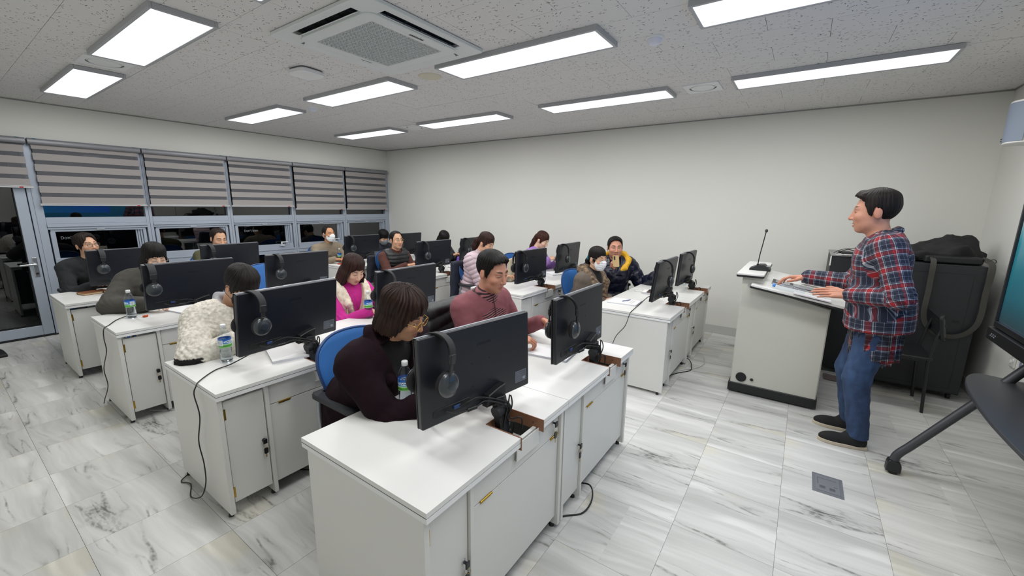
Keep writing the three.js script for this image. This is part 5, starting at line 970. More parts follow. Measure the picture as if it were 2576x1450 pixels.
  function boneUV(g, segs, front, split) {
    g = g.toNonIndexed(); const p = g.attributes.position, n = p.count, uv = new Float32Array(n * 2);
    const fr = segs.map(([a, b, r], i) => { const d = b.clone().sub(a).normalize(); let e = (i === 0 ? front.clone().negate() : V(0, 1, 0).addScaledVector(f, 0.3)).addScaledVector(d, -(i === 0 ? front.clone().negate() : V(0, 1, 0).addScaledVector(f, 0.3)).dot(d)).normalize(); return { a, d, e, w: d.clone().cross(e), r, L: a.distanceTo(b) }; });
    const c = V(0, 0, 0), q = V(0, 0, 0);
    for (let t = 0; t < n; t += 3) {
      c.set(0, 0, 0); for (let i = 0; i < 3; i++) c.add(q.fromBufferAttribute(p, t + i)); c.multiplyScalar(1 / 3);
      let best = 0, bd = 1e9; fr.forEach((s, i) => { const d = cap(c.x, c.y, c.z, segs[i][0], segs[i][1], i === 0 ? 0.16 : s.r, i === 0 ? 0.16 : s.r) * (i === 0 ? 1 : 0.9); if (d < bd) { bd = d; best = i; } });
      const s = fr[best]; let a0 = 0;
      for (let i = 0; i < 3; i++) {
        q.fromBufferAttribute(p, t + i).sub(s.a); let a = Math.atan2(q.dot(s.w), -q.dot(s.e)); if (i === 0) a0 = a; else { while (a - a0 > Math.PI) a -= 2 * Math.PI; while (a - a0 < -Math.PI) a += 2 * Math.PI; }
        const rU = best === 0 ? 0.165 : s.r; uv[2 * (t + i)] = a * rU + (best === 0 ? 0 : 0.031 * best); uv[2 * (t + i) + 1] = q.dot(s.d) + (best > 0 ? 0.17 : 0);
      }
      if (split) { const [lx, ly, lz] = loc(c.x, c.y, c.z); (g.userData.part ??= new Uint8Array(n / 3))[t / 3] = (best === 0 && ((lz > 0.02 && Math.abs(lx) < 0.12 + 0.1 * Math.min(0, ly + 0.1) && ly < -0.03 + 0.3 * (0.12 - Math.abs(lx)) - 0.03) || (ly > -0.01 && Math.hypot(lx, lz) < 0.095))) ? 0 : 1; }
    }
    g.setAttribute('uv', new THREE.BufferAttribute(uv, 2)); return g;
  }
  // ---- skin: head, neck, slim body under the clothes, hands; one geometry
  const { g: headG, f: hf } = buildHead(sp.head_, cellH); headG.applyMatrix4(headM);
  const skin = lin(sp.head_.skin), parts = [headG];
  const TT = torso(-0.02), SB = arms.flatMap(a => [[a.s, a.e, ar.u0 - 0.012, ar.u1 - 0.012], [a.e, a.w.clone().lerp(a.e, -0.05), ar.f0 - 0.012, 0.026 * k]]), neckB = [N.clone().addScaledVector(sdir, -0.04), neckTop, 0.06 * k, 0.056 * hs];
  const sf = (x, y, z) => { let d = 1; for (const s of TT) d = smin(d, cap(x, y, z, s[0], s[1], s[2], s[2]), 0.06); for (const b of SB) d = smin(d, cap(x, y, z, ...b), 0.02); return smin(d, cap(x, y, z, ...neckB), 0.03); };
  const ptsB = [...TT.flatMap(s => [s[0], s[1]]), ...SB.flatMap(b => [b[0], b[1]]), neckTop];
  parts.push(paint(surfaceNet(sf, [0, 1, 2].map(i => Math.min(...ptsB.map(p => p.getComponent(i))) - 0.16), [0, 1, 2].map(i => Math.max(...ptsB.map(p => p.getComponent(i))) + 0.16), 0.014), () => skin));
  arms.forEach((a, i) => {
    const hd = sp.hands?.[i] ?? {}, dir = hd.dir ? V(...hd.dir).normalize() : a.w.clone().sub(a.e).normalize(), pn = hd.palm ? V(...hd.palm).normalize() : V(0, -1, 0), up = pn.clone().negate().addScaledVector(dir, pn.dot(dir)).normalize(), lf = up.clone().cross(dir);
    const m = new THREE.Matrix4().makeBasis(lf, up, dir).scale(V(k, k, k)).setPosition(a.w.clone().addScaledVector(dir, 0.012));
    const g = hand(hd.pose ?? 'relaxed', i === 0 ? -1 : 1, sp.cellHand ?? 0.0042).clone().applyMatrix4(m); parts.push(paint(g, (x, y, z) => { const n = 1 + 0.07 * nz(x * 40, y * 40, z * 40); return [skin[0] * n * 1.02, skin[1] * n * 0.95, skin[2] * n * 0.92]; })); a.hm = m; a.dir = dir;
  });
  mesh('body', merge(parts), skinMat, o);
  eyesFor(sp.head_, hf, o, headM, sp.head_.closed);
  // ---- clothes
  const out = { o, garment, arms, N, hip, headM, hb, sdir, sl, fw, frame, k, hf, off, body };
  for (const c of sp.clothes) {
    const g = garment(c);
    if (c.split && g.userData.part) {
      const pick = w => { const keep = []; g.userData.part.forEach((v, i) => { if (v === w) keep.push(i); }); const r = new THREE.BufferGeometry(); for (const [n, sz] of [['position', 3], ['normal', 3], ['uv', 2]]) { const s = g.attributes[n].array, d = new Float32Array(keep.length * 3 * sz); keep.forEach((tI, q) => d.set(s.subarray(tI * 3 * sz, (tI + 1) * 3 * sz), q * 3 * sz)); r.setAttribute(n, new THREE.BufferAttribute(d, sz)); } return r; };
      mesh(c.name, pick(0), c.m, o); mesh('sleeves', pick(1), c.split, o);
    } else mesh(c.name, g, c.m, o);
  }
  // ---- legs and shoes
  const tr = sp.trousers ?? {}, legs = [1, -1].map(q => {
    const hj = hip.clone().addScaledVector(l, q * 0.085).add(V(0, -0.03, 0)); let kn, an;
    if (sp.stand) { an = V(...sp.ankles[q > 0 ? 0 : 1]).sub(off); kn = sp.knees ? V(...sp.knees[q > 0 ? 0 : 1]).sub(off) : hj.clone().lerp(an, 0.5).addScaledVector(f, 0.03); }
    else { kn = hj.clone().addScaledVector(f, 0.40).addScaledVector(l, q * 0.035); kn.y = 0.5; an = kn.clone().addScaledVector(f, sp.shin ?? -0.02); an.y = 0.09; }
    return { hj, kn, an };
  });
  const hp1 = hip.clone().addScaledVector(l, 0.06), hp2 = hip.clone().addScaledVector(l, -0.06), r0 = 0.098 * k + fat * 0.6, ft = (x, y, z) => { let d = cap(x, y, z, hp1, hp2, 0.118 * k + fat * 0.5, 0.118 * k + fat * 0.5); let e = 1; for (const g of legs) { const q = smin(cap(x, y, z, g.hj, g.kn, r0, 0.07 * k), cap(x, y, z, g.kn, g.an, 0.068 * k, 0.056 * k), 0.03); e = Math.min(e, q); } d = smin(d, e, 0.03); d -= 0.004 * (nz(x * 15, y * 18, z * 15) + 0.6 * nz(x * 34, y * 30, z * 34)); return smax(d, 0.075 - y, 0.005); };
  const lp = [hip, ...legs.flatMap(g => [g.hj, g.kn, g.an])];
  let tg = surfaceNet(ft, [0, 1, 2].map(i => Math.min(...lp.map(p => p.getComponent(i))) - 0.2), [0, 1, 2].map(i => Math.max(...lp.map(p => p.getComponent(i))) + 0.2), sp.stand ? 0.01 : 0.018);
  if (tr.tint) paint(tg, (x, y, z) => tr.tint(x, y, z, legs));
  mesh('trousers', tg, tr.m ?? mat('#1d1f26', 0.85), o);
  legs.forEach((g, i) => {
    const fd = sp.feet?.[i] ? V(...sp.feet[i]).normalize() : f, sl2 = V(0, 1, 0).cross(fd).normalize(), m = new THREE.Matrix4().makeBasis(sl2, V(0, 1, 0), fd).setPosition(g.an.x, 0, g.an.z);
    const sh = (x, y, z) => { let d = smin(ell(x, y, z, 0, 0.045, 0.0, 0.043, 0.06, 0.06), ell(x, y, z, 0, 0.035, 0.115, 0.047, 0.045, 0.105), 0.05); d = smin(d, ell(x, y, z, 0, 0.08, 0.02, 0.042, 0.05, 0.055), 0.03); return smax(smax(d, 0.016 - y, 0.004), y - 0.12 + 0.25 * Math.max(z - 0.02, 0), 0.006); };
    const s = mesh('shoe', surfaceNet(sh, [-0.08, -0.01, -0.09], [0.08, 0.15, 0.25], 0.006).applyMatrix4(m), sp.shoeM ?? mat('#17181a', 0.7), o);
    const so = new THREE.Shape(); so.moveTo(-0.03, -0.055); so.quadraticCurveTo(0, -0.072, 0.03, -0.055); so.quadraticCurveTo(0.046, 0, 0.047, 0.1); so.quadraticCurveTo(0.046, 0.2, 0.005, 0.222); so.quadraticCurveTo(-0.046, 0.21, -0.047, 0.1); so.quadraticCurveTo(-0.046, 0, -0.03, -0.055);
    mesh('sole', extr(so, 0.018, 0.003, 8).rotateX(Math.PI / 2).translate(0, 0.021, 0).applyMatrix4(m), sp.soleM ?? mat('#2a2a2c', 0.7), s);
  });
  // ---- hair, glasses, face mask
  const hg = buildHair(sp.head_, sp.cellHair ?? 0.0042); hg.applyMatrix4(headM); mesh('hair', hg, hairMat, o);
  if (sp.head_.glasses) {
    const G = sp.head_.glasses, rx = G.rx ?? 0.0225, ry = G.ry ?? 0.02, zf = Math.max(surfaceZ(hf, 0.031, 0.006), surfaceZ(hf, 0, 0.006) - 0.004) + 0.009, y0 = 0.002, fm = G.m, r = G.r ?? 0.0013, fr = [];
    for (const s of [-1, 1]) {
      fr.push(new THREE.TorusGeometry(1, r / rx, 8, 32).scale(rx, ry, rx).translate(s * 0.0325, y0, zf));
      fr.push(tube([[s * (0.0325 + rx), y0 + 0.008, zf - 0.001], [s * 0.066, y0 + 0.01, zf - 0.012], [s * 0.077 * (sp.head_.w ?? 1), y0 + 0.01, 0.03], [s * 0.081 * (sp.head_.w ?? 1), y0 + 0.006, -0.012]], r, 20, 6));
    }
    fr.push(tube([[-0.0105, y0 + 0.006, zf], [0, y0 + 0.01, zf + 0.001], [0.0105, y0 + 0.006, zf]], r, 10, 6));
    const gm = mesh('glasses', merge(fr).applyMatrix4(headM), fm, o);
    for (const s of [-1, 1]) mesh('lens', new THREE.CircleGeometry(1, 28).scale(rx, ry, 1).translate(s * 0.0325, y0, zf).applyMatrix4(headM), G.lens ?? mat('#f3f5f6', 0.03, { transmission: 1, thickness: 0, ior: 1.5, physical: true }), gm);
  }
  if (sp.head_.mask) {
    const sk = skullField(sp.head_), L = sp.head_.len ?? 1;
    const mf = (x, y, z) => { const e = Math.min(sk(x, y, z), ell(x, y, z, 0, -0.036, 0.092, 0.026, 0.034, 0.026)); let d = smin(sk(x, y, z), ell(x, y, z, 0, -0.036, 0.09, 0.024, 0.036, 0.026), 0.03) - 0.0075; d -= 0.0016 * Math.sin(y * 260) * smooth(0.06, 0.03, Math.abs(x)); d = smax(d, y - 0.006 + 0.18 * Math.abs(x) * 2.2, 0.004); d = smax(d, -0.112 * L - y, 0.004); return smax(d, 0.03 - z + 0.22 * Math.abs(y + 0.05), 0.004); };
    mesh('face_mask', surfaceNet(mf, [-0.1, -0.14, 0.0], [0.1, 0.03, 0.14], 0.004).applyMatrix4(headM), mat(sp.head_.mask, 0.9), o);
    for (const s of [-1, 1]) mesh('ear_loop', tube([[s * 0.056, -0.02, 0.052], [s * 0.072, -0.002, 0.02], [s * 0.085, 0.012, -0.012], [s * 0.083, -0.03, -0.022], [s * 0.068, -0.055, 0.018], [s * 0.052, -0.07, 0.045]], 0.0014, 24, 5).applyMatrix4(headM), mat(sp.head_.mask, 0.9), o);
  }
  return out;
}
const skinMat = new THREE.MeshPhysicalMaterial({ vertexColors: true, roughness: 0.5, side: THREE.DoubleSide, specularIntensity: 0.7 });
const strandTex = dataTex(512, 64, (i, j) => { const v = 128 + 95 * nz(i / 2.2, j / 26, 1.5) + 60 * nz(i / 5.5, j / 40, 4.5); return [v, v, v]; }, false), hairMat = new THREE.MeshPhysicalMaterial({ vertexColors: true, bumpMap: strandTex, bumpScale: 0.0028, roughness: 0.52, side: THREE.DoubleSide, specularIntensity: 0.4 });
const tinted = (rough = 0.85, o = {}) => new THREE.MeshPhysicalMaterial({ vertexColors: true, roughness: rough, side: THREE.DoubleSide, ...o });
// a soft roll swept along points given in the wearer's torso axes (x left, y up the spine, z forward), origin at the base of the neck
function roll(p, name, pts, m, { fuzz = 0, cell = 0.008, k = 0.02, tint, wr = 0.004 } = {}) {
  const P = pts.map(q => [V(q[0], q[1], q[2]).applyMatrix4(p.frame), q[3]]);
  const f = (x, y, z) => { let d = 1; for (let i = 0; i < P.length - 1; i++) d = smin(d, cap(x, y, z, P[i][0], P[i + 1][0], P[i][1], P[i + 1][1]), k); if (d < 0.04) { d -= wr * nz(x * 22, y * 22, z * 22); if (fuzz) d -= fuzz * (nz(x * 70, y * 70, z * 70) + 0.7 * nz(x * 140, y * 140, z * 140)); } return d; };
  const lo = [0, 1, 2].map(i => Math.min(...P.map(([q, r]) => q.getComponent(i) - r)) - 0.02), hi = [0, 1, 2].map(i => Math.max(...P.map(([q, r]) => q.getComponent(i) + r)) + 0.02);
  const g = surfaceNet(f, lo, hi, cell); if (tint) paint(g, tint);
  return mesh(name, g, m, p.o);
}
// ---------------------------------------------------------------- the people of this room
const rep = (t, s) => { t.repeat.set(1 / s, 1 / s); return t; };
const plaidTex = rep(dataTex(192, 192, (i, j) => {
  const yarn = u => { const d = Math.abs(((u / 192 + 0.5) % 1) - 0.5); const e = Math.abs(u / 192 - 0.5); if (d < 0.105) return [152, 26, 34]; if (d > 0.135 && d < 0.18) return [206, 208, 212]; if (d > 0.22 && d < 0.245) return [150, 156, 166]; if (e < 0.012) return [140, 148, 160]; return [26, 32, 50]; };
  const a = yarn(i), b = yarn(j), w = ((i >> 1) + (j >> 1)) & 1 ? 0.62 : 0.38, n = 8 * nz(i / 3, j / 3, 4);
  return [a[0] * w + b[0] * (1 - w) + n, a[1] * w + b[1] * (1 - w) + n, a[2] * w + b[2] * (1 - w) + n];
}), 0.105);
const stripeTex = rep(dataTex(256, 16, (i, j) => { const s = smooth(-0.3, 0.3, Math.sin(j / 16 * 2 * Math.PI)), n = 8 * nz(i / 4, j, 2); return [lerp(34, 150, s) + n, lerp(18, 94, s) + n, lerp(24, 98, s) + n]; }), 0.0135);
stripeTex.repeat.set(1, 1 / 0.0135);
const heather = (a, b, s) => { const A = lin2(a), B = lin2(b); return rep(dataTex(128, 128, (i, j) => { const t = clamp(0.5 + 0.9 * nz(i / 2.1, j / 5, 3) + 0.3 * (rnd() - 0.5), 0, 1); return [lerp(A[0], B[0], t), lerp(A[1], B[1], t), lerp(A[2], B[2], t)]; }), s); };
const lin2 = h => { const c = new THREE.Color(h).getRGB({}, THREE.SRGBColorSpace); return [c.r * 255, c.g * 255, c.b * 255]; };
const ribBump = rep(dataTex(64, 64, (i, j) => { const v = 128 + 120 * Math.sin(i / 64 * Math.PI * 8); return [v, v, v]; }, false), 0.04);
const weave = rep(dataTex(64, 64, (i, j) => { const v = 128 + 60 * Math.sin(i * 0.8) * Math.sin(j * 0.8) + 50 * nz(i / 3, j / 3, 1); return [v, v, v]; }, false), 0.05);
const cloth = (color, r = 0.9, o = {}) => mat(color, r, { bumpMap: weave, bumpScale: 0.0009, ...o });
const knit = (color, o = {}) => mat(color, 0.92, { bumpMap: ribBump, bumpScale: 0.0012, ...o });
const goldFrame = mat('#c8a860', 0.25, { metalness: 0.85 }), darkFrame = mat('#241d1c', 0.35), silverFrame = mat('#b6aea6', 0.3, { metalness: 0.7 });
const SK = { fair: '#d9b39a', mid: '#cb9f82', tan: '#bd8a66', ruddy: '#bf8a72', deep: '#b78a6c' };
const BL = '#0e0b0a', BR = '#2b1712', DB = '#1a1210';

// row facing the lectern
{
  const p = person({ label: 'person in a dark plum coat and gold glasses leaning over the desk', hip: [-1.86, -1.3], head: [-1.5, 1.135, -1.255], face: [-22, -22, 6], body: -8, scale: 1.08, headScale: 0.99, fat: 0.02, sw: 0.185, cell: 0.009, cellHead: 0.003, cellHair: 0.0036, shoulder: [-0.1, 0.06, -1],
    wrists: [[-1.24, 0.79, -1.5], [-1.25, 0.80, -1.27]], poles: [null, [-0.5, -0.7, 0.6]], hands: [{ pose: 'relaxed' }, { pose: 'type' }],
    head_: { skin: SK.deep, w: 1.06, jaw: 1.12, len: 0.97, hairColor: DB, lip: '#9b5a50', eye: 0.003, glasses: { m: goldFrame, r: 0.0016, rx: 0.023, ry: 0.021, lens: mat('#cdbfa4', 0.03, { transmission: 1, thickness: 0, ior: 1.5, physical: true }) }, hair: { style: 'layered', color: '#120c0a', light: '#3a251c', thick: 0.02, top: 0.014, side: 0.012, rough: 0.005, jag: 0.016, flare: 0.02 } },
    clothes: [{ name: 'undershirt', m: cloth('#0b0b0d'), t: 0.004, arms: false, neck: 0.35 }, { name: 'coat', uv: true, m: cloth('#20141a', 1, { specularIntensity: 0.25, physical: true }), t: 0.03, sleeveT: 0.9, wrinkle: 0.007, wf: 9, folds: 0.006, skirt: 0.16, vneck: [0.25, 0.07], sleeve: 0.98 }] });
  roll(p, 'coat_collar', [[0.05, -0.22, 0.15, 0.02], [0.1, -0.08, 0.125, 0.034], [0.115, 0.02, 0.03, 0.034], [0.06, 0.05, -0.07, 0.036], [-0.06, 0.05, -0.07, 0.036], [-0.115, 0.02, 0.03, 0.034], [-0.1, -0.08, 0.125, 0.034], [-0.05, -0.22, 0.15, 0.02]], cloth('#20141a', 1, { specularIntensity: 0.25, physical: true }), { wr: 0.008 });
}
{
  const p = person({ label: 'person in a maroon striped zip-neck top with both hands at a headset', hip: [-1.88, -2.2], head: [-1.62, 1.222, -2.1], face: [4, -14, 3], body: 0, scale: 1.08, headScale: 1.05, sw: 0.195, cell: 0.009, cellHead: 0.003, cellHair: 0.0036,
    wrists: [[-1.42, 0.86, -2.4], [-1.43, 0.795, -2.08]], poles: [null, [-0.3, -1, 0.7]], hands: [{ pose: 'curl', dir: [0.8, -0.1, 0.2], palm: [0, -0.3, 1] }, { pose: 'curl', dir: [0.75, 0.1, -0.75], palm: [0, -1, -0.2] }],
    head_: { male: 1, skin: SK.ruddy, len: 1.06, jaw: 0.95, hairColor: BL, closed: true, nose: 1.4, hair: { style: 'short', color: '#070606', light: '#141110', thick: 0.011, top: 0.010, quiff: 0.010, rough: 0.0017, part: 0.4 } },
    clothes: [{ name: 'zip_neck_top', uv: true, m: mat('#ffffff', 0.8, { map: stripeTex }), split: mat('#ffffff', 0.8, { map: heather('#6f3d44', '#8d5259', 0.03) }), t: 0.01, neck: 0.55, wrinkle: 0.005, folds: 0.006 }] });
  mesh('zip', tube([[0, 0.035, 0.083], [0, -0.03, 0.115], [0, -0.12, 0.142], [0, -0.3, 0.146]].map(q => V(...q).applyMatrix4(p.frame)), 0.0025, 20, 6), mat('#4a1f2a', 0.6), p.o);
  mesh('chest_tab', bx(0, 0, 0, 0.05, 0.006, 0.002).applyMatrix4(new THREE.Matrix4().makeRotationZ(0.2)).translate(0.075, -0.2, 0.142).applyMatrix4(p.frame), mat('#7f8fae', 0.5), p.o);
}
{
  const p = person({ label: 'person in a brown fur-collared coat, white mask and glasses, hair tied back', hip: [-1.92, -4.15], head: [-1.75, 1.105, -4.09], face: [22, -6, 0], body: 8, scale: 1.06, headScale: 0.99, cell: 0.011,
    wrists: [[-1.66, 0.66, -4.22], [-1.66, 0.66, -4.05]], hands: [{}, {}],
    head_: { skin: SK.mid, hairColor: BL, eye: 0.0042, mask: '#dfe2e6', glasses: { m: silverFrame, r: 0.0011, rx: 0.022, ry: 0.02 }, hair: { style: 'pulled', color: '#0c0908', light: '#1d1614', thick: 0.009, top: 0.008, jag: 0.016, tail: [[0, 0.0, -0.1, 0.03], [0, -0.05, -0.14, 0.028], [0, -0.12, -0.13, 0.02]] } },
    clothes: [{ name: 'undershirt', m: cloth('#121214'), t: 0.006, arms: false, neck: 0.7 }, { name: 'coat', uv: true, m: cloth('#5a4f46', 0.75), t: 0.02, wrinkle: 0.006, skirt: 0.1, vneck: [0.3, 0.05] }] });
  const fur = (x, y, z) => { const t = clamp(0.5 + 0.9 * nz(x * 34, y * 34, z * 34), 0, 1); return mix3(lin('#3d3128'), lin('#8f7a62'), t); };
  roll(p, 'fur_collar', [[0.04, -0.38, 0.17, 0.03], [0.07, -0.2, 0.165, 0.042], [0.105, -0.05, 0.12, 0.05], [0.12, 0.02, 0.01, 0.048], [0.07, 0.03, -0.09, 0.055], [-0.07, 0.03, -0.09, 0.055], [-0.12, 0.02, 0.01, 0.048], [-0.105, -0.05, 0.12, 0.05], [-0.07, -0.2, 0.165, 0.042], [-0.04, -0.38, 0.17, 0.03]], tinted(0.95), { fuzz: 0.006, cell: 0.007, tint: fur });
  mesh('hair_tie', new THREE.TorusGeometry(0.03, 0.01, 8, 18).translate(0, -0.005, -0.118).applyMatrix4(p.headM), mat('#2f7f90', 0.6), p.o);
}
{
  const p = person({ label: 'person in a navy padded jacket with yellow hood lining, holding a gold phone', hip: [-2.0, -4.98], head: [-1.86, 1.155, -4.86], face: [58, 0, 0], body: 55, scale: 1.08, headScale: 1.05, fat: 0.02, sw: 0.2, cell: 0.01, cellHead: 0.0034,
    wrists: [[-1.38, 0.84, -5.0], [-1.755, 0.915, -4.53]], poles: [[0.2, -1, -0.4], null], hands: [{ pose: 'relaxed' }, { pose: 'grip', dir: [0.25, 0.75, 0.35], palm: [0.35, 0.3, -0.9] }], shrug: [0.02, 0],
    head_: { male: 1, skin: SK.ruddy, w: 1.06, jaw: 1.12, hairColor: BL, eye: 0.0036, hair: { style: 'short', color: '#080707', light: '#161210', thick: 0.009, top: 0.008, quiff: 0.006 } },
    clothes: [{ name: 'undershirt', m: cloth('#26262b'), t: 0.006, arms: false, neck: 0.3 }, { name: 'padded_jacket', uv: true, m: mat('#12162a', 0.36), t: 0.032, wrinkle: 0.007, wf: 16, puff: 0.01, pitch: 0.1, vneck: [0.12, 0.05], skirt: 0.05 }] });
  roll(p, 'hood_lining', [[0.04, -0.06, 0.15, 0.014], [0.12, -0.01, 0.125, 0.036], [0.165, 0.05, 0.04, 0.042], [0.13, 0.08, -0.07, 0.04], [0, 0.08, -0.11, 0.034], [-0.12, 0.07, -0.07, 0.034], [-0.14, 0.03, 0.04, 0.03]], mat('#d9a514', 0.55), { wr: 0.008 });
  roll(p, 'hood', [[0.06, -0.03, 0.12, 0.016], [0.15, 0.0, 0.06, 0.034], [0.155, 0.02, -0.03, 0.036], [0.09, 0.03, -0.12, 0.042], [-0.09, 0.03, -0.12, 0.042], [-0.15, 0.01, -0.02, 0.036], [-0.12, -0.02, 0.08, 0.026]], mat('#12162a', 0.36), { wr: 0.008 });
  mesh('zip', [tube([[0.02, -0.1, 0.165], [0.01, -0.3, 0.19], [0.0, -0.5, 0.19]].map(q => V(...q).applyMatrix4(p.frame)), 0.003, 20, 6), tube([[-0.05, -0.03, 0.14], [-0.03, -0.14, 0.178], [0.0, -0.24, 0.19], [0.05, -0.16, 0.18], [0.07, -0.05, 0.14]].map(q => V(...q).applyMatrix4(p.frame)), 0.0025, 30, 6)], mat('#7f879b', 0.35, { metalness: 0.5 }), p.o);
  const ph = thing('smartphone', 'gold smartphone held up by the person in the navy jacket', 'phone', [-1.7, 1.045, -4.50]);
  mesh('case', extr(rrect(0.074, 0.155, 0.012), 0.006, 0.0015).translate(0, 0, -0.004), mat('#b29a6e', 0.3, { metalness: 0.5 }), ph); mesh('camera_bump', extr(rrect(0.02, 0.05, 0.006), 0.003).translate(-0.018, 0.04, 0.0035), mat('#1a1714', 0.3), ph); mesh('phone_screen', bx(0, 0, -0.0058, 0.068, 0.147, 0.001), mat('#0a0b0d', 0.15), ph);
  ph.rotation.set(-0.6, 0.45, 0.3); ph.scale.setScalar(0.9);
}
// third row from the windows
{
  const p = person({ label: 'person in a white fleece jacket and black mask bent over the desk', hip: [-3.22, -1.15], head: [-2.99, 1.10, -1.17], face: [-12, -34, 0], body: -4, scale: 1.08, headScale: 1.05, sw: 0.195, cell: 0.0075, cellHair: 0.0036,
    wrists: [[-2.72, 0.79, -1.42], [-2.82, 0.80, -1.08]], poles: [null, [0.05, -0.45, 1]], hands: [{ pose: 'relaxed' }, { pose: 'curl', dir: [0.5, 0.1, -0.8] }],
    head_: { male: 1, skin: SK.mid, hairColor: BL, closed: true, mask: '#101113', glasses: { m: goldFrame, r: 0.0009, rx: 0.021, ry: 0.018 }, hair: { style: 'fringe', color: '#0a0807', light: '#1f1815', thick: 0.015, top: 0.010, rough: 0.0024, jag: 0.012 } },
    clothes: [{ name: 'fleece_jacket', m: tinted(0.98), t: 0.03, fuzz: 0.0045, wrinkle: 0.007, folds: 0.007, wf: 10, sleeve: 0.97, neckCut: 0.02,
      tint: (lx, ly, lz, x, y, z, arms) => { const n = nz(x * 60, y * 60, z * 60); const b = arms[1], e = Math.hypot(x - b.e.x, y - b.e.y, z - b.e.z); const chestPanel = lz > 0.0 && lx < 0.03 && ly < -0.1 + (lx + 0.07) * 0.6 && Math.abs(lx) < 0.19; const elb = Math.abs(e - 0.085) < 0.010 && y < b.e.y + 0.03 && lx < -0.2; return chestPanel || elb ? lin('#0d0d0f') : mix3(lin('#b7b1a5'), lin('#dcd7cc'), clamp(0.6 + n, 0, 1)); } }] });
  roll(p, 'hood', [[0.05, -0.06, 0.12, 0.02], [0.092, -0.01, 0.08, 0.028], [0.095, 0.035, -0.01, 0.03], [0.05, 0.05, -0.08, 0.034], [-0.05, 0.05, -0.08, 0.034], [-0.095, 0.035, -0.01, 0.03], [-0.092, -0.01, 0.08, 0.028], [-0.05, -0.06, 0.12, 0.02]], cloth('#9a9b9f', 0.9), { wr: 0.008 });
}
{
  const p = person({ label: 'person in a cream fleece vest over a magenta sweater, long hair, looking down', hip: [-3.33, -2.15], head: [-3.16, 1.082, -2.12], face: [2, -28, 0], body: 2, scale: 1.04, headScale: 0.99, sw: 0.17, cell: 0.009, cellHead: 0.0034,
    wrists: [[-2.84, 0.77, -2.32], [-2.86, 0.77, -2.05]], poles: [null, [-0.2, -1, 0.5]], hands: [{ pose: 'relaxed' }, { pose: 'relaxed', dir: [0.6, 0, -0.8] }],
    head_: { skin: SK.fair, len: 1.0, hairColor: BR, lip: '#a43a42', closed: true, hair: { style: 'long', color: '#1a0e0c', light: '#3a211b', thick: 0.014, top: 0.010, side: 0.018, rough: 0.0030, jag: 0.014, flare: 0.16 } },
    clothes: [{ name: 'sweater', uv: true, m: knit('#c4278c'), t: 0.008, neck: 0.6, wrinkle: 0.004, cell: 0.01 }, { name: 'fleece_vest', m: tinted(0.98), t: 0.034, arms: false, armhole: 1, vneck: [0.3, 0.075], fuzz: 0.003, wrinkle: 0.006, neckCut: 0.03, tint: (a, b, c, x, y, z) => mix3(lin('#d3c5ad'), lin('#e9dfcd'), clamp(0.6 + nz(x * 40, y * 40, z * 40), 0, 1)) }] });
  roll(p, 'vest_collar', [[0.03, -0.26, 0.172, 0.018], [0.09, -0.1, 0.15, 0.032], [0.115, -0.0, 0.05, 0.036], [0.06, 0.03, -0.07, 0.04], [-0.06, 0.03, -0.07, 0.04], [-0.115, -0.0, 0.05, 0.036], [-0.09, -0.1, 0.15, 0.032], [-0.03, -0.26, 0.172, 0.018]], tinted(0.98), { fuzz: 0.003, tint: () => lin('#e6dcc9') });
  mesh('zip', [tube([[0.075, -0.06, 0.17], [0.045, -0.2, 0.195], [0.0, -0.34, 0.2]].map(q => V(...q).applyMatrix4(p.frame)), 0.0022, 20, 5), tube([[-0.075, -0.06, 0.17], [-0.045, -0.2, 0.195], [0.0, -0.34, 0.2]].map(q => V(...q).applyMatrix4(p.frame)), 0.0022, 20, 5)], mat('#8d8168', 0.4, { metalness: 0.4 }), p.o);
  mesh('drawstring', tube([[-0.1, -0.03, 0.13], [-0.112, -0.2, 0.178], [-0.115, -0.42, 0.18]].map(q => V(...q).applyMatrix4(p.frame)), 0.004, 20, 6), mat('#e2d6be', 0.8), p.o);
  mesh('earring', new THREE.SphereGeometry(0.004, 10, 8).translate(-0.08, -0.048, -0.005).applyMatrix4(p.headM), mat('#d8c9a0', 0.2, { metalness: 0.8 }), p.o);
}
{
  const p = person({ label: 'person in a lavender quilted jacket with wavy hair tied back', hip: [-3.4, -4.02], head: [-3.17, 1.19, -3.98], face: [-4, -24, 0], body: 0, scale: 1.04, headScale: 0.99, cell: 0.0085,
    wrists: [[-2.98, 0.79, -4.22], [-3.0, 0.785, -4.06]], hands: [{ pose: 'relaxed', dir: [0.9, 0.1, -0.1] }, { pose: 'type', dir: [0.8, 0.1, -0.5] }],
    head_: { skin: SK.mid, hairColor: BR, eye: 0.003, hair: { style: 'pulled', color: '#1b100e', light: '#3b231e', thick: 0.012, top: 0.010, jag: 0.014, rough: 0.0024, tail: [[0, 0.03, -0.09, 0.03], [0, -0.02, -0.13, 0.036], [0, -0.1, -0.14, 0.04], [0.01, -0.17, -0.12, 0.03], [0, -0.22, -0.11, 0.015]] } },
    clothes: [{ name: 'quilted_jacket', uv: true, m: mat('#bba6ad', 0.6), t: 0.022, puff: 0.014, pitch: 0.055, wrinkle: 0.004, neck: 0.25, skirt: 0.06 }] });
}
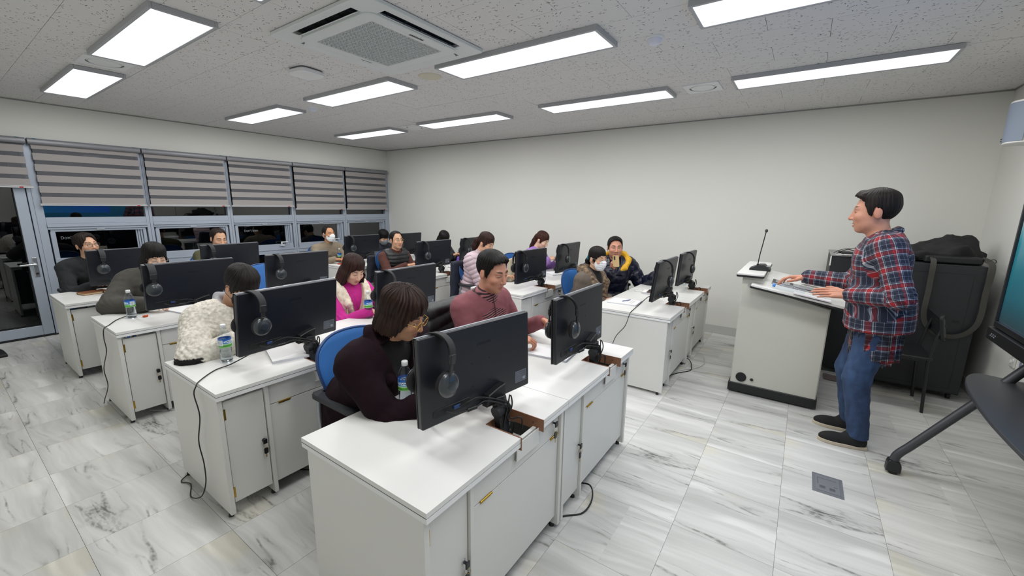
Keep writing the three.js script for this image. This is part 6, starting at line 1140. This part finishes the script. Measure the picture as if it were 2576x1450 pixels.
{
  const p = person({ label: 'person with brown hair in a lilac sweater looking at a phone', hip: [-3.3, -5.22], head: [-3.1, 1.158, -5.2], face: [-2, -27, 0], body: 2, scale: 1.04, headScale: 0.99,
    wrists: [[-2.93, 0.86, -5.42], [-3.0, 0.88, -5.2]], hands: [{ pose: 'grip', dir: [0.3, 0.75, 0.2], palm: [-0.9, 0.3, 0] }, { pose: 'curl', dir: [0.5, 0.3, -0.8], palm: [-0.4, -0.8, 0] }],
    head_: { skin: SK.fair, hairColor: BR, lip: '#a85a4e', closed: true, hair: { style: 'pulled', color: '#2a1510', light: '#4a2a20', thick: 0.009, top: 0.008, rough: 0.0015, jag: 0.008, tail: [[-0.03, 0.02, -0.085, 0.04], [-0.03, -0.06, -0.095, 0.038], [-0.03, -0.15, -0.1, 0.03], [-0.03, -0.22, -0.1, 0.016]] } },
    clothes: [{ name: 'sweater', uv: true, m: knit('#9c77bb'), t: 0.014, wrinkle: 0.005, neck: 0.15 }] });
  const ph = thing('smartphone', 'gold smartphone held by the person in the lilac sweater', 'phone', [-2.88, 0.965, -5.41]);
  mesh('case', extr(rrect(0.072, 0.15, 0.012), 0.006, 0.0015).translate(0, 0, -0.004), mat('#b29a6e', 0.3, { metalness: 0.5 }), ph); mesh('phone_screen', bx(0, 0, -0.0058, 0.066, 0.142, 0.001), mat('#0a0b0d', 0.15), ph); ph.rotation.set(-0.2, 1.1, -0.75);
}
// second row from the windows
{
  person({ label: 'person with a black bob and round glasses in a charcoal coat, looking down', hip: [-4.98, -1.15], head: [-4.8, 1.145, -1.2], face: [-3, -22, 0], body: 0, scale: 1.06, headScale: 0.99, fat: 0.01, sw: 0.18,
    wrists: [[-4.4, 0.77, -1.45], [-4.5, 0.785, -1.0]], poles: [null, [-0.15, -0.5, 1]],
    head_: { skin: SK.fair, w: 1.04, hairColor: BL, closed: true, glasses: { m: silverFrame, r: 0.001, rx: 0.024, ry: 0.022 }, hair: { style: 'bob', color: '#070606', light: '#15100f', thick: 0.012, top: 0.008, side: 0.018, rough: 0.0018, jag: 0.012 } },
    clothes: [{ name: 'coat', uv: true, m: mat('#ffffff', 0.95, { map: heather('#35342f', '#4f4d47', 0.05) }), t: 0.032, wrinkle: 0.007, neck: 0.25 }] });
}
{
  const p = person({ label: 'person in a black quilted vest over a brown sweater, wearing glasses, smiling', hip: [-5.02, -4.02], head: [-4.86, 1.125, -4.0], face: [8, 2, 0], body: 5, scale: 1.05, headScale: 1.05, sw: 0.19, cell: 0.009, cellHead: 0.0034,
    wrists: [[-4.56, 0.8, -4.06], [-4.55, 0.8, -3.9]], poles: [null, [-0.3, -1, 0.8]], hands: [{ pose: 'curl', dir: [0.6, 0.1, 0.5] }, { pose: 'curl', dir: [0.6, 0.1, -0.5] }],
    head_: { male: 1, skin: SK.mid, w: 0.98, hairColor: BL, smile: 0.4, glasses: { m: goldFrame, r: 0.0011, rx: 0.021, ry: 0.018 }, hair: { style: 'receding', color: '#0b0908', light: '#1c1715', thick: 0.008, top: 0.005 } },
    clothes: [{ name: 'sweater', uv: true, m: knit('#4d2a22'), t: 0.008, neck: 0.6, wrinkle: 0.004 }, { name: 'quilted_vest', m: mat('#1d1e21', 0.5), t: 0.026, arms: false, armhole: 1, puff: 0.009, pitch: 0.05, wrinkle: 0.003, neckCut: -0.005 }] });
  roll(p, 'sweater_collar', [[0.04, -0.01, 0.085, 0.012], [0.07, 0.02, 0.02, 0.014], [0.04, 0.04, -0.05, 0.015], [-0.04, 0.04, -0.05, 0.015], [-0.07, 0.02, 0.02, 0.014], [-0.04, -0.01, 0.085, 0.012], [0.04, -0.01, 0.085, 0.012]], knit('#8a4a1c'));
  mesh('snap_button', [0.05, 0.14, 0.23].map(d => new THREE.SphereGeometry(0.005, 10, 8).translate(0, -d, 0.15 + d * 0.06).applyMatrix4(p.frame)), mat('#5a5c60', 0.3, { metalness: 0.6 }), p.o);
}
{
  person({ label: 'person with black hair and a black jacket bowed behind a monitor', hip: [-4.98, -4.98], head: [-4.82, 1.098, -4.94], face: [14, -32, 0], body: 5, scale: 1.03, headScale: 0.99,
    wrists: [[-4.62, 0.84, -5.12], [-4.66, 0.84, -4.93]], hands: [{}, { pose: 'type', dir: [0.6, 0.2, -0.6] }],
    head_: { skin: SK.mid, hairColor: BL, closed: true, glasses: { m: silverFrame, r: 0.001 }, hair: { style: 'bob', color: '#080707', light: '#191413', thick: 0.011, top: 0.007, side: 0.014, jag: 0.014 } },
    clothes: [{ name: 'jacket', uv: true, m: cloth('#131417', 0.6), t: 0.022, wrinkle: 0.006, neck: 0.3 }] });
}
// window row
{
  person({ label: 'smiling person with tied hair and round glasses in a charcoal sweater by the window', hip: [-6.5, -1.02], head: [-6.28, 1.172, -1.02], face: [-22, 4, 4], body: -8, scale: 1.06, headScale: 0.99, sw: 0.18, cell: 0.01,
    wrists: [[-5.95, 0.78, -1.2], [-5.95, 0.78, -0.95]], poles: [null, [-0.5, -0.9, 0.5]],
    head_: { skin: SK.mid, w: 1.04, hairColor: DB, smile: 1, eye: 0.0026, glasses: { m: darkFrame, r: 0.0014, rx: 0.024, ry: 0.021 }, hair: { style: 'parted', color: '#0e0b0a', light: '#2b1f1a', thick: 0.011, top: 0.008, rough: 0.0036, jag: 0.02 } },
    clothes: [{ name: 'sweater', uv: true, m: knit('#212326'), t: 0.012, wrinkle: 0.006, neck: 0.12 }] });
}
{
  person({ label: 'person with a bare forehead in an olive top looking down at a monitor', hip: [-6.5, -2.25], head: [-6.32, 1.165, -2.27], face: [-4, -14, 0], body: 0, scale: 1.06, headScale: 1.05, sw: 0.19,
    wrists: [[-5.95, 0.78, -2.42], [-5.95, 0.78, -2.1]],
    head_: { male: 1, skin: SK.mid, hairColor: BR, closed: true, nose: 1.2, hair: { style: 'receding', color: '#17100e', light: '#2a201b', thick: 0.009, top: 0.007 } },
    clothes: [{ name: 'jumper', uv: true, m: cloth('#4c4c32'), t: 0.012, wrinkle: 0.005, neck: 0.25 }] });
}
{
  person({ label: 'person in a beige turtleneck and white mask with clasped hands', hip: [-6.5, -3.86], head: [-6.3, 1.15, -3.82], face: [-4, 4, 0], body: 0, scale: 1.07, headScale: 1.05, sw: 0.2, fat: 0.01, cell: 0.009,
    wrists: [[-5.94, 0.79, -3.84], [-5.95, 0.79, -3.68]], poles: [null, [-0.3, -0.9, 0.8]], hands: [{ pose: 'curl', dir: [0.7, 0.05, 0.5] }, { pose: 'relaxed', dir: [0.8, 0, -0.5] }],
    head_: { male: 1, skin: SK.tan, hairColor: BL, eye: 0.0026, mask: '#e9ecef', hair: { style: 'receding', color: '#0d0b0a', light: '#241d19', thick: 0.005, top: 0.003 } },
    clothes: [{ name: 'turtleneck', uv: true, m: knit('#877a68'), t: 0.008, neck: 0.75, wrinkle: 0.005 }] });
}
{
  person({ label: 'person in a navy jacket and grey mask with thick black hair, looking down', hip: [-6.44, -4.86], head: [-6.26, 1.045, -4.86], face: [10, -26, 0], body: 5, scale: 1.04, headScale: 1.05,
    wrists: [[-5.95, 0.77, -5.0], [-5.95, 0.77, -4.72]],
    head_: { male: 1, skin: SK.mid, hairColor: BL, closed: true, mask: '#7d8288', hair: { style: 'fringe', color: '#060505', light: '#131010', thick: 0.015, top: 0.009, jag: 0.012 } },
    clothes: [{ name: 'jacket', uv: true, m: cloth('#141a28', 0.7), t: 0.022, wrinkle: 0.006, neck: 0.55 }] });
}
// the speaker at the lectern
{
  const denim = (x, y, z, legs) => { const w = nz(x * 30, y * 9, z * 30), fr = Math.max(...legs.map(g => smooth(0.16, 0.02, Math.abs(y - 0.62)) * 0.6 + smooth(0.08, 0.01, Math.abs(y - g.kn.y)) * 0.5)), n = 0.12 * nz(x * 120, y * 60, z * 120); return mix3(lin('#1b2740'), lin('#3f5c85'), clamp(0.28 + 0.35 * fr * (0.5 + w) + 0.2 * w + n, 0, 1)); };
  const p = person({ label: 'person standing at the lectern in a red and navy plaid shirt and jeans', stand: true, hip: [0.5, -3.72], head: [0.375, 1.635, -3.70], face: [184, -3, 0], body: 182, scale: 1.12, headScale: 1.15, fat: 0.014, sw: 0.2, cell: 0.0085, cellHead: 0.003, cellHair: 0.0036, cellHand: 0.0034, neck: [0.455, 1.465, -3.71],
    wrists: [[0.315, 1.085, -3.565], [0.07, 1.128, -3.97]], poles: [[1, -0.45, 0.8], [0.2, -1, 0.1]], hands: [{ pose: 'flat', dir: [-1, 0.0, 0.02], palm: [0, -0.75, -0.65] }, { pose: 'relaxed', dir: [-1, -0.1, 0.02], palm: [0, -1, 0.1] }],
    ankles: [[0.49, 0.09, -3.585], [0.465, 0.09, -3.845]], knees: [[0.43, 0.5, -3.6], [0.40, 0.5, -3.83]], feet: [[-1, 0, 0.12], [-1, 0, 0.05]],
    head_: { male: 1, skin: SK.ruddy, w: 1.04, len: 1.02, jaw: 1.05, hairColor: BL, smile: 0.8, closed: true, nose: 1.2, hair: { style: 'short', color: '#0b0908', light: '#241c18', thick: 0.011, top: 0.009, quiff: 0.016, rough: 0.0018 } },
    trousers: { m: tinted(0.9), tint: denim }, shoeM: mat('#131314', 0.85), soleM: mat('#b9ae9a', 0.7),
    clothes: [{ name: 'plaid_shirt', uv: true, m: mat('#ffffff', 0.85, { map: plaidTex }), t: 0.016, wrinkle: 0.0045, folds: 0.006, skirt: 0.24, skirtR: 0.142, sleeve: 0.96, neckCut: 0.012, hem: -0.61 }] });
  const col = roll(p, 'shirt_collar', [[0.025, -0.035, 0.095, 0.011], [0.065, 0.0, 0.07, 0.016], [0.085, 0.035, 0.0, 0.017], [0.045, 0.055, -0.065, 0.018], [-0.045, 0.055, -0.065, 0.018], [-0.085, 0.035, 0.0, 0.017], [-0.065, 0.0, 0.07, 0.016], [-0.025, -0.035, 0.095, 0.011]], mat('#ffffff', 0.85, { map: plaidTex }), { wr: 0.002, cell: 0.006 });
  const g = col.geometry, ps = g.attributes.position, uv = new Float32Array(ps.count * 2); for (let i = 0; i < ps.count; i++) { uv[2 * i] = ps.getX(i) + ps.getZ(i) * 0.8; uv[2 * i + 1] = ps.getY(i) * 1.2; } g.setAttribute('uv', new THREE.BufferAttribute(uv, 2));
  mesh('chest_pocket', (() => { const g2 = new THREE.PlaneGeometry(0.12, 0.13, 8, 8), q = g2.attributes.position, u = g2.attributes.uv; for (let i = 0; i < q.count; i++) { u.setXY(i, (q.getX(i) + q.getY(i)) * 0.7, (q.getY(i) - q.getX(i)) * 0.7); const x = q.getX(i) + 0.085; q.setXYZ(i, x, q.getY(i) - 0.2, 0.172 - x * x * 2.2); } g2.computeVertexNormals(); return g2.applyMatrix4(p.frame); })(), mat('#ffffff', 0.85, { map: plaidTex }), p.o);
}
// ---------------------------------------------------------------- things on the desks, chairs and floor
const paperM = mat('#e4e4e4', 0.75), pageM = mat('#cfd0d6', 0.8);
const printTex = canvasTex(256, 362, (c, w, h) => { c.fillStyle = '#e9e9ea'; c.fillRect(0, 0, w, h); c.fillStyle = '#26272b'; for (let r = 0; r < 2; r++) for (let i = 0; i < 11; i++) { const x = 34 + i * 17, y = 66 + r * 30; c.fillRect(x, y, 11, 2.5); c.fillRect(x + (i % 3) * 3, y, 2.5, 14); if (i % 2) c.fillRect(x, y + 8, 10, 2.5); if (i % 4) c.fillRect(x + 2, y + 13, 8, 2.5); } c.fillStyle = '#8a8c92'; c.fillRect(80, 140, 96, 4); c.fillRect(96, 330, 64, 4); });
const printM = mat('#ffffff', 0.7, { map: printTex });
function booklet(label, x, z, turn, w = 0.21, d = 0.297, t = 0.012, printed = true, cat_ = 'booklet', y = DH) {
  const o = thing('booklet', label, cat_, [x, y, z], turn);
  mesh('pages', bx(0, t / 2, 0, d, t, w, 0.0008), pageM, o);
  mesh('cover', new THREE.PlaneGeometry(w, d).rotateX(-Math.PI / 2).rotateY(-Math.PI / 2).translate(0, t + 0.0006, 0), printed ? printM : paperM, o);
  return o;
}
booklet('printed white booklet on the desk of the person in maroon', -1.24, -2.22, 0.12);
booklet('white booklet on the desk before the person in the white fleece', -2.56, -1.22, -0.3, 0.21, 0.297, 0.014, false);
booklet('white booklet under the monitor, second row from windows, fourth from white wall', -4.3, -1.25, 0.2, 0.21, 0.297, 0.012, false);
booklet('white writing pad by the person in the fur-collared coat', -1.37, -3.93, 0.06, 0.23, 0.28, 0.01, true, 'pad');
booklet('white papers before the person in the beige turtleneck', -5.93, -3.98, 0.2, 0.2, 0.28, 0.006, false, 'papers');
booklet('white papers at the front edge, window row, second from white wall', -5.5, -4.3, -0.15, 0.2, 0.16, 0.01, false, 'papers');
booklet('white papers before the person in the black jacket', -4.36, -4.95, 0.35, 0.21, 0.26, 0.006, false, 'papers');
booklet('white papers before the person in the lavender jacket', -2.82, -4.42, 0.1, 0.21, 0.28, 0.005, false, 'papers');
booklet('white and blue booklet before the person in the lilac sweater', -2.78, -5.0, -0.5, 0.18, 0.25, 0.014, true);
booklet('small printed cards before the person in the navy jacket and grey mask', -5.85, -5.15, 0.1, 0.14, 0.2, 0.012, true, 'cards');
{ // pens
  const pen = (label, x, y, z, turn, c) => { const o = thing('pen', label, 'pen', [x, y, z], turn); mesh('barrel', cyl([-0.06, 0.005, 0], [0.05, 0.005, 0], 0.0048, 0.0048, 12), c, o); mesh('tip', cyl([0.05, 0.005, 0], [0.07, 0.005, 0], 0.0045, 0.001, 10), mat('#6a5a50', 0.4), o); mesh('clip', bx(-0.04, 0.0105, 0, 0.035, 0.0015, 0.003), steel, o); };
  pen('rose-brown pen on the desk before the person in the white fleece', -2.9, DH, -0.98, 1.35, mat('#8d6f68', 0.4));
  pen('blue pen lying on the white writing pad', -1.36, DH + 0.0115, -3.95, 1.2, mat('#8b93b8', 0.4));
}
{ // leather notebook, closed with a strap
  const o = thing('leather_notebook', 'brown leather notebook closed with a dark strap, window row', 'notebook', [-5.82, DH, -0.93], 0.25);
  const lm = mat('#7a4522', 0.55);
  mesh('cover', [bx(0, 0.0025, 0, 0.13, 0.004, 0.2, 0.0015), bx(0.004, 0.0215, 0, 0.13, 0.004, 0.2, 0.0015), bx(-0.065, 0.012, 0, 0.005, 0.022, 0.2, 0.002)], lm, o);
  mesh('pages', bx(0.0, 0.012, 0, 0.122, 0.015, 0.192), mat('#cdb68d', 0.8), o);
  mesh('strap', [bx(0, 0.0245, -0.05, 0.134, 0.0015, 0.011), bx(0.068, 0.0125, -0.05, 0.0015, 0.0255, 0.011)], mat('#2a1b14', 0.6), o);
}
{ // phone on a white case, earphones
  const o = booklet('thick white book under a phone beside a monitor', -1.27, -4.52, 0.05, 0.16, 0.2, 0.022, false, 'book');
  const p = thing('smartphone', 'dark phone with a brown case lying on a white book', 'phone', [-1.28, DH + 0.0235, -4.52], 0.1);
  mesh('case', extr(rrect(0.08, 0.165, 0.01), 0.007, 0.001).rotateX(-Math.PI / 2), mat('#6b4733', 0.5), p); mesh('phone_screen', bx(0, 0.0085, 0, 0.07, 0.001, 0.15), mat('#23252a', 0.2), p);
  const e = thing('wired_earphones', 'coiled white wired earphones on the desk', 'earphones', [-1.45, DH, -4.6], 0);
  const pts = []; for (let i = 0; i <= 40; i++) { const a = i * 0.42; pts.push([0.05 * Math.cos(a) * (1 + 0.3 * Math.sin(i)), 0.003 + 0.001 * (i % 5), 0.07 * Math.sin(a) * (1 + 0.25 * Math.cos(i * 1.7))]); }
  mesh('cord', tube(pts, 0.0015, 200, 5), mat('#e3e3e3', 0.5), e);
  for (const z of [-0.08, 0.075]) mesh('earbud', new THREE.SphereGeometry(0.007, 12, 8).scale(1, 0.8, 1.4).translate(0.05, 0.007, z), mat('#e8e8e8', 0.4), e);
}
{ // pouches, wrappers, tissue
  const p = thing('zip_pouch', 'purple patterned zip pouch before the person in the black jacket', 'pouch', [-4.56, DH, -5.04], 0.4);
  mesh('pouch_body', (() => { const g = new RoundedBoxGeometry(0.09, 0.11, 0.2, 4, 0.03), q = g.attributes.position; for (let i = 0; i < q.count; i++) { const t = (q.getY(i) + 0.055) / 0.11; q.setX(i, q.getX(i) * (1 - 0.6 * t)); } g.computeVertexNormals(); return g.translate(0, 0.056, 0); })(), mat('#6a43a6', 0.55), p);
  mesh('zip', bx(0, 0.112, 0, 0.006, 0.004, 0.18), mat('#2a2430', 0.4), p);
  const r = thing('red_pouch', 'flat red pouch before the person in the beige turtleneck', 'pouch', [-5.83, DH, -3.78], 0.3);
  mesh('pouch_body', extr(rrect(0.1, 0.24, 0.01), 0.01, 0.003).rotateX(-Math.PI / 2), mat('#a3321f', 0.5), r); mesh('zip', bx(0.03, 0.0145, 0, 0.004, 0.002, 0.22), mat('#5c1c14', 0.4), r);
  const crumple = (name, label, cat_, x, y, z, s, m, sd) => { const g = new THREE.IcosahedronGeometry(1, 5), q = g.attributes.position; for (let i = 0; i < q.count; i++) { const X = q.getX(i), Y = q.getY(i), Z = q.getZ(i), n = 0.75 + 0.5 * Math.abs(fbm(X * 2 + sd, Y * 2, Z * 2, 3)) * 2; q.setXYZ(i, X * s[0] * n, Math.max(0, (Y * 0.8 + 0.7) * s[1] * n), Z * s[2] * n); } g.computeVertexNormals(); const o = tag(mesh(name, g, m), label, cat_); o.position.set(x, y, z); };
  crumple('sweet_wrapper', 'small orange sweet wrapper beside a water bottle', 'wrapper', -4.3, DH, -0.96, [0.015, 0.012, 0.02], mat('#d9602a', 0.4), 3);
  crumple('crumpled_tissue', 'crumpled white tissue by a monitor base', 'tissue', -4.28, DH, -4.5, [0.035, 0.025, 0.05], mat('#dededd', 0.9), 7);
  crumple('crumpled_plastic_bag', 'crumpled clear plastic wrap behind the monitor, lectern row', 'plastic wrap', -1.15, DH, -2.56, [0.04, 0.03, 0.06], mat('#eef2f5', 0.08, { transmission: 0.85, thickness: 0, ior: 1.45, physical: true }), 11);
  crumple('folded_scarf', 'dark green folded scarf before the person in the lilac sweater', 'scarf', -2.88, DH, -5.36, [0.09, 0.028, 0.12], mat('#1c3a2f', 0.9), 17);
  const b = thing('tote_bag', 'beige canvas tote bag with a black strap behind a monitor', 'bag', [-2.95, DH, -4.24], 0.2);
  mesh('bag_body', (() => { const g = new RoundedBoxGeometry(0.1, 0.28, 0.26, 4, 0.02), q = g.attributes.position; for (let i = 0; i < q.count; i++) { const n = 0.012 * nz(q.getX(i) * 9, q.getY(i) * 9, q.getZ(i) * 9); q.setX(i, q.getX(i) * (1 - 0.7 * (q.getY(i) + 0.14) / 0.28) + n); } g.computeVertexNormals(); return g.translate(0, 0.142, 0); })(), mat('#bdb29c', 0.9), b);
  mesh('strap', tube([[0.03, 0.1, 0.08], [0.035, 0.25, 0.06], [0.02, 0.32, 0.0], [0.035, 0.25, -0.06], [0.04, 0.08, -0.09]], 0.009, 30, 6), mat('#17181a', 0.7), b);
}
{ // coats on chair backs
  const coat = (label, m, cx, cy, cz, hx, hy, hz, pitch, puff, sd) => {
    const f = (x, y, z) => { const lean = 0.06 * (y - cy) * -1, qx = Math.abs(x - cx - lean) - hx + 0.03, qy = Math.abs(y - cy) - hy + 0.03, qz = Math.abs(z - cz) - hz * (1 - 0.12 * (y - cy) / hy) + 0.03; let d = Math.hypot(Math.max(qx, 0), Math.max(qy, 0), Math.max(qz, 0)) + Math.min(Math.max(qx, qy, qz), 0) - 0.03; if (Math.abs(d) > 0.05) return d; if (puff) d -= puff * Math.abs(Math.sin((y * 0.9 + z * 0.15) / pitch * Math.PI)); return d - 0.012 * nz(x * 9 + sd, y * 7, z * 9) - 0.006 * nz(x * 22, y * 16 + sd, z * 22); };
    const o = tag(mesh('draped_coat', surfaceNet(f, [cx - hx - 0.06, cy - hy - 0.06, cz - hz - 0.08], [cx + hx + 0.06, cy + hy + 0.06, cz + hz + 0.08], 0.009), m), label, 'coat', 'coats hung on chair backs'); return o;
  };
  coat('black quilted jacket hung on the chair of the person in maroon', mat('#1a1c1f', 0.5), -2.0, 0.78, -2.08, 0.055, 0.2, 0.26, 0.075, 0.012, 2);
  coat('navy coat hung on the chair of the person in the lavender jacket', cloth('#14192a', 0.9), -3.515, 0.66, -3.98, 0.05, 0.29, 0.25, 1, 0, 5);
  coat('dark navy coat hung on the chair of the person in the quilted vest', cloth('#10131f', 0.85), -5.19, 0.7, -3.98, 0.05, 0.2, 0.25, 1, 0, 9);
}
{ // headphone leads
  const lead = (label, pts) => { const o = tag(mesh('headphone_lead', tube(pts, 0.0032, 120, 6), cableM), label, 'cable', 'headphone leads'); return o; };
  lead('black headphone lead hanging down the desk end by the white fleece', [[-2.52, 0.8, -1.02], [-2.6, 0.735, -0.92], [-2.598, 0.725, -0.835], [-2.5, 0.725, -0.73], [-2.46, 0.715, -0.7], [-2.47, 0.67, -0.69], [-2.44, 0.56, -0.692], [-2.51, 0.39, -0.692], [-2.48, 0.27, -0.692], [-2.49, 0.15, -0.69], [-2.56, 0.04, -0.68], [-2.66, 0.006, -0.66], [-2.79, 0.006, -0.70], [-2.86, 0.006, -0.675], [-2.9, 0.01, -0.72]]);
  lead('black headphone lead hanging down the desk end by the grey coat', [[-4.2, 0.82, -1.0], [-4.4, 0.74, -0.9], [-4.35, 0.726, -0.8], [-4.2, 0.725, -0.72], [-4.17, 0.71, -0.685], [-4.165, 0.64, -0.675], [-4.16, 0.54, -0.675], [-4.36, 0.35, -0.675], [-4.33, 0.22, -0.675], [-4.5, 0.06, -0.67], [-4.54, 0.008, -0.665]]);
  lead('black headphone lead over the desk end by the aisle, lectern row', [[-1.03, 0.98, -4.0], [-1.15, 0.78, -4.2], [-1.25, 0.727, -4.3], [-1.22, 0.725, -3.95], [-1.19, 0.725, -3.65], [-1.185, 0.71, -3.556], [-1.22, 0.59, -3.552], [-1.31, 0.45, -3.552], [-1.36, 0.2, -3.552], [-1.38, 0.01, -3.55]]);
  lead('black headphone lead lying on the desk by the dark coat', [[-1.13, 0.8, -1.1], [-1.3, 0.735, -1.16], [-1.487, 0.725, -1.204], [-1.5, 0.725, -1.14], [-1.54, 0.725, -1.1], [-1.575, 0.72, -1.08], [-1.59, 0.6, -1.08], [-1.6, 0.3, -1.1]]);
  const fl = (label, m, pts) => tag(mesh('power_cable', tube(pts, 0.0045, 120, 6), m), label, 'cable', 'power cables under the desks');
  const wc = mat('#c9c9c6', 0.5);
  fl('black power cable looping out under the desk by the dark coat', cableM, [[-0.98, 0.008, -1.6], [-0.88, 0.006, -1.76], [-0.8, 0.006, -1.85], [-0.79, 0.03, -1.95], [-0.84, 0.05, -2.03], [-0.95, 0.01, -2.05]]);
  fl('black power cable trailing under the lectern row by the white wall', cableM, [[-0.95, 0.006, -4.0], [-0.87, 0.006, -4.2], [-0.78, 0.006, -4.35], [-0.8, 0.02, -4.5], [-0.86, 0.03, -4.62], [-0.95, 0.006, -4.7]]);
  fl('white power cable looping beside the lectern row by the white wall', wc, [[-0.98, 0.006, -4.05], [-0.86, 0.006, -4.3], [-0.75, 0.006, -4.45], [-0.7, 0.008, -4.66], [-0.76, 0.04, -4.85], [-0.92, 0.01, -4.9]]);
  fl('white power cable under the desk, second row from windows', wc, [[-4.1, 0.006, -0.85], [-3.98, 0.006, -0.95], [-3.96, 0.006, -1.05], [-4.05, 0.006, -1.15]]);
  fl('black power cable under the desk before the dark coat, third row', cableM, [[-2.5, 0.006, -1.1], [-2.34, 0.006, -1.2], [-2.3, 0.006, -1.35], [-2.42, 0.006, -1.5]]);
}
{
  const o = thing('door_stop', 'black rubber door stop on the floor by the glass door', 'door stop', [-6.84, 0, -0.3], 0.2);
  mesh('wedge', extr((() => { const s = new THREE.Shape(); s.moveTo(-0.07, 0); s.lineTo(0.07, 0); s.quadraticCurveTo(0.075, 0.02, 0.05, 0.03); s.quadraticCurveTo(-0.02, 0.06, -0.07, 0.055); s.lineTo(-0.07, 0); return s; })(), 0.07, 0.004, 8).translate(0, 0.004, -0.035), mat('#0f1012', 0.6), o);
}
scene.add(camera);
renderer.render(scene, camera);
